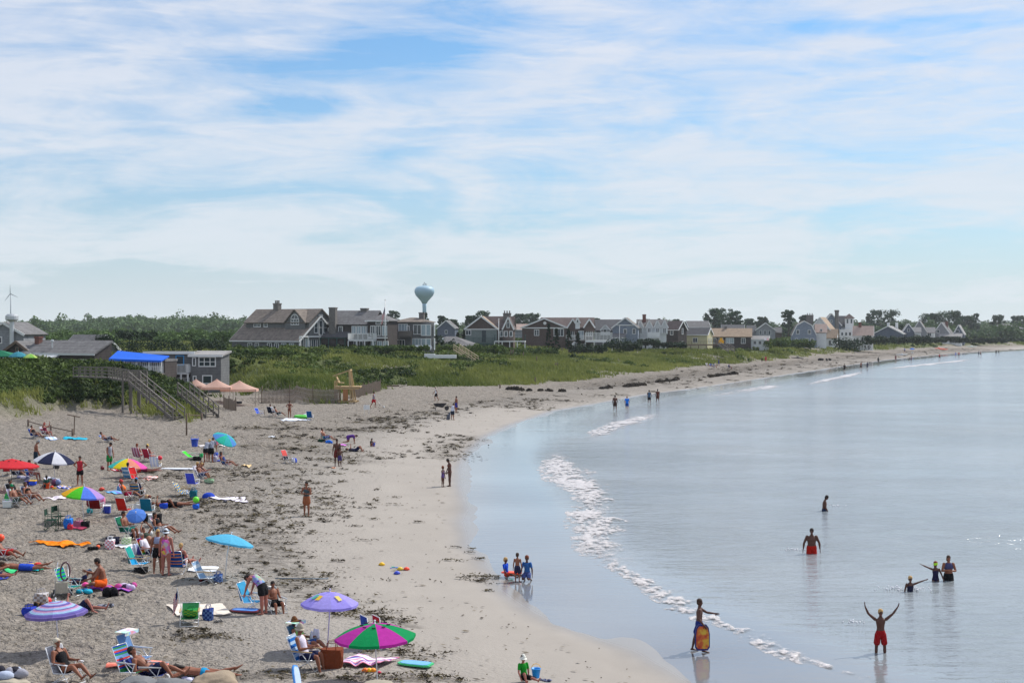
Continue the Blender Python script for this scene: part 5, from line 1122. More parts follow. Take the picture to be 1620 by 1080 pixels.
def person(label, px, py, ps='stand', face=0, H=1.7, build=1.0, skin='tan', hair=('short', 'brown'), wear=(), hat=None, z=None, D=None, lift=None, group=None, over=None, pos=None, items=None, child=False, fine=None):
    P = dict(POSES[ps]); 
    if over: P.update(over)
    g = {k: (nrm(v) if v is not None else None) for k, v in P.items()}
    R = V((1, 0, 0)); T = g['torso']; T2 = g['chest'] or T; Nk = g['neck'] or T2; Hd = g['head'] or Nk
    B_ = build * (1 if child else 1.09); hs = 1.0 if not child else 1.22
    j = {}; pel = V((0, 0, 0)); j['pel'] = pel
    th_l, sh_l, ua_l, fa_l = .245 * H, .235 * H, .172 * H, .150 * H
    if child: th_l *= .94; sh_l *= .94
    j['wai'] = pel + T * .12 * H; j['che'] = j['wai'] + (T * .4 + T2 * .6).normalized() * .10 * H; j['nkb'] = j['che'] + T2 * .085 * H
    F2 = T2.cross(R).normalized() * -1; F2 = R.cross(T2) * -1 if False else T2.cross(R)
    j['hdb'] = j['nkb'] + Nk * .045 * H; hl = .13 * H * hs; j['hdc'] = j['hdb'] + Hd * hl * .52; 
    sw = .108 * H * (1 if not child else .94)
    for s, nm in ((-1, 'l'), (1, 'r')):
        j[nm + 'sho'] = j['nkb'] + R * s * sw - T2 * .018 * H; j[nm + 'elb'] = j[nm + 'sho'] + g[nm + 'ua'] * ua_l; j[nm + 'wri'] = j[nm + 'elb'] + g[nm + 'fa'] * fa_l
        j[nm + 'hip'] = pel + R * s * .052 * H - T * .01 * H; j[nm + 'kne'] = j[nm + 'hip'] + g[nm + 'th'] * th_l; j[nm + 'ank'] = j[nm + 'kne'] + g[nm + 'sh'] * sh_l
    def fwd(t): return t.cross(R).normalized() * -1 if t.cross(R).dot(V((0, 1, 0))) < 0 and abs(t.z) > .3 else t.cross(R).normalized()
    # body axis forward = up x right rotated: for up=z, right=x -> y
    def fr(t): f = t.cross(R) ; f = V((0, 0, 1)).cross(R) if f.length < .1 else f; return f.normalized()
    b = MB(); k = H; nseg = 12
    f1, f2 = fr(T), fr(T2)
    hf = .086 if not child else .078
    rings = [(pel - T * .045 * k, R * .070 * k * B_, f1 * .056 * k * B_), (pel, R * .092 * k * B_, f1 * .066 * k * B_), (pel + T * .055 * k, R * .084 * k * B_, f1 * (.058 + .02 * (B_ - 1)) * k * B_), (j['wai'], R * .073 * k * B_, f1 * (.052 + .05 * (B_ - 1)) * k * B_),
             (j['wai'].lerp(j['che'], .6), R * .082 * k * B_, f2 * .058 * k * B_), (j['che'], R * .092 * k * B_ ** .8, f2 * .062 * k * B_), (j['nkb'] - T2 * .028 * k, R * .098 * k, f2 * .052 * k), (j['nkb'], R * .060 * k, f2 * .038 * k)]
    b.loft(rings, nseg); torso_r = rings
    b.loft([(j['nkb'] - Nk * .02 * k, R * .036 * k, f2 * .036 * k), (j['hdb'] + Nk * .02 * k, R * .030 * k, f2 * .031 * k)], 8)
    # head with face
    lk = g['look']; lk = (lk - Hd * lk.dot(Hd)); lk = lk.normalized() if lk.length > .05 else f2
    rt = lk.cross(Hd).normalized(); M_ = Matrix((rt, lk, Hd)).transposed()
    hc = j['hdc']; 
    b.ball(hc + Hd * .010 * k, (.043 * k * hs, .053 * k * hs, .060 * k * hs), 14, 0, M_); b.ball(hc + lk * .016 * k - Hd * .030 * k, (.032 * k * hs, .036 * k * hs, .038 * k * hs), 10, 0, M_)
    b.ball(hc + lk * .054 * k * hs - Hd * .008 * k, (.008 * k, .012 * k, .014 * k), 6, 0, M_)
    for s in (-1, 1): b.ball(hc + rt * s * .045 * k * hs - Hd * .004 * k, (.006 * k, .011 * k, .016 * k), 6, 0, M_)
    limbs = {}
    for s, nm in ((-1, 'l'), (1, 'r')):
        sh, eb, wr_ = j[nm + 'sho'], j[nm + 'elb'], j[nm + 'wri']
        def lring(a, c, t, r): d = (c - a).normalized(); u = d.orthogonal().normalized(); w_ = d.cross(u); return (a.lerp(c, t), u * r * k, w_ * r * k)
        ab = B_ ** .7
        b.loft([lring(sh, eb, 0, .034 * ab), lring(sh, eb, .35, .030 * ab), lring(sh, eb, 1, .023 * ab)], 8); b.loft([lring(eb, wr_, 0, .023 * ab), lring(eb, wr_, .3, .024 * ab), lring(eb, wr_, 1, .0155)], 8)
        hd_ = (g[nm + 'ha'] or g[nm + 'fa']); u = (R - hd_ * R.dot(hd_)); u = u.normalized() if u.length > .2 else hd_.orthogonal().normalized(); w_ = hd_.cross(u).normalized()
        # palm is thin sideways to the body: width axis = w_ (front-back when hanging)
        b.loft([(wr_, w_ * .017 * k, u * .011 * k), (wr_ + hd_ * .032 * k, w_ * .024 * k, u * .010 * k), (wr_ + hd_ * .052 * k, w_ * .022 * k, u * .008 * k)], 8)
        limbs[nm] = (wr_, hd_, u, w_, s)
        hp, kn, an = j[nm + 'hip'], j[nm + 'kne'], j[nm + 'ank']
        b.loft([lring(hp, kn, -.02, .053 * ab), lring(hp, kn, .25, .054 * ab), lring(hp, kn, .7, .040 * ab), lring(hp, kn, 1, .032 * ab)], 10); b.loft([lring(kn, an, 0, .032 * ab), lring(kn, an, .3, .034 * ab), lring(kn, an, .75, .022 * ab), lring(kn, an, 1, .019)], 8)
        ft = g[nm + 'ft']; up = -g[nm + 'sh']; up = (up - ft * up.dot(ft)); up = up.normalized() if up.length > .1 else V((0, 0, 1)); sd_ = ft.cross(up).normalized()
        b.loft([(an - ft * .022 * k - up * .020 * k, sd_ * .018 * k, up * .018 * k), (an + ft * .03 * k - up * .020 * k, sd_ * .022 * k, up * .020 * k), (an + ft * .09 * k - up * .030 * k, sd_ * .026 * k, up * .010 * k), (an + ft * .115 * k - up * .031 * k, sd_ * .022 * k, up * .008 * k)], 8)
    # union into one continuous skin
    p0 = V(pos) if pos is not None else (at(px, py) if D is None else atD(px, py, D)); Dd = p0.y
    vx = (.0125 if Dd < 62 else .016 if Dd < 95 else .022) if fine is None else fine
    me = bpy.data.meshes.new('tmp'); me.from_pydata([tuple(q) for q in b.v], [], b.f); o = bpy.data.objects.new('tmp', me); TSC.collection.objects.link(o)
    md = o.modifiers.new('r', 'REMESH'); md.mode = 'VOXEL'; md.voxel_size = vx * (H / 1.7); md.use_smooth_shade = True
    ms = o.modifiers.new('s', 'SMOOTH'); ms.factor = .5; ms.iterations = 2
    em_ = evalmesh(o); bpy.data.objects.remove(o); bpy.data.meshes.remove(me)
    nv = len(em_.vertices); cov = np.empty(nv * 3); em_.vertices.foreach_get('co', cov); cov = cov.reshape(-1, 3)
    fb = MB()
    for nm in ('l', 'r'):
        wr_, hd_, u, w_, s = limbs[nm]
        for i, (off, ln) in enumerate(((-.018, .036), (-.006, .042), (.006, .040), (.018, .032))):
            a = wr_ + hd_ * .056 * k + w_ * off * k; c = a + (hd_ + w_ * off * 4).normalized() * ln * .5 * k; e_ = c + (hd_ * .9 - u * s * .35 + w_ * off * 4).normalized() * ln * .5 * k
            fb.tube([a - hd_ * .01 * k, c, e_], [.0052 * k, .0048 * k, .0036 * k], 5)
        a = wr_ + hd_ * .018 * k + w_ * .020 * k; fb.tube([a, a + (hd_ * .6 + w_ * .8).normalized() * .02 * k, a + (hd_ * 1.3 + w_ * .9).normalized() * .036 * k], [.0065 * k, .006 * k, .004 * k], 5)
    polys = [list(p.vertices) for p in em_.polygons]; bpy.data.meshes.remove(em_)
    verts = cov.tolist() + [tuple(q) for q in fb.v]; faces = polys + [[i + nv for i in f] for f in fb.f]
    # material slots for eyes, brows and mouth on the face
    mi = [0] * len(faces)
    if Dd < 130:
        Cn = cov; L_ = (Cn - np.array(hc)) @ np.array([list(rt), list(lk), list(Hd)]).T / (k * hs)
        ey = (np.hypot(np.abs(L_[:, 0]) - .017, (L_[:, 2] - .008) * 1.3) < .0085) & (L_[:, 1] > .03); mo = (np.abs(L_[:, 0]) < .014) & (np.abs(L_[:, 2] + .033) < .005) & (L_[:, 1] > .03)
        for fi, f in enumerate(polys):
            if ey[f[0]]: mi[fi] = 1
            elif mo[f[0]]: mi[fi] = 2
    zmin = min(q[2] for q in verts)
    zl = -zmin if lift is None else lift
    if z is not None: zl = -zmin + z         # depth offset relative to the ground point
    o = mesh_obj('person', verts, faces, [skinmat(skin), FEAT, LIPS], None, mi, True, p0 + V((0, 0, 0)), math.radians(180 + face))
    me = o.data; me.transform(Matrix.Translation((0, 0, zl)))
    tag(o, label, 'person', group); off = V((0, 0, zl))
    def put(m_, name, mt, smooth=True): m_.v = [tuple(V(q) + off) for q in m_.v]; return m_.build(name, mt, o, smooth)
    # hair
    style, hc_ = hair if hair else (None, None)
    if style:
        m = MB(); m.ball(hc + Hd * .026 * k * hs - lk * .007 * k, (.051 * k * hs, .057 * k * hs, .053 * k * hs), 12, 0, M_); m.ball(hc - lk * .020 * k * hs, (.047 * k * hs, .043 * k * hs, .052 * k * hs), 12, 0, M_)
        if style == 'long': m.loft([(hc + Hd * .01 * k - lk * .022 * k, rt * .044 * k * hs, lk * .034 * k), (hc - Hd * .05 * k - lk * .03 * k, rt * .042 * k * hs, lk * .026 * k), (hc - Hd * .105 * k - lk * .032 * k, rt * .034 * k, lk * .016 * k)], 10)
        if style == 'bob': m.loft([(hc + Hd * .01 * k - lk * .016 * k, rt * .050 * k * hs, lk * .040 * k), (hc - Hd * .05 * k - lk * .018 * k, rt * .050 * k * hs, lk * .034 * k)], 10)
        if style == 'bun': m.ball(hc + Hd * .062 * k * hs - lk * .03 * k, .024 * k, 8)
        if style == 'pony': m.loft([(hc - lk * .06 * k + Hd * .02 * k, rt * .014 * k, Hd * .014 * k), (hc - lk * .07 * k - Hd * .05 * k, rt * .012 * k, lk * .012 * k), (hc - lk * .06 * k - Hd * .09 * k, rt * .006 * k, lk * .006 * k)], 6)
        put(m, 'hair', hairmat(hc_))
    if hat:
        kind, c = hat; m = MB(); n = 20
        def disc(r0, r1, z0, z1, front=None):
            v = []; f = []
            for i in range(n):
                a = 2 * math.pi * i / n
                for r, zz in ((r0, z0), (r1, z1), (r1, z1 - .006), (r0, z0 - .006)): v.append(hc + Hd * zz * k + (rt * math.cos(a) * .92 + lk * math.sin(a) * 1.06) * r * k * hs)
            for i in range(n):
                for q in range(4): f.append([i * 4 + q, i * 4 + (q + 1) % 4, ((i + 1) % n) * 4 + (q + 1) % 4, ((i + 1) % n) * 4 + q])
            m.add(v, f)
        m.loft([(hc + Hd * .022 * k, rt * .050 * k * hs, lk * .059 * k * hs), (hc + Hd * .05 * k, rt * .048 * k * hs, lk * .055 * k * hs), (hc + Hd * .068 * k, rt * .036 * k * hs, lk * .042 * k * hs)], 14)
        if kind == 'sun': disc(.045, .115, .030, .012)
        elif kind == 'bucket': disc(.048, .078, .026, -.004)
        else: m.loft([(hc + Hd * .024 * k + lk * .045 * k, rt * .034 * k, Hd * .006 * k), (hc + Hd * .016 * k + lk * .10 * k, rt * .026 * k, Hd * .004 * k)], 8)
        put(m, 'hat', cloth(c, 0))
    def lr(a, c, t, r): d = (c - a).normalized(); u = d.orthogonal().normalized(); w_ = d.cross(u); return (a.lerp(c, t), u * r * k, w_ * r * k)
    def inf(r, d): c, a, e_ = r; return (c, a + a.normalized() * d * k, e_ + e_.normalized() * d * k)
    ab = B_ ** .7
    for it in wear:
        kind, c = it[0], it[1]; mt = c if not isinstance(c, tuple) else cloth(c, .05); m = MB()
        if kind in ('trunks', 'shorts', 'pants', 'briefs', 'skirt'):
            t1 = {'trunks': .72, 'shorts': .5, 'pants': 1.0, 'briefs': .08, 'skirt': .35}[kind]; fl = .014 if kind in ('trunks', 'shorts', 'skirt') else .008
            b0 = 0 if kind != 'briefs' else 0
            m.loft([inf(torso_r[0], .006), inf(torso_r[1], .007), inf(torso_r[2], .006)][: (3 if kind != 'briefs' else 2)] if kind != 'briefs' else [inf(torso_r[0], .005), inf(torso_r[1], .005), (torso_r[1][0] + T * .02 * k, torso_r[1][1] * 1.04, torso_r[1][2] * 1.04)], nseg)
            for nm in ('l', 'r'):
                hp, kn, an = j[nm + 'hip'], j[nm + 'kne'], j[nm + 'ank']
                if kind == 'pants': m.loft([lr(hp, kn, -.02, .062 * ab), lr(hp, kn, .5, .055 * ab), lr(hp, kn, 1, .042 * ab)], 10); m.loft([lr(kn, an, 0, .042 * ab), lr(kn, an, .9, .034)], 10)
                elif kind == 'briefs': m.loft([lr(hp, kn, -.04, .056 * ab), lr(hp, kn, t1, .058 * ab)], 10)
                else: m.loft([lr(hp, kn, -.02, .060 * ab + .001), lr(hp, kn, t1 * .5, (.058) * ab + .004), lr(hp, kn, t1 * .93, (.050) * ab + fl)], 10)
            nmx = {'trunks': 'swim_trunks', 'shorts': 'shorts', 'pants': 'trousers', 'briefs': 'swim_briefs', 'skirt': 'skirt'}[kind]
            put(m, nmx, mt)
        elif kind in ('shirt', 'tank', 'longshirt', 'rash'):
            m.loft([inf(r, .009 if kind != 'rash' else .005) for r in torso_r[1 if kind != 'rash' else 2:7]], nseg)
            if kind != 'tank':
                t1 = {'shirt': .62, 'rash': .62, 'longshirt': 1}[kind]
                for nm in ('l', 'r'):
                    m.loft([lr(j[nm + 'sho'], j[nm + 'elb'], -.05, .040 * ab), lr(j[nm + 'sho'], j[nm + 'elb'], t1, .034 * ab)], 8)
                    if kind == 'longshirt': m.loft([lr(j[nm + 'elb'], j[nm + 'wri'], 0, .032 * ab), lr(j[nm + 'elb'], j[nm + 'wri'], .95, .026)], 8)
            put(m, 'shirt' if kind != 'tank' else 'tank_top', mt)
        elif kind in ('swimsuit', 'tankini'):
            m.loft([inf(r, .006) for r in (torso_r[0:6] if kind == 'swimsuit' else torso_r[2:6])], nseg)
            for s, nm in ((-1, 'l'), (1, 'r')):
                hp, kn = j[nm + 'hip'], j[nm + 'kne']
                if kind == 'swimsuit': m.loft([lr(hp, kn, -.05, .055 * ab), lr(hp, kn, .04, .056 * ab)], 10)
                a = j['che'] + R * s * .05 * k + f2 * .058 * k * B_; c2 = j['nkb'] + R * s * .055 * k + T2 * .012 * k; e_ = j['che'] + R * s * .05 * k - f2 * .055 * k * B_
                m.tube([a, c2 + f2 * .02 * k, c2 - f2 * .02 * k, e_], .007 * k, 5)
            put(m, 'swimsuit', mt)
        elif kind == 'bikini':
            m.loft([inf(torso_r[0], .005), inf(torso_r[1], .005)], nseg)
            put(m, 'bikini_bottom', mt); m = MB(); c0 = torso_r[5]
            m.loft([(c0[0] - T2 * .012 * k, c0[1] * 1.05, c0[2] * 1.07), (c0[0] + T2 * .014 * k, c0[1] * 1.05, c0[2] * 1.07)], nseg)
            for s in (-1, 1): m.ball(c0[0] + R * s * .045 * k + f2 * .052 * k, (.034 * k, .03 * k, .03 * k), 8)
            put(m, 'bikini_top', mt)
        elif kind == 'top':
            c0, c1 = torso_r[4], torso_r[5]; m.loft([inf(c0, .006), inf(c1, .008), inf(torso_r[6], .004)], nseg); put(m, 'bikini_top', mt)
        elif kind == 'wrap':
            m.loft([inf(torso_r[2], .008), inf(torso_r[1], .012), (j['lkne'].lerp(j['rkne'], .5).lerp(pel, .45), R * .12 * k * B_, f1 * .085 * k * B_)], nseg); put(m, 'skirt', mt)
        elif kind == 'glasses':
            for s in (-1, 1): m.ball(hc + lk * .052 * k * hs + rt * s * .018 * k + Hd * .008 * k, (.015 * k, .006 * k, .010 * k), 8, 0, M_)
            m.tube([hc + rt * -.046 * k * hs + Hd * .01 * k, hc + lk * .054 * k * hs + Hd * .012 * k, hc + rt * .046 * k * hs + Hd * .01 * k], .003 * k, 4); put(m, 'sunglasses', mt)
        elif kind == 'goggles':
            for s in (-1, 1): m.ball(hc + lk * .050 * k * hs + rt * s * .018 * k + Hd * .008 * k, (.019 * k, .012 * k, .015 * k), 8, 0, M_)
            m.loft([(hc + Hd * .0 * k, rt * .051 * k * hs, lk * .058 * k * hs), (hc + Hd * .02 * k, rt * .051 * k * hs, lk * .058 * k * hs)], 12); put(m, 'goggles', mt)
    o['_j'] = 0; del o['_j']
    rot = Matrix.Rotation(math.radians(180 + face), 4, 'Z')
    return o, {q: p0 + (rot @ (v_ + off)) for q, v_ in j.items()}, p0

# ------------------------------------------------------------------ beach gear
ALU = mat('aluminium_tube', (.62, .63, .65), .35, .05, 3, metal=.6); WHPOLE = mat('white_tube', (.74, .75, .78), .45, .04); BLKM = mat('black_metal', (.03, .03, .035), .5, .1); GREENM = mat('dark_green_tube', srgb(20, 70, 45), .5, .08)
def ppos(px, py, dx=0, dy=0): p = at(px, py); return V((p.x + dx, p.y + dy, max(0, gz(p.x + dx, p.y + dy))))
def chair(label, px, py, face, cols, kind='low', stripes=0, frame=None, recline=None, wood=False, pos=None, canopy=None, group='beach chairs', towel=None, vertical=False):
    """seat origin at the ground under the seat middle; the sitter looks toward `face`"""
    p = V(pos) if pos is not None else ppos(px, py); e = empty('beach_chair' if kind != 'director' else 'folding_chair', p, math.radians(180 + face), label, 'chair', group)
    fm_ = frame or ALU; hw = .28; sz = {'low': .24, 'mid': .32, 'director': .46}[kind]; rc = {'low': .55, 'mid': .42, 'director': .08}[kind] if recline is None else recline
    bh = {'low': .66, 'mid': .70, 'director': .45}[kind]; sd = .24
    mats = [c if not isinstance(c, tuple) else cloth(c, .25) for c in cols]
    bb = V((0, -sd, sz - .04)); bt = bb + V((0, -math.sin(rc), math.cos(rc))) * bh
    if kind == 'director': bb = V((0, -sd, sz)); 
    def sheet(name, a, c, n=16, w_=hw - .02, sag=.03, lo=0):
        m = MB(); k = 5
        nn = (c - a).cross(V((1, 0, 0))).normalized()
        v = []; 
        for layer in (0, -.012):
            for i in range(n + 1):
                for q in range(k + 1):
                    t = i / n; u = q / k * 2 - 1; v.append(a.lerp(c, t) + V((u * w_, 0, 0)) + nn * (layer + sag * (1 - u * u) * math.sin(math.pi * t)))
        f = []; mi = []
        N1 = (n + 1) * (k + 1)
        for i in range(n):
            for q in range(k):
                x = i * (k + 1) + q; s_ = ((q if vertical else i * (stripes or 1) // n)) % len(mats) if stripes or vertical else 0
                f.append([x, x + 1, x + k + 2, x + k + 1]); mi.append(s_); f.append([x + N1, x + k + 1 + N1, x + k + 2 + N1, x + 1 + N1]); mi.append(s_)
        for q in range(k): f.append([q, q + N1, q + 1 + N1, q + 1]); mi.append(0); x = n * (k + 1) + q; f.append([x, x + 1, x + 1 + N1, x + N1]); mi.append(0)
        for i in range(n): x = i * (k + 1); f.append([x, x + k + 1, x + k + 1 + N1, x + N1]); mi.append(0); x += k; f.append([x, x + N1, x + k + 1 + N1, x + k + 1]); mi.append(0)
        return mesh_obj(name, v, f, mats, e, mi, False)
    if kind == 'director': sheet('backrest', V((0, bb.y - .02, sz + .22)), bt + V((0, 0, .08)), sag=-.02); sheet('seat', V((0, -sd, sz)), V((0, sd, sz)), sag=-.03)
    else: sheet('backrest', bb, bt, sag=-.04); sheet('seat', V((0, sd, sz)), bb, 10, sag=-.03)
    m = MB()
    for s in (-1, 1):
        x = s * hw
        if kind == 'director':
            m.tube([(x, -sd, 0), (x, -sd, sz + .5)], .014, 6); m.tube([(x, sd, 0), (x, sd, sz + .22)], .014, 6); m.tube([(-x, -sd - .03, .03), (x, -sd - .03, sz)], .010, 5); m.tube([(x, -sd, .02), (x, sd, sz)], .010, 5); m.tube([(x, sd, .02), (x, -sd, sz)], .010, 5)
        else:
            m.tube([(x, sd + .02, sz), (x, bb.y, bb.z), (x, bt.y, bt.z)], .013, 6)
            m.tube([(x, sd * .9, sz + .2), (x, sd * .55, sz * .8), (x, -sd * 1.25, .02)], .012, 6); m.tube([(x, -sd * .4, sz + .21), (x, sd * 1.35, .02)], .012, 6)
            m.tube([(x, bb.y - .12, bb.z + .22), (x, -sd * .4, sz + .21)], .011, 5)
    if kind != 'director': m.tube([(-hw, bt.y, bt.z), (hw, bt.y, bt.z)], .013, 6); m.tube([(-hw, sd * 1.35, .02), (hw, sd * 1.35, .02)], .012, 5); m.tube([(-hw, -sd * 1.25, .02), (hw, -sd * 1.25, .02)], .012, 5)
    else: m.tube([(-hw, -sd, .03), (hw, -sd, .03)], .012, 5); m.tube([(-hw, sd, .03), (hw, sd, .03)], .012, 5)
    m.build('frame', fm_, e, True)
    for s in (-1, 1):
        a = MB(); a.bar((s * (hw + .01), bb.y - .12 if kind != 'director' else -sd, sz + .225), (s * (hw + .01), sd * 1.05, sz + .22), .05, .022); a.build('armrest', WOODN if wood else fm_, e)
    if canopy:
        a = MB(); c = bt + V((0, .02, .10)); a.box(-.30, .30, c.y - .05, c.y + .30, c.z, c.z + .012); a.box(-.30, .30, c.y + .28, c.y + .30, c.z - .08, c.z); a.tube([(-.30, bt.y, bt.z), (-.30, c.y, c.z)], .01, 5); a.tube([(.30, bt.y, bt.z), (.30, c.y, c.z)], .01, 5); a.build('canopy', canopy if not isinstance(canopy, tuple) else cloth(canopy), e)
    if towel:
        n = (bt - bb).normalized(); up = n; nn = (bt - bb).cross(V((1, 0, 0))).normalized()
        m = MB(); v = []
        P = [bb.lerp(bt, .35) + nn * .02, bb.lerp(bt, .7) + nn * .025, bt + n * .02, bb.lerp(bt, .6) - nn * .045, bb.lerp(bt, .1) - nn * .09 - V((0, .02, 0))]
        for q in P:
            for x in (-.24, -.08, .09, .25): v.append(q + V((x, random.uniform(-.012, .012), random.uniform(-.02, .02))))
        f = [[i * 4 + q, i * 4 + q + 1, i * 4 + q + 5, i * 4 + q + 4] for i in range(4) for q in range(3)]
        mesh_obj('draped_towel', v, f, towel if not isinstance(towel, tuple) else cloth(towel), e)
    return e
def sit_in(pc, kind='low'): return {'low': .30, 'mid': .38, 'director': .52}[kind]
def umbrella(label, px, py, wpx, ztop, cols, tilt=(0, 0), n=8, bands=None, flat=False, dome=.26, pole=None, pos=None, val=.07, vent=False, prints=None, group='beach umbrellas', top=None, pole_top=.06):
    """px,py pole foot; wpx canopy width in photo pixels; top=(px,py) of the apex"""
    p = V(pos) if pos is not None else ppos(px, py); s = p.y / F
    if top is not None:
        ap = V(((top[0] - CX) * s, p.y + tilt[1] * .0, CZ - (top[1] - HZ) * s)) - p
    else: ap = V((0, 0, ztop))
    R_ = wpx * s / 2; e = empty('beach_umbrella', p, 0, label, 'umbrella', group)
    ax = V((tilt[0], tilt[1], 1)).normalized(); q = V((0, 0, 1)).rotation_difference(ax).to_matrix()
    mats = [cloth(c, .35) if isinstance(c, tuple) else c for c in cols]; v = []; f = []; mi = []
    rings = [0.04, .25, .45, .65, .82, 1.0] if not bands else [.04] + [.04 + .96 * (i + 1) / len(bands) for i in range(len(bands))]; sub = 2; nn = n * sub; dp = dome * 2 * R_ * (0.75 if flat else 1)
    def prof(r): return -dp * (r * 1.0 if flat else (r ** 1.7))
    for r in rings:
        for i in range(nn):
            a = 2 * math.pi * (i + .5) / nn; rr_ = r * R_ * (1 if i % sub == 0 else (.965 if r > .5 else .985)); v.append(q @ V((rr_ * math.cos(a), rr_ * math.sin(a), prof(r) - (.0 if i % sub == 0 else .015 * r))))
    for i in range(nn):
        a = 2 * math.pi * (i + .5) / nn; rr_ = R_ * (1.0 if i % sub == 0 else .965); v.append(q @ V((rr_ * math.cos(a), rr_ * math.sin(a), prof(1) - val - (0 if i % sub == 0 else .02))))
    nr = len(rings) + 1
    for r in range(nr - 1):
        for i in range(nn):
            f.append([r * nn + i, (r + 1) * nn + i, (r + 1) * nn + (i + 1) % nn, r * nn + (i + 1) % nn]); mi.append((r if bands else i // sub) % len(mats) if not bands else bands[min(r, len(bands) - 1)])
    v.append(q @ V((0, 0, .0))); 
    for i in range(nn): f.append([len(v) - 1, i, (i + 1) % nn]); mi.append(0 if bands else (i // sub) % len(mats))
    off = ap; v = [V(t) + off for t in v]
    mesh_obj('canopy', v, f, mats, e, mi, False)
    if prints:
        for a, c in prints:
            m = MB(); t = q @ V((R_ * .55 * math.cos(a), R_ * .55 * math.sin(a), prof(.55) + .02)) + off; u_ = q @ V((-math.sin(a), math.cos(a), 0)); w_ = (q @ V((math.cos(a), math.sin(a), -dp * 1.7 * .55 ** .7 / R_))).normalized()
            m.add([t - u_ * .07 - w_ * .12, t + u_ * .07 - w_ * .12, t + u_ * .09 + w_ * .1, t - u_ * .05 + w_ * .14], [[0, 1, 2, 3]]); m.build('print_patch', cloth(c, .3), e)
    if vent:
        m = MB(); m.v = []; 
        for i in range(n): a = 2 * math.pi * i / n; t = q @ V((R_ * .33 * math.cos(a), R_ * .33 * math.sin(a), prof(.33) + .02)) + off; m.box(t.x - .05, t.x + .05, t.y - .01, t.y + .01, t.z - .015, t.z + .015)
        m.build('tie', BLKM, e)
    for i in range(n):
        a = 2 * math.pi * (i * sub + .5) / nn; m = MB(); m.tube([q @ V((R_ * r * math.cos(a), R_ * r * math.sin(a), prof(r) - .018)) + off for r in (.04, .45, .82, 1)], .006, 4); m.build('rib', WHPOLE, e)
    m = MB(); lo = off - ax * (ap.z * .45); m.tube([(0, 0, -.3), tuple(lo) if (tilt[0] or tilt[1]) else (ap.x * .5, ap.y * .5, ap.z * .5), tuple(off + ax * pole_top)], .017, 8); m.build('pole', pole or WHPOLE, e, True)
    m = MB(); m.ball(off + ax * (pole_top + .02), .03, 8); m.build('finial', pole or WHPOLE, e)
    return e
def towel(label, P, cols, amp=.02, name='towel', stripes=0, cat='towel', group='towels and blankets on the sand', vert=True, n=14, z=.035):
    """P: four photo-pixel corners on the sand"""
    c = [at(*p) for p in P]; o0 = sum(c, V((0, 0, 0))) / 4; m = n; v = []; f = []; mi = []; mats = [cloth(q, 0) if isinstance(q, tuple) else q for q in cols]; sd = random.randint(0, 999)
    t = np.linspace(0, 1, m + 1)[:, None]; t2 = np.linspace(0, 1, m + 1)[None, :]; C_ = [np.array(q)[None, None, :] for q in c]
    Q = (C_[0] * (1 - t[..., None]) + C_[1] * t[..., None]) * (1 - t2[..., None]) + (C_[3] * (1 - t[..., None]) + C_[2] * t[..., None]) * t2[..., None]
    x = Q[..., 0]; y = Q[..., 1]; X = x + (vn(x * 3, y * 3, sd) - .5) * amp * 2; Y = y + (vn(x * 3, y * 3, sd + 7) - .5) * amp * 3; Z = np.maximum(0, land(X, Y)[0]) + z + vn(x * 5, y * 2.2, sd + 3) * amp * 2.2
    for layer in (0, -.02): v += np.stack([X - o0.x, Y - o0.y, Z + layer - o0.z], -1).reshape(-1, 3).tolist()
    N1 = (m + 1) ** 2
    for i in range(m):
        for k in range(m):
            x = i * (m + 1) + k; s_ = (i if vert else k) * (stripes or 1) // m % len(mats) if stripes else 0
            f.append([x, x + 1, x + m + 2, x + m + 1]); mi.append(s_); f.append([x + N1, x + m + 1 + N1, x + m + 2 + N1, x + 1 + N1]); mi.append(s_)
    for i in range(m):
        for a_, b_ in ((i, i + 1), (m * (m + 1) + i, m * (m + 1) + i + 1), (i * (m + 1), (i + 1) * (m + 1)), (i * (m + 1) + m, (i + 1) * (m + 1) + m)): f.append([a_, b_, b_ + N1, a_ + N1]); mi.append(0)
    o = mesh_obj(name, v, f, mats, None, mi, False, o0); tag(o, label, cat, group); return o
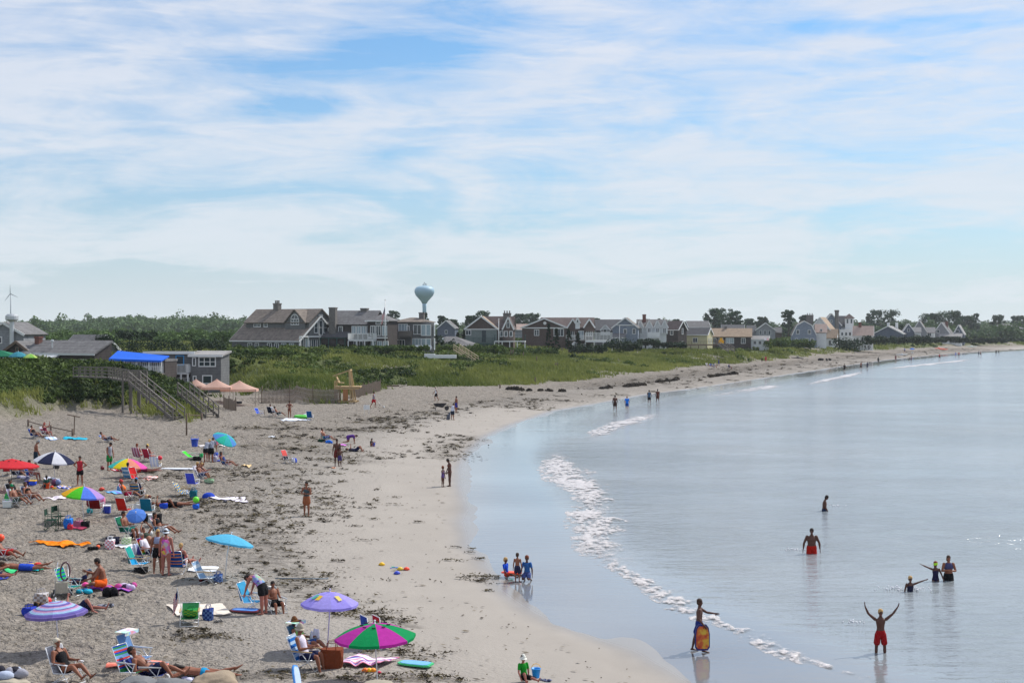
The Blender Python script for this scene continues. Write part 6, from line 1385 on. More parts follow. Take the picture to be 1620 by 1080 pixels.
def bag(label, px, py, w, d, h, col, handles=True, name='beach_bag', cat='bag', group='bags and coolers', lid=None, rz=0, col2=None, soft=.08, pos=None, stripes=False):
    p = V(pos) if pos is not None else ppos(px, py); e = empty(name, p, rz, label, cat, group); c = cloth(col, 0) if isinstance(col, tuple) else col; w *= .85; d *= .85; h *= .85; col2 = tuple(int(.5 * a + .5 * b) for a, b in zip(col, col2)) if col2 else None; m = MB(); n = 16; v = []; f = []; L_ = 5; mi = []
    for i in range(L_ + 1):
        t = i / L_; k = 1 + .10 * math.sin(t * math.pi) + .10 * t
        for a in range(n):
            an = 2 * math.pi * a / n; ca, sa = math.cos(an), math.sin(an); r = (abs(ca) ** 4 + abs(sa) ** 4) ** -.25
            wob = 1 + soft * math.sin(an * 3 + i * 1.3)
            v.append((ca * r * w / 2 * k * wob, sa * r * d / 2 * k * wob, h * t + (soft * .3 * math.sin(an * 2) if i == L_ else 0)))
    for i in range(L_):
        for a in range(n): f.append([i * n + a, i * n + (a + 1) % n, (i + 1) * n + (a + 1) % n, (i + 1) * n + a]); mi.append(1 if (stripes and (i + a) % 2) else 0)
    f.append(list(range(n))[::-1]); mi.append(0); f.append([L_ * n + a for a in range(n)]); mi.append(0)
    mesh_obj('body', v, f, [c, cloth(col2, 0) if col2 else c], e, mi, False)
    if lid: b = MB(); b.box(-w * .56, w * .56, -d * .56, d * .56, h, h + .05); b.build('lid', plastic(lid), e)
    if handles:
        for s in (-1, 1): b = MB(); b.tube([(-w * .25, s * d * .5, h * .9), (-w * .2, s * d * .4, h * 1.35), (w * .2, s * d * .4, h * 1.35), (w * .25, s * d * .5, h * .9)], .014, 5); b.build('handle', c, e)
    return e
def cooler(label, px, py, w, d, h, col, lid=(230, 232, 235), group='bags and coolers', rz=.1):
    e = empty('cooler', ppos(px, py), rz, label, 'cooler', group); b = MB(); b.add([(sx * w / 2 * k, sy * d / 2 * k, z_) for z_, k in ((0, .9), (h, 1)) for sx, sy in ((-1, -1), (1, -1), (1, 1), (-1, 1))], [[3, 2, 1, 0], [4, 5, 6, 7]] + [[i, (i + 1) % 4, (i + 1) % 4 + 4, i + 4] for i in range(4)]); b.build('body', plastic(col), e)
    b = MB(); b.box(-w * .52, w * .52, -d * .53, d * .53, h + .002, h + .05); b.build('lid', plastic(lid), e); b = MB(); b.tube([(-w * .53, 0, h * .7), (-w * .56, 0, h + .12), (w * .56, 0, h + .12), (w * .53, 0, h * .7)], .012, 5); b.build('handle', plastic(lid), e); return e
def bucket(label, px, py, r, col, hcol=None, group='sand toys and buckets', pos=None):
    e = empty('bucket', V(pos) if pos is not None else ppos(px, py), 0, label, 'bucket', group); b = MB(); b.lathe([(r * .7, 0), (r, r * 1.9), (r * 1.1, r * 1.9), (r * 1.1, r * 2.0), (r * .93, r * 2.0), (r * .65, .02)], n=16, cap=False); b.lathe([(r * .7, .003), (.001, .003)], n=16, cap=False); b.build('body', plastic(col), e, True)
    b = MB(); b.tube([(r * 1.02 * math.cos(a), r * .3 * math.sin(a), r * 1.9 + r * 1.0 * math.sin(a)) for a in np.linspace(0, math.pi, 9)], .008, 5); b.build('handle', plastic(hcol or col), e); return e
def toyblob(label, px, py, kind, col, r=.1, group='sand toys and buckets', name=None):
    p = ppos(px, py); m = MB()
    if kind == 'ball': m.ball((0, 0, r), r, 16, 0); o = m.build(name or 'ball', plastic(col), None, True, p); return tag(o, label, 'ball', group)
    if kind == 'disc': m.lathe([(r * .7, .03), (r, .035), (r * 1.02, .015), (r * .9, .0)], n=18); o = m.build(name or 'flying_disc', plastic(col), None, True, p); return tag(o, label, 'disc', group)
    if kind == 'shovel': m.bar((0, 0, .03), (r * 2, 0, .05), .02); m.box(r * 2, r * 3, -.04, .04, .03, .05); m.box(-.04, 0, -.04, .04, .02, .04); o = m.build(name or 'toy_shovel', plastic(col), None, False, p, random.random() * 3); return tag(o, label, 'toy', group)
    m.lathe([(r * .6, 0), (r, r * .4), (r * .8, r * 1.0), (r * .3, r * 1.2)], n=10); m.ball((r * .9, 0, r * .4), r * .35, 6); m.ball((-r * .9, 0, r * .4), r * .35, 6); o = m.build(name or 'sand_mould', plastic(col), None, True, p); return tag(o, label, 'toy', group)
def boogie(label, px, py, L_, W_, col, deck, lay=True, rz=0, lean=None, pos=None, group='bodyboards', pat=None):
    e = empty('bodyboard', V(pos) if pos is not None else ppos(px, py), rz, label, 'bodyboard', group)
    out = [(-.36, 0), (.36, 0), (.5, .12), (.5, .62), (.42, .88), (.26, 1.0), (-.26, 1.0), (-.42, .88), (-.5, .62), (-.5, .12)]; n = len(out)
    for nm, c, z0, z1, k in (('core', col, 0, .045, 1.0), ('deck', deck, .046, .060, .86)):
        m = MB(); P = [((x * W_) * k, (y - .5) * L_ * k) for x, y in out]
        m.add([(x, y, z0) for x, y in P] + [(x, y, z1) for x, y in P], [list(range(n))[::-1], list(range(n, 2 * n))] + [[i, (i + 1) % n, (i + 1) % n + n, i + n] for i in range(n)]); m.build(nm, plastic(c) if isinstance(c, tuple) else c, e)
    if not lay: e.rotation_euler = lean
    else: e.location.z += .05
    return e
def sandals(label, px, py, col, group='shoes and small things on the sand'):
    p = ppos(px, py); m = MB()
    for s in (-1, 1): m.loft([(V((s * .08, -.10, .03)), V((.035, 0, 0)), V((0, 0, .012))), (V((s * .09, .03, .03)), V((.045, 0, 0)), V((0, 0, .012))), (V((s * .09, .12, .03)), V((.04, 0, 0)), V((0, 0, .012)))], 8); m.tube([(s * .09 - .04, .0, .04), (s * .09, .02, .09), (s * .09 + .04, 0, .04)], .012, 5)
    o = m.build('sandals', plastic(col), None, True, p, random.random() * 6); return tag(o, label, 'sandals', group)
def heap(label, px, py, w, h, cols, name='clothes_pile', cat='clothes', group='clothes left on the sand', pos=None):
    p = V(pos) if pos is not None else ppos(px, py); m = MB(); rr = random.Random(int(px * 7 + py))
    for i in range(7): m.ball((rr.uniform(-.4, .4) * w, rr.uniform(-.25, .25) * w, h * rr.uniform(.25, .5)), (w * rr.uniform(.15, .28), w * rr.uniform(.12, .22), h * rr.uniform(.35, .55)), 8, i % len(cols))
    o = m.build(name, [cloth(c, 0) if isinstance(c, tuple) else c for c in cols], None, True, p); return tag(o, label, cat, group)
# ------------------------------------------------------------------ other beach furniture
def lifeguard():
    D = at(546, 637).y; s = D / F; p = at(529, 636); p1 = at(563, 637); e = empty('lifeguard_chair', V((p.x, D, p.z)), 0, 'tall yellow wood lifeguard chair with slanted canopy frame before the sand fence', 'lifeguard chair')
    w = (563 - 529) * s; dpt = 1.9; H = lambda y: (637 - y) * s; M_ = WOODN
    def pt(nm, *bars):
        m = MB()
        for a, b, t in bars: m.bar(a, b, t)
        m.build(nm, M_, e)
    for y in (0, dpt): pt('skid', ((-.1, y, .08), (w + .2, y, .08), .16))
    pt('skid', ((0, 0, .1), (0, dpt, .1), .14), ((w - .1, 0, .1), (w - .1, dpt, .1), .14))
    for y in (0.05, dpt - .05):
        pt('leg', ((.02, y, 0), (.10, y, H(603)), .14)); pt('leg', ((.42, y, 0), (.36, y, H(612)), .12)); pt('leg', ((w - .15, y, 0), (w - .75, y, H(586)), .14)); pt('leg', ((w - .6, y, 0), (w - .8, y, H(586)), .12))
    m = MB(); m.box(0, w * 1.22, -.1, dpt + .1, H(613.5), H(613.5) + .12); m.build('platform', M_, e)
    pt('beam', ((0, -.1, H(614) - .1), (w * 1.15, -.1, H(614) - .1), .16), ((0, dpt + .1, H(614) - .1), (w * 1.15, dpt + .1, H(614) - .1), .16), ((w * .95, 0, H(613)), (w * .7, 0, H(620)), .1))
    m = MB(); m.add([(.16, .3, H(597)), (.16, dpt - .3, H(597)), (.5, dpt - .3, H(607)), (.5, .3, H(607)), (.22, .3, H(596)), (.22, dpt - .3, H(596)), (.56, dpt - .3, H(606)), (.56, .3, H(606))], [[0, 1, 2, 3], [7, 6, 5, 4], [0, 4, 5, 1], [1, 5, 6, 2], [2, 6, 7, 3], [3, 7, 4, 0]]); m.box(.45, 1.05, .3, dpt - .3, H(607), H(607) + .07); m.build('seat', M_, e)
    pt('canopy_frame', ((-.15, .1, H(595.5)), (w - .65, .1, H(586)), .13), ((-.15, dpt - .1, H(595.5)), (w - .65, dpt - .1, H(586)), .13), ((w - .7, 0, H(586.5)), (w - .7, dpt, H(586.5)), .16), ((.5, .1, H(592)), (.5, dpt - .1, H(592)), .08), ((1.1, .1, H(589.5)), (1.1, dpt - .1, H(589.5)), .08))
    m = MB(); m.box(w * .42, w * .66, -.14, -.09, H(634), H(615.5)); m.build('sign_board', mat('orange_board', (.34, .15, .06), .7, .15, 4), e)
    for i in range(6): pt('rung', ((w - .35 - .05 * i, 0, .3 + .36 * i), (w - .35 - .05 * i, dpt, .3 + .36 * i), .06))
lifeguard()
PINK = cloth((232, 196, 180), .45)
def tent(label, px, py, apex, x0, x1, ye, D=None):
    p = at(px, py) if D is None else atD(px, py, D); s = p.y / F; w = (x1 - x0) * s; h = (py - ye) * s; ha = (py - apex) * s
    e = empty('canopy_tent', p, 0, label, 'canopy tent', 'pink canopy tents'); m = MB(); d = w * .55; n = 6; v = []; f = []
    for r in range(n + 1):
        t = r / n; k = t; z = ha - (ha - h) * (t ** .8)
        for i in range(16):
            a = 2 * math.pi * (i + .5) / 16; ca, sa = math.cos(a), math.sin(a); q = 1 / max(abs(ca), abs(sa)); q = q if q < 1.42 else 1.41
            v.append((ca * q * w / 2 * k, sa * q * d / 2 * k, z - .06 * math.sin(t * 3.14) * (1 if i % 4 in (1, 2) else 0)))
    for i in range(16):
        a = 2 * math.pi * (i + .5) / 16; ca, sa = math.cos(a), math.sin(a); q = min(1.41, 1 / max(abs(ca), abs(sa))); v.append((ca * q * w / 2, sa * q * d / 2, h - .28))
    for r in range(n + 1):
        for i in range(16): f.append([r * 16 + i, (r + 1) * 16 + i, (r + 1) * 16 + (i + 1) % 16, r * 16 + (i + 1) % 16])
    mesh_obj('canopy', v, f, PINK, e)
    for sx in (-1, 1):
        for sy in (-1, 1): b = MB(); b.tube([(sx * w * .485, sy * d * .485, -.3), (sx * w * .485, sy * d * .485, h)], .03, 6); b.build('leg', mat('tent_leg', (.25, .2, .18), .5), e)
tent('pink canopy tent farthest left, mostly behind the second stairs', 310, 640, 599, 293, 330, 610, 170); tent('pink canopy tent in the middle of the three', 343, 641, 599, 316, 364, 612, 164); tent('pink canopy tent farthest right, standing clear on the sand', 379, 640, 601.5, 351, 408, 615)
bag('low dark crate under the right hand pink tent', 377, 638, .9, .5, .3, (50, 50, 55), handles=False, name='crate', cat='crate')
# restaurant terrace shades
umbrella('teal blue terrace umbrella at the restaurant, left of the lime one', 29, 580, 30, 0, [(70, 150, 170)], pos=atD(29, 585, 168), top=(29, 556), group='terrace umbrellas at the restaurant')
umbrella('lime green terrace umbrella with pale stripes at the restaurant', 48, 582, 22, 0, [(140, 200, 90), (190, 215, 120)], pos=atD(48, 585, 166), top=(48, 559.5), group='terrace umbrellas at the restaurant')
e = empty('green_awning', atD(-2, 590, 170), 0, 'dark green canvas awning with white posts at the left edge of the terrace', 'awning'); s = 170 / F; m = MB(); m.add([(-8 * s, 0, 36 * s), (4 * s, 0, 36 * s), (28 * s, -1, 27 * s), (-8 * s, -1, 27 * s), (-8 * s, 2, 30 * s), (20 * s, 2, 30 * s), (-8 * s, -1, 25.5 * s), (28 * s, -1, 25.5 * s)], [[0, 1, 2, 3], [0, 4, 5, 1], [1, 5, 2], [3, 2, 7, 6]]); m.build('canvas', cloth((40, 120, 90)), e)
for x in (6, 11, 24): m = MB(); m.bar((x * s, -.8, -2 * s), (x * s, -.8, 27 * s), .15); m.build('post', WHITE, e)
# wheelbarrow
def wheelbarrow():
    p = at(695, 649); e = empty('wheelbarrow', p, math.radians(8), 'black wheelbarrow tipped on the weedy sand beside the raking men', 'wheelbarrow'); k = 1.25
    m = MB(); B4 = [(-.35, -.22, .35), (.35, -.22, .3), (.35, .22, .3), (-.35, .22, .35)]; T4 = [(-.55, -.34, .62), (.65, -.34, .66), (.65, .34, .66), (-.55, .34, .62)]
    v = [tuple(a * k for a in q) for q in B4 + T4]; m.add(v, [[0, 3, 2, 1], [0, 1, 5, 4], [1, 2, 6, 5], [2, 3, 7, 6], [3, 0, 4, 7]]); m.build('tray', BLKM, e)
    m = MB(); m.tube([(.68 * k, -.06 * k, .2 * k), (.68 * k, .06 * k, .2 * k)], .2 * k, 16); m.build('wheel', BLKM, e)
    for s in (-1, 1): m = MB(); m.tube([(.68 * k, s * .08, .2 * k), (-.2 * k, s * .22 * k, .36 * k), (-1.0 * k, s * .28 * k, .6 * k)], .02, 6); m.build('handle', WOODB, e); m = MB(); m.tube([(-.3 * k, s * .2 * k, .36 * k), (-.38 * k, s * .22 * k, 0)], .02, 6); m.build('leg', BLKM, e)
wheelbarrow()
p = at(580, 656); e = empty('notice_sign', p, 0, 'small white notice sign on a thin stand, alone on the sand', 'sign'); m = MB(); m.box(-.32, .32, -.01, .01, .55, 1.05); m.build('board', WHITE, e); m = MB(); m.tube([(-.25, 0, -.1), (-.25, .02, .56)], .015, 5); m.tube([(.25, 0, -.1), (.25, .02, .56)], .015, 5); m.build('stand', ALU, e)
m = MB(); m.bar((-.1, 0, .15), (.9, -.5, .5), .16); m.bar((.9, -.5, .5), (1.0, -.55, .56), .1); tag(m.build('driftwood_log', mat('pale_wood', (.5, .45, .36), .8, .2, 5), None, False, at(633, 614)), 'short pale log lying on the bank below the shrubs', 'log')
m = MB(); m.bar((-2.2, 0, .1), (2.0, .3, .18), .2); tag(m.build('driftwood_log', WOODB, None, False, at(610, 612)), 'long dark plank lying at the dune foot', 'log')
# rocks at the very bottom edge
ROCKM = {'grey': mat('grey_rock', (.16, .165, .17), .85, .25, 2, .6, 7), 'brown': mat('brown_rock', (.30, .235, .165), .85, .2, 2, .6, 6), 'pale': mat('pale_rock', (.36, .32, .25), .85, .2, 2, .5, 6)}
def rock(label, px, ptop, wpx, D, col, flat=.55, seed=1):
    s = D / F; w = wpx * s / 2; h = w * flat * 1.3; c = atD(px, ptop, D); c.z -= h; bm = bmesh.new(); bmesh.ops.create_icosphere(bm, subdivisions=4, radius=1); rr = random.Random(seed); o = Vector((rr.random() * 50, rr.random() * 50, rr.random() * 50))
    for v in bm.verts:
        q = v.co.copy(); k = 1 + .30 * (noise_.noise(q * 1.1 + o)) + .10 * noise_.noise(q * 3 + o) + .03 * noise_.noise(q * 9 + o); q = Vector((math.copysign(abs(q.x) ** .75, q.x), math.copysign(abs(q.y) ** .75, q.y), math.copysign(abs(q.z) ** .6, q.z))) * k; v.co = Vector((q.x * w, q.y * w * .8, q.z * h))
    me = bpy.data.meshes.new('boulder'); bm.to_mesh(me); bm.free(); me.materials.append(ROCKM[col]); me.polygons.foreach_set('use_smooth', [True] * len(me.polygons)); ob = bpy.data.objects.new('boulder', me); COL.objects.link(ob); ob.location = c; tag(ob, label, 'rock', 'seawall boulders at the bottom edge')
import bmesh
from mathutils import noise as noise_
rock('dark grey boulder left of centre among the bottom rocks', 222, 1072, 66, 34, 'grey', .5, 1); rock('mottled grey boulder between the dark one and the brown one', 268, 1073, 60, 34, 'grey', .4, 2); rock('big flat brown boulder beside the prone sunbather', 342, 1066, 76, 34, 'brown', .5, 3)
rock('sandy coloured boulder in the bottom left corner', 12, 1073, 60, 34, 'pale', .4, 4); rock('small beige slab under the magenta umbrella pole', 600, 1077, 46, 34, 'pale', .3, 6)

# ------------------------------------------------------------------ drying seaweed
def wrack():
    Vs = []; tints = []
    tot = 0
    for pl, spread, k in WR:
        P = [at(a, b) for a, b in pl]; L_ = [0]
        for i in range(1, len(P)): L_.append(L_[-1] + (P[i] - P[i - 1]).length)
        D = np.mean([p.y for p in P]); wm = spread * D * D / (F * 9.2); n = int(min(150, 2.5 * k * L_[-1] * (60 / D) ** 1.1 * min(3, max(1, wm * .7)) + 20))
        t = RNG.random(n) * L_[-1]; cx = np.interp(t, L_, [p.x for p in P]) + RNG.normal(size=n) * wm * .45; cy = np.interp(t, L_, [p.y for p in P]) + RNG.normal(size=n) * wm * .5
        z, dsn, dtn = land(cx, cy); ok = (dsn > .3) & (dtn < 1); cx, cy, z = cx[ok], cy[ok], z[ok]; n = len(cx)
        Ls = (.08 + .42 * RNG.random(n) ** 3 * (1 + 1.5 * k)) * (D / 60) ** .55; pr = 18
        u = RNG.normal(size=(n, pr, 1)) * Ls[:, None, None]; w_ = RNG.normal(size=(n, pr, 1)) * (Ls * .30)[:, None, None]
        ang = RNG.normal(size=n) * .35 + .15; ca, sa = np.cos(ang)[:, None], np.sin(ang)[:, None]
        X = cx[:, None] + u[..., 0] * ca - w_[..., 0] * sa; Y = cy[:, None] + u[..., 0] * sa + w_[..., 0] * ca
        Z = land(X.ravel(), Y.ravel())[0].reshape(X.shape) + .03 + .05 * RNG.random(X.shape) * (D / 60) ** .5
        a2 = RNG.random(X.shape) * 6.28; l = (.026 + .055 * RNG.random(X.shape)) * (D / 55) ** .85; wd = l * .38
        dx, dy = np.cos(a2) * l, np.sin(a2) * l * .7; ex, ey = -np.sin(a2) * wd, np.cos(a2) * wd; hz = .03 * RNG.normal(size=X.shape) * (D / 60) ** .5
        q = np.stack([np.stack([X - dx - ex, Y - dy - ey, Z], -1), np.stack([X + dx - ex, Y + dy - ey, Z + hz], -1), np.stack([X + dx + ex, Y + dy + ey, Z + hz + .02], -1), np.stack([X - dx + ex, Y - dy + ey, Z + .02], -1)], 2)
        Vs.append(q.reshape(-1, 3)); tints.append(np.repeat(RNG.random(n) ** 2, pr) * .7 + .3 * RNG.random(n * pr))
    V_ = np.concatenate(Vs); T_ = np.concatenate(tints)
    o = quads_np('seaweed', V_, len(T_), 4, [leafmat('dried_seaweed', (.030, .022, .016), (.13, .105, .05), .05, .8)], col=T_); tag(o, 'dark dried seaweed and debris strewn along the tide lines', 'seaweed', kind='stuff'); print('weed', len(T_))
wrack()
# scattered bits between the tide lines
n = 2600; a = RNG.uniform(-.36, .1, n); y = np.exp(RNG.uniform(math.log(38), math.log(240), n)); x = a * y; z, dsn, dtn = land(x, y); ok = (dsn > 1.2) & (dtn < -.5); x, y, z = x[ok], y[ok], z[ok]; n = len(x)
sz_ = (.03 + .06 * RNG.random(n) ** 3) * (y / 60) ** .5; ang = RNG.random(n) * 6.28; dx, dy = np.cos(ang) * sz_ * 2, np.sin(ang) * sz_; Q = np.stack([np.stack([x - dx, y - dy, z + .03], 1), np.stack([x + dy, y - dx * .4, z + .05], 1), np.stack([x + dx, y + dy, z + .06], 1), np.stack([x - dy, y + dx * .4, z + .04], 1)], 1)
tag(quads_np('beach_litter', Q.reshape(-1, 3), n, 4, [leafmat('weed_bits', (.05, .04, .03), (.16, .13, .08), .05, .8)], col=RNG.random(n)), 'tiny scraps of weed and shell scattered over the open sand', 'debris', kind='stuff')
# the raked weed heap
def weedheap(label, pl, h):
    P = [at(a, b) for a, b in pl]; C = []; R_ = []
    for i in range(len(P) - 1):
        m_ = max(2, int((P[i + 1] - P[i]).length / 1.1))
        for q in range(m_): p = P[i].lerp(P[i + 1], q / m_); r = h * random.uniform(.6, 1.25); C.append((p.x + random.uniform(-.3, .3), p.y + random.uniform(-.4, .4), p.z + r * .15)); R_.append((r * 1.5, r * 1.2, r))
    Pv, nq, ti = leaves(C, np.array(R_), 150, .28); o = quads_np('seaweed_heap', Pv, nq, 4, [leafmat('heaped_seaweed', (.022, .018, .016), (.07, .058, .045), .05, .85)], col=ti); tag(o, label, 'seaweed heap', 'raked heaps of dark seaweed')
weedheap('longest raked heap of black seaweed on the sand under the grassy dune', [(803, 616), (840, 618), (870, 619), (904, 620)], .42)
weedheap('short heap of black seaweed near the first two waders', [(993, 612), (1008, 610), (1022, 609)], .5); weedheap('small dark seaweed heap up the beach beyond the waders', [(1040, 605), (1058, 603), (1075, 600)], .4)
weedheap('small scrap heap of seaweed left of the waders', [(955, 615), (968, 613)], .35); weedheap('far low seaweed heap between the seated groups', [(1125, 596), (1150, 593), (1165, 591)], .45)
# ------------------------------------------------------------------ who and what is on the beach
WALL = 'bathers sitting and lying on the sand'; STD = 'people standing on the sand'
def seat(lab_p, lab_c, px, py, face, cols, ps='lounge', kind='low', dz=0, per=None, ch=None):
    p = ppos(px, py); c = None
    if cols: c = chair(lab_c, px, py, face, cols, kind, pos=p, **(ch or {}))
    a = math.radians(180 + face); back = .10 if cols else 0; q = p + V((math.sin(a) * back, -math.cos(a) * back, 0))
    r = person(lab_p, 0, 0, ps, face, pos=q, lift=(sit_in(c, kind) + dz) if cols else None, group=WALL, **(per or {})); return c, r
NAVY = (28, 34, 70); BLK = (22, 22, 26); GRY = (150, 152, 160)
# --- far left, by the rail fence
seat('woman lounging in the blue low chair nearest the rail fence', 'blue low chair nearest the rail fence', 56, 693, 65, [(50, 90, 190)], per=dict(skin='tan', hair=('short', 'dark'), wear=[('swimsuit', BLK)]))
seat('red capped bather with raised arms in the maroon striped chair', 'maroon and white chair second from the rail fence', 74, 690, 60, [(120, 30, 60), (210, 210, 220)], 'chair_arms', per=dict(skin='pink', hair=('short', 'red'), wear=[('swimsuit', (110, 25, 50))], hat=('cap', (170, 60, 50))), ch=dict(stripes=4))
towel('pale blue and white towel at the feet of the fence loungers', [(70, 693), (86, 691.5), (94, 695), (80, 696.5)], [(170, 195, 230), (225, 225, 235)], stripes=4)
towel('turquoise towel lying empty right of the rail fence', [(98, 694), (106, 691.5), (139, 694.5), (131, 696.5)], [(30, 165, 195)])
seat('person lying back alone with one knee up, above the grey shirted man', 'low blue and white lounger of the lone reclining bather', 172, 700, 88, [(60, 100, 190), (220, 225, 235)], 'lounge_flat', per=dict(skin='tan', hair=('short', 'dark'), wear=[('trunks', NAVY)]), ch=dict(stripes=5, recline=.95), dz=-.03)
sandals('black sandals beyond the feet of the lone reclining bather', 193, 701.5, BLK)
person('shirtless man in grey cap standing behind the navy and white umbrella', 56.5, 741, 'look_down', 120, 1.8, skin='tan', hair=('short', 'grey'), wear=[('trunks', (25, 45, 60))], hat=('cap', (120, 125, 135)), group=STD)
umbrella('navy and white panelled umbrella shading the sitting child', 88.6, 762, 63, 0, [(226, 228, 238), (40, 46, 78)], tilt=(.10, -.03), top=(87, 714.5), dome=.23)
umbrella('flat red market umbrella at the left edge', 19.8, 778, 84, 0, [(215, 52, 62)], tilt=(.04, 0), top=(19, 725), flat=True, dome=.17, pole=mat('dark_pole', (.06, .06, .06), .5), vent=True)
m = MB(); m.lathe([(.17, 0), (.20, .05), (.22, .72), (.24, .72), (.24, .78), (.1, .86)], n=14); tag(m.build('litter_bin', BLKM, None, True, ppos(89, 741)), 'black cylindrical litter bin seen just under the navy and white umbrella', 'bin')
chair('navy chair with a red towel over its back under the red umbrella', 12, 752, 200, [(28, 30, 60)], 'mid', towel=(190, 40, 50), group='chairs under the red umbrella')
seat('bather with sunglasses reclining in the dark chair under the red umbrella', 'dark low chair under the red umbrella', 30, 756, 70, [(40, 45, 60)], per=dict(skin='tan', hair=('short', 'red'), wear=[('trunks', (60, 60, 90)), ('glasses', FEAT)]))
seat('woman in a red swimsuit bent forward in the bright blue chair', 'bright blue chair of the woman in red', 52, 759, 75, [(70, 120, 215)], 'chair', 'mid', per=dict(skin='pink', hair=('short', 'dark'), wear=[('swimsuit', (190, 40, 50))]))
heap('pale striped clothes on the sand before the blue chair', 37, 757, .8, .22, [(200, 195, 210), (120, 120, 150)]); towel('white towel behind the sitting child', [(68, 757), (78, 755), (95, 758), (84, 760)], [(215, 218, 232)])
person('small dark haired child in a green shirt sitting under the navy and white umbrella', 73, 772, 'legs_out', -140, 1.15, skin='tan', hair=('short', 'dark'), wear=[('shirt', (30, 80, 70)), ('trunks', NAVY)], child=True, group=WALL)
bag('blue cooler bag with a yellow lid left of the sitting child', 52, 767, .42, .3, .27, (45, 85, 215), handles=False, lid=(240, 190, 50)); bucket('purple bucket beside the blue cooler bag', 43, 768, .14, (70, 60, 150))
toyblob('maroon and blue beach ball right of the sitting child', 86, 768, 'ball', (95, 40, 80), .19); toyblob('grey blue beach ball beside the maroon one', 92, 767, 'ball', (110, 125, 170), .17); bucket('orange bucket at the knees of the sitting child', 74.5, 772, .15, (235, 90, 40)); toyblob('yellow sand mould right of the orange bucket', 86, 774, 'mould', (240, 180, 30), .11); toyblob('red sand mould near the beach balls', 82, 771, 'mould', (220, 60, 40), .1)
towel('blue and yellow towel with toys near the beach balls', [(90, 770), (99, 768), (114, 770), (104, 773)], [(60, 90, 200), (210, 215, 240), (240, 190, 50)], stripes=9)
person('woman in red tank top and black shorts standing with hands on hips', 126.5, 768, 'hips', -10, 1.68, skin='tan', hair=('short', 'dark'), wear=[('shorts', BLK), ('tank', (190, 45, 60))], group=STD)
person('man in grey sleeveless shirt and green shorts looking down at the rainbow umbrella', 173, 744, 'look_down', 60, 1.8, skin='tan', hair=('short', 'dark'), wear=[('trunks', (25, 130, 60)), ('tank', GRY)], group=STD)
toyblob('small dark red ball at the feet of the man in green shorts', 162, 743, 'ball', (110, 35, 40), .13)
RB = [(60, 200, 190), (240, 215, 40), (245, 150, 130), (240, 90, 180), (120, 70, 200), (40, 110, 220), (40, 190, 230), (240, 120, 60)]
umbrella('rainbow umbrella with pink and purple panels over the lying group', 203, 757, 60, 0, RB[4:] + RB[:4], tilt=(.05, .02), top=(203, 725), dome=.22, val=.05)
towel('red and white striped towel under the pink rainbow umbrella', [(176, 744), (190, 742), (212, 745), (198, 747)], [(200, 60, 70), (235, 230, 235), (130, 40, 90)], stripes=9)
person('bather lying on a towel in the shade of the pink rainbow umbrella', 200, 746, 'supine', 60, 1.65, skin='pink', hair=('short', 'dark'), wear=[('swimsuit', (90, 50, 120))], group=WALL)
bag('bright red box bag under the pink rainbow umbrella', 217, 746, .5, .3, .34, (210, 40, 45), handles=False); person('second bather lying right of the red box bag', 232, 746, 'prone', -75, 1.6, skin='pink', hair=('short', 'dark'), wear=[('swimsuit', (130, 40, 70))], group=WALL)
# seated group below the red umbrella
seat('dark haired man in black reclining under the edge of the red umbrella', 'black chair at the foot of the red umbrella pole', 26, 793, 70, [(40, 42, 48)], kind='mid', per=dict(skin='tan', hair=('short', 'dark'), wear=[('shirt', BLK), ('trunks', BLK)]))
seat('woman in a black bikini with long bare legs crossed toward the right', 'striped chair of the woman in the black bikini', 50, 797, 68, [(60, 60, 110), (200, 200, 215)], kind='mid', per=dict(skin='tan', hair=('bob', 'brown'), wear=[('bikini', BLK), ('glasses', FEAT)]), ch=dict(stripes=6))
seat('person in a green cap in the white patterned chair', 'white patterned chair with green cap sitter', 29, 802, 72, [floral((225, 225, 225), 'pale')], kind='mid', per=dict(skin='tan', hair=('short', 'brown'), hat=('cap', (20, 120, 80)), wear=[('trunks', (60, 80, 70))]))
bag('green blue and lime bag hanging at the white patterned chair', 14, 794, .42, .3, .5, (70, 190, 70), col2=(40, 60, 160), stripes=True); cooler('white cooler at the bottom of the seated group under the red umbrella', 12, 802, .45, .3, .28, (215, 220, 215))
towel('long white towel right of the bikini woman', [(68, 789), (84, 786.5), (115, 787), (100, 790.5)], [(226, 216, 224)])
umbrella('umbrella of many bright panels, yellow, lime, blue and red', 134, 825, 66, 0, [(215, 70, 80), (240, 120, 60), (245, 200, 60), (240, 170, 50), (245, 185, 40), (85, 205, 45), (90, 130, 235), (185, 150, 220)], tilt=(.12, -.02), top=(133, 769), dome=.21)
chair('tall maroon chair seen from behind beneath the many coloured umbrella', 153, 812, 178, [(125, 20, 24)], 'mid', towel=None); heap('maroon shirt hung on the left arm of the maroon chair', 142, 809, .3, .5, [(120, 40, 50)], 'shirt', pos=ppos(142, 808) + V((0, 0, .25))); heap('pink ring towel on the right arm of the maroon chair', 163, 807, .32, .4, [(235, 110, 150), (240, 150, 180)], 'towel', cat='towel', pos=ppos(163, 806) + V((0, 0, .3)))
bag('small teal bag left of the maroon chair', 142, 811, .3, .2, .24, (50, 160, 170)); cooler('blue cooler right of the maroon chair', 169, 811, .36, .3, .34, (35, 60, 170)); bag('white bag between the maroon chair and the blue cooler', 164, 811, .2, .2, .32, (225, 225, 220))
seat('woman with an orange top and red cap in a chair left of the striped deckchair', 'crimson chair of the woman with the orange top', 204, 792, 100, [(175, 30, 70)], per=dict(skin='tan', hair=('short', 'red'), wear=[('shorts', (190, 40, 80)), ('top', (245, 120, 50))], hat=('cap', (190, 60, 60))), kind='mid')
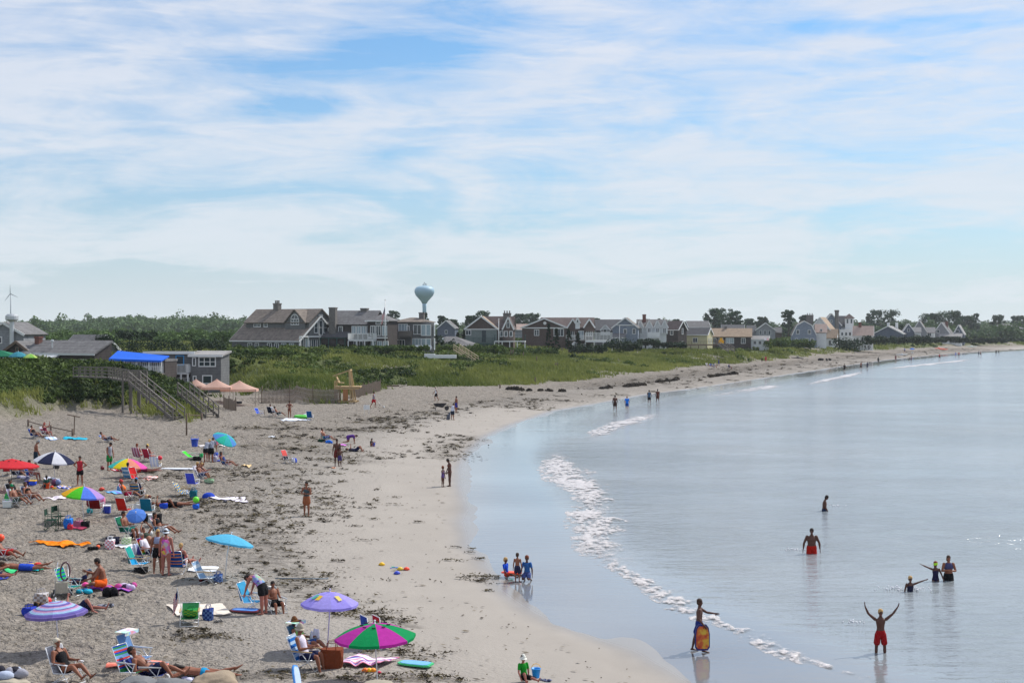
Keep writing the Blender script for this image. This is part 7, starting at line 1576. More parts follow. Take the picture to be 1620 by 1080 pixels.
bag('blue plaid bag on the light blue towel', 191, 778, .42, .26, .4, (60, 115, 180), col2=(190, 205, 230), stripes=True); towel('light blue and lilac towel under the plaid bag', [(165, 778), (182, 776.5), (205, 780), (180, 781.5)], [(110, 185, 235), (130, 130, 205)], stripes=3); toyblob('red cap left alone above the many coloured umbrella', 161, 775, 'mould', (215, 70, 50), .14, name='cap')
# --- folding chairs and bags
chair('dark green director chair nearest the orange towel', 82, 838, 95, [(22, 60, 48)], 'director', frame=GREENM, group='dark green director chairs'); chair('second dark green director chair, beside the blue bag', 94, 832, 75, [(22, 60, 48)], 'director', frame=GREENM, group='dark green director chairs')
bag('bright blue sling bag leaning on the green chairs', 108, 835, .42, .3, .5, (40, 130, 215), col2=(40, 60, 180), stripes=True); bag('small red bag in front of the blue sling bag', 111, 837, .26, .18, .24, (200, 50, 70)); bag('dusty pink square bag right of the blue sling bag', 124, 834, .44, .28, .36, (165, 100, 125)); bag('black holdall at the foot of the many coloured umbrella pole', 135, 834, .4, .26, .32, BLK)
towel('dark pink towel in front of the pink and black bags', [(114, 836), (122, 834.5), (138, 836), (130, 838.5)], [(170, 60, 90)])
towel('large orange towel spread alone on the sand', [(46, 860), (82, 857), (145, 861), (108, 867)], [(255, 140, 25)], amp=.05, n=18)
heap('black bag lying flat by the white towel', 147, 869, .42, .16, [BLK], 'beach_bag', 'bag'); toyblob('orange ball left of the red and white bag', 155, 868, 'ball', (250, 100, 50), .09); bag('red and white checked bag on the white towel', 174, 868, .42, .26, .46, (225, 225, 230), col2=(200, 40, 60), stripes=True); bag('row of dark bags behind the checked bag', 178, 860, .6, .25, .34, (25, 28, 50)); bag('clear tote with green edges on the white towel', 200, 862, .42, .25, .38, (200, 205, 185), col2=(90, 160, 60), stripes=True); heap('small dark things beside the black flat bag', 160, 863, .4, .12, [BLK, (60, 50, 50)])
towel('long white towel under the checked bag and clear tote', [(178, 865), (190, 862), (214, 864), (208, 871)], [(228, 228, 232)])
# --- left edge loungers
toyblob('orange cap at the very left edge', 1, 856, 'ball', (240, 80, 45), .16)
seat('person reclining in the red chair, long legs toward the orange towel', 'red low chair at the left edge', 10, 886, 68, [(190, 30, 40)], 'lounge_flat', per=dict(skin='tan', hair=('short', 'dark'), wear=[('trunks', (170, 30, 35))], over=dict(rth=(.14, .92, .2), rsh=(.05, .85, -.4))), ch=dict(recline=.8))
towel('green and turquoise towel under the man in blue trunks', [(6, 901), (20, 897), (74, 901), (60, 905)], [(60, 190, 120), (40, 190, 220)], stripes=4, vert=False)
person('man in royal blue trunks lying face down on the green towel', 36, 902, 'prone', -82, 1.8, skin='tan', hair=('short', 'brown'), wear=[('trunks', (30, 70, 180))], group=WALL); heap('small colourful things on the towel behind the man in blue trunks', 56, 893, .6, .12, [(60, 50, 120), (240, 190, 40), (200, 60, 60)], 'toys', 'toys')
towel('dark blue towel at the left edge under bare legs', [(-14, 914), (2, 911), (14, 914), (0, 918)], [(50, 60, 150)]); person('bather at the left edge, only the bare legs in view', -14, 914, 'supine', 84, 1.7, skin='pink', hair=('short', 'brown'), wear=[('trunks', NAVY)], group=WALL, over=dict(rth=(.08, 1, .02), rsh=(.04, 1, -.02)))
# --- group with the seated man in orange trunks
towel('purple and pink patterned blanket under the man in orange trunks', [(138, 934), (150, 928), (212, 929), (205, 938)], [(110, 60, 170), (220, 90, 150), (60, 90, 200), (230, 120, 90)], stripes=12, amp=.05); person('bare chested man in orange trunks sitting cross legged on the patterned blanket', 163, 931, 'cross_leg', -75, 1.85, 1.08, skin='tan', hair=('short', 'dark'), wear=[('trunks', (225, 95, 25))], group=WALL)
heap('lilac and pink crumpled cloth at the right end of the patterned blanket', 200, 931, .7, .28, [(205, 190, 220), (200, 80, 150), (60, 50, 70)]); heap('rounded pink and black bag in front of the patterned blanket', 174, 944, .6, .42, [BLK, (120, 40, 90), BLK], 'backpack', 'bag'); sandals('black shoes right of the pink and black bag', 190, 941, BLK); sandals('black sandals left of the pink and black bag', 145, 944, BLK)
person('child in navy with a grey cap lying on the sand behind the green striped chair', 124, 925, 'lounge_flat', -80, 1.2, skin='tan', hair=('short', 'dark'), wear=[('rash', NAVY), ('trunks', NAVY)], hat=('cap', (90, 110, 140)), child=True, group=WALL)
bucket('green bucket at the feet of the man in orange trunks', 146, 927, .09, (60, 200, 110)); toyblob('hot pink sand toy near the grey capped child', 135, 927, 'mould', (255, 70, 160), .12); toyblob('yellow sand toy on the edge of the patterned blanket', 138, 935, 'mould', (240, 210, 40), .1); heap('teal checked cloth beside the green striped chair', 132, 938, .6, .2, [(40, 170, 200), (30, 80, 130)])
chair('chair with bright green and blue stripes seen from the side', 112, 941, 75, [(40, 190, 110), (30, 70, 190)], 'mid', stripes=11, recline=.35)
e = empty('beach_cart', ppos(98, 943), math.radians(12), 'folded beach cart with a maroon ring back and small black wheels', 'cart'); MARO = mat('maroon_tube', (.10, .04, .05), .6)
m = MB(); 
for s in (-1, 1): m.tube([(s * .24, .1, .12), (s * .22, -.05, .7), (s * .16, .25, 1.15)], .016, 6)
m.tube([(-.22, .2, .14), (.22, -.1, .75)], .014, 5); m.tube([(.22, .2, .14), (-.22, -.1, .75)], .014, 5); m.tube([(-.24, -.35, .1), (-.24, .3, .12)], .014, 5); m.tube([(.24, -.35, .1), (.24, .3, .12)], .014, 5); m.build('frame', ALU, e)
m = MB(); m.tube([(.16 * math.cos(a) + .1, .1 + .1 * math.sin(a), .85 + .3 * math.sin(a)) for a in np.linspace(0, 6.283, 15)], .03, 6); m.build('hoop', MARO, e)
for s in (-1, 1):
    for yy in (-.3, .3): m = MB(); m.tube([(s * .27, yy, .1), (s * .32, yy, .1)], .1, 12); m.build('wheel', BLKM, e)
m = MB(); m.box(-.2, .2, -.15, .12, .14, .5); m.build('basket', cloth((170, 165, 150), 0), e)
# --- lower left: striped umbrella, blonde in chair
umbrella('striped umbrella in purple, cyan and rose bands over the lying person', 95.3, 1034, 97, 0, [(125, 120, 195), (165, 210, 238), (105, 95, 170), (205, 145, 180), (190, 190, 235), (125, 110, 180)], tilt=(-.05, 0), top=(88, 950.5), dome=.18, bands=[1, 4, 0, 3, 1, 4, 0, 2, 3, 4, 1, 5, 3, 4, 1, 0, 2, 5])
bag('white and brown patterned tote behind the striped umbrella', 65, 958, .5, .3, .5, (190, 185, 185), col2=(100, 70, 50), stripes=True); bag('blue folded bag left of the striped umbrella', 46, 973, .45, .3, .3, (40, 60, 170)); toyblob('red ball behind the striped umbrella', 75, 957, 'ball', (225, 45, 45), .14); heap('brown bag half behind the striped umbrella', 61, 964, .4, .3, [(110, 80, 50), BLK], 'beach_bag', 'bag')
person('person lying behind the striped umbrella with only the legs showing', 128, 966, 'supine', 78, 1.65, skin='pink', hair=('short', 'dark'), wear=[('trunks', NAVY)], group=WALL); sandals('black sandals right of the striped umbrella rim', 141, 972, BLK); heap('grey crumpled shirt right of the striped umbrella', 166, 960, .5, .12, [(140, 145, 160), (60, 60, 70)])
seat('short haired blonde woman in black sitting in the grey sling chair', 'grey and white sling chair of the blonde woman', 108, 1080, 62, [(190, 190, 198)], 'lounge', 'mid', per=dict(skin='tan', hair=('bob', 'white'), wear=[('swimsuit', BLK), ('glasses', FEAT)]), ch=dict(frame=WHPOLE))
heap('rumpled pale and dark clothes on the corner boulder', 14, 1071, .9, .28, [(150, 150, 160), (40, 40, 50), (175, 185, 205)], pos=atD(14, 1070, 34.2))
towel('salmon coloured towel behind the reclining man', [(168, 1061), (176, 1054), (268, 1053), (262, 1062)], [(240, 130, 110), (235, 145, 125)], stripes=6, amp=.04)
chair('chair with a white and blue sunshade behind the reclining man', 219, 1058, 70, [(120, 160, 210)], 'mid', canopy=floral((215, 220, 240), 'bluewhite')); chair('chair with red, blue and green striped back beside the dark boulder', 213, 1078, 65, [(60, 150, 90), (40, 80, 190), (225, 70, 60), (120, 170, 220)], 'mid', stripes=14)
seat('shirtless man with sunglasses reclining in the dark blue low chair', 'dark blue low chair of the reclining man at the bottom', 246, 1079, 84, [(35, 55, 140)], 'lounge_flat', per=dict(H=1.8, build=1.05, skin='tan', hair=('short', 'dark'), wear=[('trunks', NAVY), ('glasses', FEAT)]), ch=dict(recline=.9))
person('sunbather in turquoise bikini bottoms lying face down with one foot raised', 322, 1070, 'prone', -88, 1.72, skin='tan', hair=('long', 'dark'), wear=[('briefs', (20, 140, 190))], group=WALL); bag('small white cup bag beside the reclining man', 265, 1076, .12, .12, .2, (225, 225, 225), handles=False); heap('white and lilac cloth beside the prone sunbather', 303, 1078, .5, .15, [(215, 215, 235), (180, 180, 220)])
towel('large beige blanket with a flag chair in front', [(263, 958), (352, 957), (366, 972), (280, 975)], [(222, 210, 196)], amp=.02, n=16)
# flag chair group
chair('low chair loaded with bags in front of the beige blanket', 300, 988, 10, [(40, 120, 70)], 'low', recline=1.0, wood=True); bag('green bag with yellow pattern on the loaded chair', 302, 985, .46, .3, .24, (30, 130, 60), col2=(220, 190, 40), stripes=True, pos=ppos(303, 985) + V((0, -.1, .26))); heap('black bag standing behind the green patterned bag', 299, 975, .5, .42, [BLK], 'backpack', 'bag'); bag('blue backpack right of the green patterned bag', 329, 980, .36, .3, .42, (35, 55, 120), col2=(150, 190, 225), stripes=True); sandals('black sandals right of the blue backpack', 346, 984, BLK)
pf = ppos(291, 986); e = empty('small_flag', pf, 0, 'small striped flag on a stick behind the loaded chair', 'flag'); m = MB(); m.tube([(0, 0, 0), (-.22, 0, 1.15)], .012, 5); m.build('stick', WHPOLE, e); v, f, mi = flag_mesh(.42, .5, droop=.9, amp=.05); o = mesh_obj('cloth', [(-x - .2, y, z + 1.1) for x, y, z in v], f, [FRED, FWHT, FBLU], e, mi)
# --- middle left groups
seat('bather in the pink striped chair seen from behind, left of the pair', 'dusty pink striped chair, left of the pair', 220, 728, 160, [(180, 90, 120), (215, 190, 205)], 'chair', 'mid', per=dict(skin='pink', hair=('short', 'red'), wear=[('swimsuit', (120, 50, 100))]), ch=dict(stripes=8, vertical=True)); seat('bather with yellow cap in the crimson chair, right of the pair', 'crimson chair, right of the pair', 237, 730, 150, [(185, 45, 75)], 'chair', 'mid', per=dict(skin='pink', hair=('short', 'brown'), hat=('cap', (230, 190, 90)), wear=[('swimsuit', (150, 50, 90))]))
toyblob('red ball right of the crimson chair pair', 253, 728, 'ball', (215, 35, 60), .16); chair('white and pale blue chair with wooden frame, seen from behind', 247, 744, 175, [(205, 215, 235), (235, 238, 240)], 'mid', stripes=3, wood=True, vertical=True)
boogie('long white and blue board lying on the weedy sand', 285, 743, 2.6, .7, (215, 218, 228), (225, 228, 235), rz=math.radians(82)); towel('pink and white striped towel behind the dark framed table', [(226, 757), (232, 755), (250, 755.5), (244, 758.5)], [(245, 150, 140), (240, 225, 220)], stripes=9)
seat('person hidden in the blue folding chair beside the red chair', 'pale blue folding chair with patterned back', 206, 762, 160, [(90, 150, 200), (190, 210, 225)], 'chair', 'mid', per=dict(skin='tan', hair=('short', 'dark'), wear=[('shirt', (60, 120, 170)), ('trunks', NAVY)]), ch=dict(stripes=5)); chair('bright red chair among the crowd right of the plaid bag', 218, 764, 60, [(215, 35, 40)], 'mid', wood=True)
seat('child with teal cap in front of the striped deckchair', 'striped deckchair of blue, yellow and tan bands', 219, 790, 165, [(30, 120, 190), (225, 200, 90), (90, 110, 100)], 'chair', 'mid', per=dict(skin='tan', hair=('short', 'dark'), hat=('cap', (30, 130, 190)), wear=[('shirt', NAVY), ('trunks', BLK)]), ch=dict(stripes=12)); heap('tan hat and clothes right of the striped deckchair', 230, 789, .6, .3, [(205, 170, 130), (120, 70, 60), (225, 220, 215)])
e = empty('folding_table', ppos(229, 775), .3, 'dark framed folding table without top right of the red chair', 'table'); m = MB(); 
for sx in (-1, 1): m.tube([(sx * .35, -.2, 0), (-sx * .3, .2, .7)], .014, 5)
m.tube([(-.4, 0, .7), (.4, 0, .68)], .016, 5); m.tube([(-.4, .3, .7), (.4, .3, .68)], .016, 5); m.build('frame', WOODB, e)
seat('shirtless boy beside the blond man, arm raised', 'white low chair of the blond man', 320, 761, 80, [(215, 215, 228)], 'chair_arms', 'mid', per=dict(skin='tan', hair=('short', 'blond'), wear=[('trunks', (60, 70, 110))]), ch=dict()); person('blond man sitting behind the boy with the raised arm', 317, 757, 'knees_up', 80, 1.75, skin='pink', hair=('short', 'blond'), wear=[('tank', BLK), ('trunks', (50, 80, 130))], group=WALL); bag('green and white bag at the feet of the blond man', 331, 763, .6, .3, .22, (120, 160, 120), col2=(220, 220, 210), stripes=True)
chair('first blue and yellow striped chair', 290, 783, 100, [(40, 130, 200), (225, 200, 100)], 'low', stripes=8, wood=True, group='blue and yellow striped chairs'); chair('second blue and yellow striped chair, with the teal tote', 296, 786, 95, [(40, 130, 200), (225, 200, 100)], 'low', stripes=8, wood=True, group='blue and yellow striped chairs'); chair('periwinkle blue chair behind the teal tote', 306, 772, 165, [(80, 95, 215)], 'mid', frame=WHPOLE); bag('teal tote beside the striped chairs', 306, 789, .42, .3, .55, (25, 100, 125), col2=(25, 100, 90), stripes=True)
chair('lime green reclining chair beside the bending couple', 306, 727, 75, [(80, 225, 60)], 'low', recline=.95); heap('black bags under the lime green chair', 312, 728, .6, .35, [BLK, (40, 90, 60)], 'beach_bag', 'bag'); heap('green towel roll right of the lime green chair', 318, 723, .4, .3, [(40, 160, 90)], 'towel', 'towel')
person('woman in a grey shirt bending beside the man, left of the pair', 325.5, 730, 'lean', 155, 1.65, skin='pink', hair=('bob', 'blond'), wear=[('shorts', BLK), ('shirt', (160, 165, 178))], group=STD); person('man in a grey tee shirt and black shorts bending, right of the pair', 333.5, 731, 'lean', 172, 1.82, 1.1, skin='tan', hair=('short', 'brown'), wear=[('trunks', BLK), ('shirt', (135, 140, 155))], group=STD)
bucket('round blue bucket left of the grey shirted couple', 308, 706, .30, (50, 90, 210)); towel('white towel behind the grey shirted couple', [(312, 706), (322, 704.5), (326, 705.5), (318, 707.5)], [(232, 225, 222)]); person('child in pink crouching under the turquoise umbrella', 343, 706, 'knees_up', -60, 1.1, skin='pink', hair=('short', 'brown'), wear=[('rash', (240, 90, 150))], child=True, group=WALL); towel('white towel under the turquoise umbrella', [(344, 706), (352, 704), (362, 705), (356, 707.5)], [(230, 226, 222)]); bag('blue striped bucket bag right of the man in black shorts', 342, 722, .3, .25, .3, (60, 90, 190)); bag('pale grey bag on the sand behind the dark haired woman', 339, 729, .42, .3, .4, (175, 170, 190)); heap('blue thing beside the pale grey bag', 346, 730, .4, .16, [(80, 95, 190)])
umbrella('turquoise umbrella tilted to the right beyond the bending couple', 353.5, 718, 40, 0, [(60, 190, 190), (90, 150, 220), (50, 200, 170)], tilt=(.55, -.3), top=(359, 688), dome=.2)
seat('dark haired woman reading in the red and blue chair', 'red and blue chair of the dark haired woman', 359, 741, 82, [(200, 40, 60), (40, 120, 180)], 'lounge', 'mid', per=dict(skin='tan', hair=('long', 'dark'), wear=[('swimsuit', (50, 70, 130))]), ch=dict(stripes=2, vertical=True)); towel('tan towel beyond the feet of the dark haired woman', [(381, 738), (386, 736), (398, 737.5), (394, 741)], [(225, 195, 145)], amp=.05)
towel('long white towel with a small dark thing on it', [(328, 789), (334, 786), (388, 787), (393, 795)], [(226, 220, 232)]); m = MB(); m.ball((0, 0, .02), (.36, .26, .24), 16); tag(m.build('cushion', cloth((40, 75, 190)), None, True, ppos(330, 786)), 'round royal blue cushion at the end of the long white towel', 'cushion'); toyblob('grey gull sized stone on the white towel', 356, 794, 'mould', (110, 110, 125), .09, name='stone')
person('man lying back on a dark towel, left of the reclining couple', 262, 802, 'supine', 80, 1.7, skin='tan', hair=('short', 'dark'), wear=[('trunks', BLK)], group=WALL); person('woman in black lying beside him, right of the reclining couple', 279, 800, 'prone', -80, 1.65, skin='tan', hair=('long', 'dark'), wear=[('swimsuit', BLK)], group=WALL); bag('royal blue square cushion bag by the reclining couple', 259, 804, .42, .12, .3, (35, 80, 200), handles=False); towel('black and white patterned towel under the reclining couple', [(262, 801), (270, 797), (294, 799), (288, 804)], [BLK, (215, 215, 215)], stripes=10)
bag('blue cube bag topped with a lime ball', 310, 804, .34, .3, .26, (35, 100, 210), handles=False); tb = MB(); tb.ball((0, 0, .17), .17, 12); tag(tb.build('ball', plastic((110, 220, 50)), None, True, ppos(310, 804) + V((0, 0, .28))), 'lime green ball sitting on the blue cube bag', 'ball')
# --- blue umbrella group
chair('teal chair seen from behind with a white towel, next to the white cooler', 234, 816, 178, [(20, 120, 150)], 'mid'); cooler('white cooler in front of the teal chair', 237, 826, .5, .35, .34, (215, 220, 220)); bag('white laundry bag left of the teal chair', 219, 806, .45, .3, .34, (205, 210, 210)); heap('dark bottle bag between the blue umbrella and the teal chair', 230, 826, .3, .5, [BLK, (60, 50, 50)], 'beach_bag', 'bag'); chair('red chair half hidden by the small blue umbrella', 199, 815, 160, [(200, 45, 35)], 'mid')
umbrella('small cornflower blue umbrella tipped toward the camera', 219, 832, 31, 0, [(90, 140, 225)], tilt=(.1, -.75), top=(215, 811), dome=.16)
seat('man reading a phone in the green chair beside the blue umbrella', 'green sling chair of the man with the phone', 203, 851, 75, [(30, 130, 100)], 'chair', 'mid', per=dict(skin='tan', hair=('short', 'dark'), wear=[('trunks', (40, 120, 110))])); heap('white and dark bags under the man with the phone', 216, 851, .7, .3, [(215, 205, 210), BLK, (120, 60, 60)], 'beach_bag', 'bag'); heap('pale clothes at the feet of the man with the phone', 231, 846, .6, .28, [(215, 218, 222), (50, 50, 50)]); bag('small lilac bag below the man with the phone', 210, 851, .4, .3, .25, (190, 170, 190))
seat('dark haired woman with long bare legs in the patterned chair', 'blue chair with a brown and yellow figured towel', 258, 850, 78, [(40, 140, 200)], 'lounge', 'mid', per=dict(skin='tan', hair=('long', 'dark'), wear=[('shorts', (225, 225, 228)), ('top', BLK)], over=dict(rsh=(.05, .85, -.5), lsh=(-.05, .85, -.5))), ch=dict(towel=floral((200, 150, 40), 'figured'))); bag('black backpack standing left of the dark haired woman', 250, 830, .36, .3, .6, BLK); 
person('sunbather leaning back with raised elbows behind the standing women', 240, 862, 'lounge_flat', 60, 1.65, skin='tan', hair=('short', 'dark'), wear=[('top', (60, 70, 60))], group=WALL, over=dict(lua=(-.5, .2, .8), lfa=(.5, -.3, .6), rua=(.5, .2, .8), rfa=(-.5, -.3, .6)))
person('blonde woman in black shorts and sunglasses standing among the chairs', 249.5, 907, 'relaxed', 25, 1.68, skin='tan', hair=('bob', 'blond'), wear=[('shorts', BLK), ('top', (150, 160, 190)), ('glasses', FEAT)], group=STD)
person('woman in white bucket hat and flowered swimsuit standing with her back turned', 262.5, 910, 'stand', 172, 1.72, 1.12, skin='pink', hair=('short', 'brown'), wear=[('swimsuit', floral((225, 60, 90), 'flowers'))], hat=('bucket', (215, 225, 235)), group=STD)
chair('turquoise chair with towels over its back, in front of the standing women', 222, 903, 82, [(25, 160, 215)], 'mid', wood=True, towel=(30, 160, 150)); bag('black bag under the turquoise chair', 223, 905, .55, .35, .22, BLK, handles=False); seat('grey haired person in the rainbow striped chair', 'rainbow striped chair behind the turquoise chair', 239, 887, 80, [(60, 190, 80), (240, 200, 40), (230, 80, 30), (200, 40, 40), (70, 60, 200)], 'lounge', 'mid', per=dict(skin='pink', hair=('short', 'grey'), wear=[('shirt', (215, 210, 220)), ('trunks', NAVY)]), ch=dict(stripes=10)); heap('purple and white towel hung beside the turquoise chair', 219, 882, .45, .7, [(55, 55, 130), (200, 210, 235)], 'towel', 'towel')
chair('blue chair with orange stripes seen from behind, right of the standing women', 282, 906, 175, [(20, 105, 180), (20, 80, 160), (230, 150, 90)], 'mid', stripes=14); heap('sandals and pink things at the right of the orange striped chair', 294, 887, .25, .3, [(240, 110, 140), (210, 150, 110)]); person('sitter hidden behind the orange striped chair, legs showing below', 288, 897, 'legs_out', 150, 1.6, skin='pink', hair=('short', 'blond'), wear=[('swimsuit', NAVY)], group=WALL)
towel('white towel right of the orange striped chair', [(297, 904), (304, 898), (346, 898), (342, 905)], [(222, 224, 228)]); chair('empty low chair with pale blue sling beyond the white towel', 330, 922, 78, [(150, 180, 210), (220, 225, 230)], 'low', stripes=5, recline=.5, wood=True); heap('red and dark bag under the empty pale blue chair', 321, 919, .4, .3, [(110, 30, 40), BLK], 'beach_bag', 'bag'); bag('blue and white bag hung on the empty low chair', 345, 921, .34, .25, .36, (60, 90, 150), col2=(190, 205, 225), stripes=True)
umbrella('sky blue umbrella leaning right over the open sand', 355, 914, 76, 0, [(95, 190, 228)], tilt=(.20, .10), top=(366, 845), dome=.15)
# --- lower middle
chair('chair with a blue and yellow towel behind the bending woman', 402, 965, 70, [(60, 150, 200)], 'mid', towel=(60, 160, 205), canopy=None); person('woman in purple top and black shorts bending over the chair', 415, 971, 'bend', -112, 1.7, 1.16, skin='pink', hair=('bob', 'dark'), wear=[('shorts', BLK), ('tankini', floral((80, 50, 140), 'purple'))], group=STD, over=dict(torso=(0, .6, .8), chest=(0, .9, .4), neck=(0, .95, .0)))
seat('dark haired boy sitting beside the bending woman', 'low grey chair of the boy beside the bending woman', 436, 968, 35, [(120, 125, 130)], 'chair', 'low', per=dict(H=1.5, skin='tan', hair=('short', 'dark'), wear=[('trunks', BLK)])); boogie('blue bodyboard lying left of the bending woman', 388, 968, 1.0, .52, (130, 60, 70), (90, 150, 235), rz=1.4)
umbrella('lavender umbrella with small yellow printed figures', 516.5, 1030, 91, 0, [(160, 150, 235), (170, 160, 240)], tilt=(.03, -.02), top=(522, 936), dome=.19, prints=[(-2.2, (240, 200, 70)), (-.9, (240, 220, 120)), (-2.6, (90, 190, 160)), (1.5, (240, 200, 70))], pole=mat('lilac_pole', (.5, .45, .7), .5))
seat('woman in brown sun hat and green top with blue towel on her lap', 'chair with a striped sunshade behind the man in white', 486, 1040, 70, [(110, 160, 200)], 'lounge', 'mid', per=dict(skin='tan', hair=('bob', 'brown'), hat=('sun', (105, 68, 40)), wear=[('tank', (130, 190, 100)), ('trunks', (40, 75, 130))]), ch=dict(canopy=floral((210, 215, 230), 'striped'), towel=None)); heap('white towel hung right of the woman in the sun hat', 497, 1040, .3, .5, [(205, 205, 218)], 'towel', 'towel', pos=ppos(499, 1036) + V((0, 0, .35)))
seat('older man in white tank top and cream bucket hat looking at a phone', 'blue chair with wooden arms of the man in white', 487, 1058, 74, [(40, 120, 200), (190, 215, 235)], 'chair', 'mid', per=dict(H=1.78, skin='tan', hair=('short', 'grey'), hat=('bucket', (170, 160, 145)), wear=[('trunks', NAVY), ('tank', (222, 215, 232))]), ch=dict(stripes=8, wood=True)); bag('large brown wicker tote with looped handles', 525, 1055, .66, .42, .62, (120, 60, 35), soft=.04)
towel('pink blue and white patterned blanket beside the wicker tote', [(524, 1054), (552, 1044), (634, 1046), (600, 1056)], [(235, 150, 180), (230, 225, 238), (70, 90, 170), (225, 120, 130), (235, 230, 235)], stripes=14, amp=.09, n=20)
umbrella('large magenta and green umbrella at the bottom', 598.5, 1082, 129, 0, [(190, 50, 165), (0, 150, 85)], tilt=(-.03, -.03), top=(593, 986), dome=.155, vent=True)
for px_, c_, lb in ((591, (60, 90, 175), 'slim blue chair back standing up behind the magenta and green umbrella'), (610.5, (200, 40, 50), 'slim red chair back standing up behind the magenta and green umbrella')):
    chair(lb, px_, 1024, 118, [c_], 'mid', recline=.12, frame=WHPOLE)
boogie('light blue and green bodyboard right of the magenta umbrella', 657, 1053, 1.0, .5, (60, 190, 120), (110, 175, 225), rz=1.2); boogie('blue bodyboard standing on edge at the bottom left of the man in white', 468, 1076, .62, .30, (70, 150, 230), (190, 210, 240), lay=False, lean=(math.radians(66), math.radians(18), math.radians(60)), pos=ppos(468, 1082) + V((0, 0, .2)))
for i, (px_, c_, lb) in enumerate(((578, (250, 120, 40), 'orange sand mould left of the umbrella pole'), (584, (250, 190, 30), 'yellow sand mould beside the orange one'), (590, (250, 150, 30), 'amber sand mould nearest the umbrella pole'))): toyblob(lb, px_, 1062, 'mould', c_, .09)
toyblob('tiny red sand toy right of the umbrella pole', 600, 1064, 'mould', (220, 50, 90), .05)
for px_, py_, kd, c_, lb in ((604, 894, 'mould', (240, 190, 30), 'yellow sand mould farthest left on the open sand'), (619, 899, 'shovel', (40, 110, 220), 'blue toy shovel on the open sand'), (628, 898.5, 'shovel', (60, 190, 140), 'mint green toy shovel'), (633, 901.5, 'mould', (220, 190, 60), 'mustard sand mould among the toys'), (643, 901.5, 'mould', (240, 80, 50), 'red sand mould farthest right'), (628, 908, 'mould', (60, 80, 200), 'tiny blue sand mould below the others')): toyblob(lb, px_, py_, kd, c_, .11 if kd == 'mould' else .09, group='sand toys scattered on the open sand')
m = MB(); m.tube([(-1.0, 0, .06), (1.0, -.1, .07)], .025, 6); m.tube([(1.0, -.1, .07), (1.0, .1, .07)], .02, 5); tag(m.build('umbrella_pole', mat('blue_steel', (.12, .17, .22), .5), None, True, ppos(477, 917)), 'thin dark pole lying on the sand above the lavender umbrella', 'pole')
# --- by the lifeguard chair
person('woman in a brown bikini standing with hands on hips near the blue chairs', 458, 661, 'hips', 150, 1.7, skin='tan', hair=('bun', 'brown'), wear=[('bikini', (90, 40, 40))], group=STD)
chair('small bright blue chair farthest left of the far group', 411.5, 657, 60, [(50, 90, 210)], 'low', frame=WHPOLE); post(418, 657, 9, .03, 'short dark stake beside the small bright blue chair', m=WOODB)
seat('person in white shirt in the dark chair of the far group', 'dark chair of the far group', 430, 657, 150, [(25, 35, 60)], 'chair', 'mid', per=dict(skin='pink', hair=('short', 'brown'), wear=[('shirt', (215, 220, 230)), ('trunks', NAVY)])); seat('person lying back in the teal chair of the far group', 'teal blue chair of the far group', 441, 660, 100, [(25, 90, 130)], 'lounge', 'mid', per=dict(skin='tan', hair=('short', 'dark'), wear=[('trunks', (40, 60, 60))]))
chair('solitary teal blue chair right of the inflatable ring', 491, 664, 170, [(20, 85, 140)], 'mid', frame=WHPOLE); m = MB(); m.tube([(.62 * math.cos(a), .55 * math.sin(a), .17) for a in np.linspace(0, 6.283, 21)], .16, 9); tag(m.build('inflatable_ring', plastic((90, 200, 70)), None, True, ppos(477, 661.5)), 'lime green inflatable ring on the pale blanket', 'inflatable'); m = MB(); m.ball((0, 0, .2), (.4, .25, .2), 10); tag(m.build('inflatable_pillow', plastic((215, 225, 230)), None, True, ppos(485, 660)), 'white inflatable pillow beside the lime green ring', 'inflatable'); towel('pale blue white blanket before the far chairs', [(443, 664), (460, 662), (492, 663), (484, 666)], [(205, 212, 225), (230, 232, 238)], stripes=5)
person('man in grey tank and red shorts walking with a stick, right of the lifeguard chair', 591, 645, 'walk', 75, 1.82, skin='tan', hair=('short', 'dark'), wear=[('trunks', (190, 30, 40)), ('tank', (140, 145, 160))], group=STD); p = at(591, 645); m = MB(); m.tube([(.35, 0, .95), (1.15, -.1, .08)], .015, 5); m.ball((1.2, -.1, .1), .1, 8, 0); tag(m.build('detector_stick', ALU, None, True, p), 'thin metal stick with a white disc end held by the man in red shorts', 'metal detector')
person('man in white top and black shorts striding left with a green strap', 690, 634.5, 'walk', -80, 1.8, skin='tan', hair=('short', 'white'), wear=[('trunks', BLK), ('tank', (225, 230, 235))], group='men clearing seaweed')
person('shirtless man in royal blue shorts standing behind the raker', 722, 652, 'stand', -60, 1.8, skin='tan', hair=('short', 'dark'), wear=[('trunks', (35, 50, 150))], group='men clearing seaweed'); person('man in white tank top and dark shorts raking weed', 716, 664, 'lean', 150, 1.75, skin='tan', hair=('short', 'dark'), wear=[('trunks', (25, 40, 60)), ('tank', (205, 210, 225))], group='men clearing seaweed', over=dict(torso=(0, .15, 1), chest=(0, .25, .95), neck=(0, .2, 1)))
p = at(709, 664); m = MB(); m.loft([(V((0, 0, .1)), V((.2, 0, 0)), V((0, .12, 0))), (V((.05, 0, .45)), V((.16, 0, 0)), V((0, .1, 0))), (V((.22, 0, .85)), V((.04, 0, 0)), V((0, .04, 0)))], 10); tag(m.build('rubbish_sack', mat('dark_sack', (.07, .08, .11), .5, .2, 4), None, True, p), 'dark sack held on the sand by the raking man', 'sack')
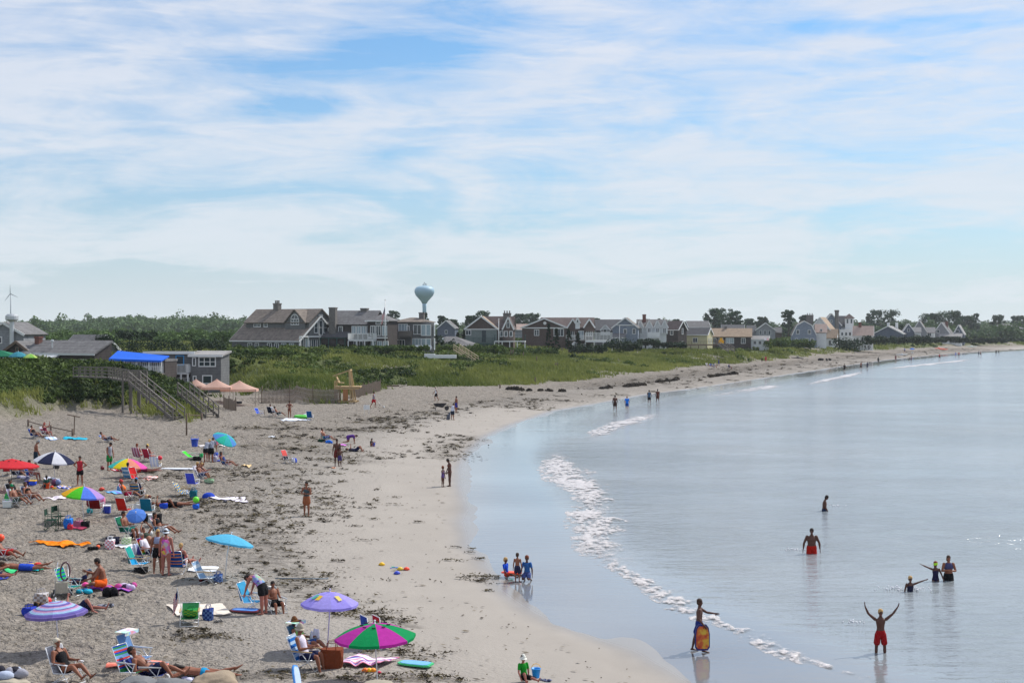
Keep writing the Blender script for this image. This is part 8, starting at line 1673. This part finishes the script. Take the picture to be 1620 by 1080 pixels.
seat('bather with knees up in the teal chair, striped towel over its back', 'teal chair with a yellow and pink striped towel', 517, 699, 78, [(30, 140, 150)], 'lounge', 'mid', per=dict(skin='tan', hair=('short', 'dark'), wear=[('trunks', (60, 90, 160))]), ch=dict(towel=(240, 190, 170))); heap('black bag and green cloth under the striped towel chair', 510, 699, .6, .3, [BLK, (30, 70, 50)], 'beach_bag', 'bag'); heap('bright blue towel bag beside the striped towel chair', 520, 701, .6, .3, [(40, 110, 210)], 'towel', 'towel')
person('person in purple on hands and knees digging in the sand', 551, 702, 'all_fours', 88, 1.6, 1.1, skin='tan', hair=('short', 'brown'), wear=[('rash', (85, 45, 130)), ('shorts', (85, 45, 130))], group=WALL); person('small child in black sitting by the blue bucket', 587, 706, 'knees_up', 60, 1.1, skin='tan', hair=('short', 'dark'), wear=[('rash', BLK)], child=True, group=WALL); bucket('blue bucket next to the small child in black', 591, 706, .14, (50, 100, 220)); towel('lilac towel left of the lying sunbather', [(537, 704), (541, 702.5), (549, 704), (545, 705.5)], [(200, 120, 200)])
person('sunbather lying flat with knees raised near the tide line', 563, 714, 'supine', 84, 1.68, skin='tan', hair=('short', 'dark'), wear=[('shirt', (60, 60, 80)), ('trunks', NAVY)], group=WALL, over=dict(lth=(-.1, .7, .7), lsh=(-.04, .5, -.85)))
person('tall sunburnt man standing behind the child on the sand', 533, 737, 'stand', 20, 1.85, skin='dark', hair=('short', 'dark'), wear=[('trunks', (110, 45, 40))], group=STD, over=dict(lua=(-.15, .1, -1), lfa=(.1, .3, -.9))); person('child in purple trunks standing close in front of the tall man', 537.5, 737.5, 'stand', 30, 1.32, skin='dark', hair=('short', 'dark'), wear=[('trunks', (70, 60, 110))], child=True, group=STD)
toyblob('orange flying disc on the sand below the tall man', 527, 740, 'disc', (255, 130, 30), .16); towel('small white towel alone among the weed', [(424, 691), (430, 689.5), (437, 690.5), (432, 692)], [(222, 228, 240)])
chair('chair with a coral towel hanging down its back among the weed', 457, 733, 60, [(50, 45, 60)], 'mid', towel=(225, 90, 85)); heap('blue and white bags right of the coral towel chair', 464, 731, .4, .35, [(60, 100, 220), (225, 225, 230)], 'beach_bag', 'bag')
person('woman with hair in a bun standing with crossed arms on the open sand', 485, 816, 'crossed', -20, 1.72, skin='tan', hair=('bun', 'dark'), wear=[('swimsuit', (70, 85, 90)), ('wrap', (150, 90, 60))], group=STD)
person('tall woman in a bikini at the water edge bending her arms toward the girl', 711.5, 769, 'look_down', -75, 1.72, skin='dark', hair=('short', 'dark'), wear=[('bikini', (110, 60, 50))], group=STD); person('girl in a purple swimsuit facing the tall woman', 700.5, 770, 'stand', 60, 1.28, skin='dark', hair=('bun', 'red'), wear=[('swimsuit', (90, 70, 130))], child=True, group=STD, over=dict(rua=(.3, .6, -.5), rfa=(0, .95, .0)))
# --- boys at the edge of the water
BOY = 'boys playing at the edge of the water'
person('boy in a bright blue shirt sitting at the water edge', 801.5, 914, 'legs_out', 60, 1.3, skin='dark', hair=('short', 'blond'), wear=[('rash', (15, 75, 200)), ('trunks', (200, 60, 40))], child=True, group=BOY); boogie('red orange board across the knees of the boy in bright blue', 810, 914, .8, .42, (240, 75, 35), (245, 90, 50), rz=1.2, pos=ppos(809, 913) + V((0, 0, .12)))
person('small bare chested boy in dark patterned trunks standing between two others', 818.5, 920, 'stand', 165, 1.12, skin='tan', hair=('short', 'brown'), wear=[('trunks', (38, 40, 70))], child=True, group=BOY); person('boy in a blue and grey shirt kneeling in the shallow water', 834, 918, 'kneel', -15, 1.4, skin='dark', hair=('short', 'red'), wear=[('rash', (50, 100, 165)), ('trunks', (70, 85, 140))], child=True, group=BOY); toyblob('tiny mint shovel between the boys', 810, 917, 'shovel', (60, 200, 160), .05)
person('child in green shirt and white sun hat sitting on the sand at the bottom', 829, 1078, 'legs_out', 30, 1.15, skin='pink', hair=('short', 'brown'), hat=('bucket', (225, 225, 215)), wear=[('rash', (20, 140, 35)), ('trunks', BLK)], child=True, group=BOY, over=dict(rth=(.2, .8, .55), rsh=(0, .4, -.9))); bucket('sky blue bucket with yellow handle beside the child in green', 848, 1071, .13, (30, 150, 235), (250, 180, 40)); heap('grey and navy shoes below the sky blue bucket', 863, 1077, .3, .08, [(110, 115, 140), (50, 55, 90)], 'shoes', 'shoes')
# boy with the bodyboard
def flame_mat():
    m = bpy.data.materials.new('flame_print'); N_, L_, B_ = nodes(m); tc_ = N_.new('ShaderNodeTexCoord'); n1 = N_.new('ShaderNodeTexNoise'); n1.inputs['Scale'].default_value = 6; n1.inputs['Detail'].default_value = 4; L_.new(tc_.outputs['Object'], n1.inputs[0])
    r = N_.new('ShaderNodeValToRGB'); L_.new(n1.outputs[0], r.inputs[0]); r.color_ramp.elements[0].position = .35; r.color_ramp.elements[0].color = (.42, .03, .01, 1); r.color_ramp.elements[1].position = .65; r.color_ramp.elements[1].color = (.62, .40, .03, 1); q_ = r.color_ramp.elements.new(.5); q_.color = (.55, .12, .015, 1)
    L_.new(r.outputs[0], B_.inputs['Base Color']); B_.inputs['Roughness'].default_value = .5; return m
ob, J, p0 = person('bare chested boy striding along the water edge, one arm held out', 1106, 1030, 'board', 82, 1.62, .95, skin='dark', hair=('short', 'brown'), wear=[('trunks', (35, 50, 120))], group='bathers in the water', over=dict(look=(.2, 1, 0)))
hp = J['rwri']; e = boogie('blue bodyboard with an orange flame oval carried by the striding boy', 0, 0, .80, .46, (18, 30, 105), flame_mat(), lay=False, lean=(math.radians(90), 0, math.radians(8)), pos=V((p0.x + .06, p0.y - .26, .50))); e.rotation_euler = (math.radians(-90), math.radians(0), math.radians(6))
e.rotation_euler = (math.radians(90), 0, math.radians(6))
# waders
W = 'bathers in the water'
def wader(label, px, py, depth, *a, **k): return person(label, 0, 0, *a, pos=V((*unproj(px, py, 0), 0)), z=-depth, group=W, **k)
wader('tall bather bending his head, alone farthest out in the water', 1304, 808, .95, 'look_down', 80, 1.8, skin='dark', hair=('short', 'dark'), wear=[('trunks', (25, 40, 70))])
wader('heavy bare chested man in bright red trunks standing thigh deep', 1284, 876, .72, 'stand', 0, 1.82, 1.22, skin='dark', hair=('short', 'dark'), wear=[('trunks', (175, 28, 16))], over=dict(look=(.2, .8, -.6), lua=(-.45, 0, -.9), lfa=(-.1, .1, -1), rua=(.45, 0, -.9), rfa=(.15, .1, -1)))
wader('girl in a dark swimsuit waist deep, arm stretched to the right', 1440, 935, .80, 'point_left', 0, 1.36, skin='dark', hair=('short', 'blond'), wear=[('swimsuit', (30, 34, 60))], child=True)
wader('girl with lime goggles raising her arm to the left', 1480, 918, .62, 'point_right', 0, 1.36, skin='dark', hair=('long', 'red'), wear=[('swimsuit', (32, 28, 62)), ('goggles', plastic((170, 225, 30)))], child=True, over=dict(rua=(.85, .1, .35), rfa=(.9, .1, .42)))
wader('woman in a black two piece with white trim standing with folded arms', 1500.5, 917, .72, 'crossed', 0, 1.66, 1.15, skin='tan', hair=('bob', 'brown'), wear=[('briefs', BLK), ('shorts', BLK), ('top', (70, 70, 105))])
wader('boy in red trunks with both arms thrown up in a wide vee', 1393, 1032, .26, 'arms_up', 0, 1.58, .92, skin='dark', hair=('short', 'blond'), wear=[('trunks', (150, 16, 22))])
# splashes round the waders
def splash(label, px, py, n, w, h=.12, seed=3):
    c = V((*unproj(px, py, 0), 0)); rr = random.Random(seed); m = MB()
    for i in range(n): m.ball((rr.gauss(0, w), rr.gauss(0, .12), abs(rr.gauss(0, h * .5)) + .01), rr.uniform(.012, .04), 6)
    tag(m.build('splash', WHPOLE, None, True, c), label, 'splash', kind='stuff')
splash('splash drops trailing left of the waist deep girl', 1420, 932, 60, .45, .12, 1); splash('splash drops right of the waist deep girl', 1452, 934, 24, .2, .1, 2); splash('white ripple drops left of the man in red trunks', 1262, 870, 30, .3, .05, 3); splash('white ripple right of the farthest bather', 1322, 800, 26, .3, .04, 4); splash('bright ripple left of the boy in red trunks', 1350, 984, 20, .15, .04, 5)
# four walkers in the shallows
WK = 'walkers wading along the shallows'
person('broad man in brown trunks, first of the four waders from the left', 973, 651, 'walk', 178, 1.9, 1.1, skin='dark', hair=('short', 'dark'), wear=[('trunks', (60, 40, 35))], group=WK); person('person in bright blue shirt and shorts, second of the four waders', 992, 650, 'walk', 175, 1.72, skin='tan', hair=('short', 'red'), wear=[('trunks', (20, 70, 150)), ('shirt', (30, 120, 225))], group=WK)
person('man in grey tank and black shorts, third of the four waders', 1027, 640, 'walk', 178, 1.85, skin='dark', hair=('short', 'dark'), wear=[('trunks', BLK), ('tank', (70, 95, 120))], group=WK); person('dark figure in a brown wrap, last of the four waders', 1040.5, 638, 'walk', 182, 1.85, skin='dark', hair=('short', 'dark'), wear=[('swimsuit', (90, 45, 35)), ('wrap', (80, 45, 35))], group=WK)
# far figures: each stands alone on the distant sand
FAR = 'tiny far figures on the distant beach'
FARS = [(1336, 588, BLK, 'tan', 'nearest of the far figures, small and dark, at the water edge'), (1362, 584.5, (120, 70, 50), 'tan', 'brown far figure, left one of the pair by the surf'), (1372, 584, NAVY, 'dark', 'dark far figure, right one of the pair by the surf'), (1389.5, 574.5, (25, 50, 50), 'dark', 'far figure in dark green on the weed line'), (1417, 571, (110, 50, 60), 'pink', 'far figure in dull red left of the leaning pair'), (1438.5, 571.5, (60, 50, 70), 'tan', 'child sized left half of the leaning far pair'), (1441.5, 572, (120, 40, 60), 'dark', 'taller right half of the leaning far pair'),
 (1486.5, 568.5, (190, 40, 50), 'dark', 'lone far figure in a red top'), (1512, 565, (150, 160, 210), 'pink', 'far figure in a lilac shirt'), (1517, 565, (180, 40, 50), 'dark', 'far figure in red beside the lilac shirt'), (1548, 563.5, NAVY, 'dark', 'far figure in navy, left of a close pair'), (1551.5, 563.5, (150, 120, 110), 'tan', 'far pale figure, right of a close pair'), (1576, 561, BLK, 'dark', 'far dark figure, left of the last two'), (1580, 560.5, (40, 60, 60), 'dark', 'far greenish figure, right of the last two'), (1137, 579, (60, 70, 130), 'tan', 'far figure in blue standing by the seated group at the grass edge'), (1205.5, 573, BLK, 'dark', 'far dark child beside the red figure at the grass edge'), (1211.5, 573.5, (190, 60, 80), 'pink', 'far figure in a rose wrap at the grass edge'), (1431, 558, (60, 110, 210), 'pink', 'far figure in blue beside the far blue umbrella')]
for i, (px_, py_, c_, sk, lb) in enumerate(FARS): person(lb, px_, py_, 'walk' if i % 3 else 'stand', (170, 30, 90, 200)[i % 4], 1.75 if 'child' not in lb else 1.25, skin=sk, hair=('short', 'dark'), wear=[('trunks', BLK if i % 2 else c_), ('shirt', c_)], group=FAR, fine=.035)
for px_, py_, c_, lb in ((1120, 580.5, (200, 200, 205), 'pale far chair, left of the seated group at the grass edge'), (1126, 581.5, (90, 110, 180), 'blue far chair in the middle of the group at the grass edge'), (1131, 582, (120, 130, 150), 'grey far chair, right of the group at the grass edge'), (1155, 584, (40, 50, 90), 'dark far chair by itself right of the group')): seat(lb.replace('chair', 'sitter', 1), lb, px_, py_, 60, [c_], 'chair', 'mid', per=dict(skin='tan', hair=('short', 'dark'), wear=[('shirt', c_)], fine=.035))
umbrella('far bright blue umbrella on the distant sand', 1443, 560, 8.5, 0, [(20, 110, 220)], top=(1443, 550.5), dome=.2); bag('far white cooler under the far blue umbrella', 1443.5, 558.5, .7, .4, .5, (215, 218, 220), handles=False)
def kayak(label, px, py, L_, col, rz, name='kayak'):
    m = MB(); R_ = []
    for t in np.linspace(-1, 1, 9): w_ = .38 * max(.05, (1 - t * t)) ** .6; R_.append((V((t * L_ / 2, 0, .22 + .12 * t * t)), V((0, w_, 0)), V((0, 0, .2 * max(.15, 1 - t * t) ** .5))))
    m.loft(R_, 10); m.tube([(-.35 * L_ / 4, 0, .45), (.35 * L_ / 4, 0, .45)], .22, 8); tag(m.build(name, plastic(col), None, True, at(px, py), rz), label, 'kayak', 'boats drawn up on the far sand')
kayak('left of two orange kayaks on the far sand', 1485, 552, 3.8, (235, 85, 50), .15); kayak('right of two orange kayaks on the far sand', 1493, 553.5, 3.6, (240, 95, 55), -.05); kayak('white and green boat pulled up under the far dunes', 1537, 549, 5, (205, 225, 215), -.25); kayak('pale board lying below the far blue umbrella', 1427, 562, 4, (205, 208, 212), .05); kayak('dark boat at the grass edge left of the far walkers', 1262, 567, 4, (90, 85, 80), .1)
for px_, py_, lb in ((1298, 570, 'left of two dark bundles on the far tide line'), (1311, 570, 'right of two dark bundles on the far tide line')): heap(lb, px_, py_, 1.6, .7, [(50, 45, 50), BLK], 'bundle', 'bundle', group='bundles left on the far sand')
for px_, c_, lb in ((1211, (230, 225, 228), 'white folding chair left of the pair on the far lawn'), (1215, (235, 200, 200), 'pinkish folding chair right of the pair on the far lawn')): chair(lb, 0, 0, 0, [c_], 'mid', frame=WHPOLE, pos=atD(px_, 540, 405), recline=.2, group='chairs outside the houses')
for i in range(7):
    px_ = 650 + i * 5.2; lb = ['first', 'second', 'third', 'fourth', 'fifth', 'sixth', 'last'][i]; chair('white terrace chair under the bay window house, %s from the left' % lb, 0, 0, 20, [(225, 228, 232)], 'mid', frame=WHPOLE, pos=atD(px_, 553, 296), group='chairs outside the houses')

# ------------------------------------------------------------------ air
def haze(dens):
    m = bpy.data.materials.new('haze'); m.use_nodes = True; N_ = m.node_tree.nodes; L_ = m.node_tree.links
    N_.remove(N_['Principled BSDF']); v = N_.new('ShaderNodeVolumePrincipled'); v.inputs['Density'].default_value = dens
    v.inputs['Color'].default_value = (.9, .95, 1.0, 1); v.inputs['Anisotropy'].default_value = .25
    out = [n for n in N_ if n.type == 'OUTPUT_MATERIAL'][0]; L_.new(v.outputs[0], out.inputs['Volume'])
    b = MB().box(-6300, 6300, -200, 2200, -6.5, 66); o = b.build('haze', m); tag(o, 'thin summer sea haze over the whole bay', 'haze', kind='stuff')
haze(0.00009)
bpy.data.scenes.remove(TSC)
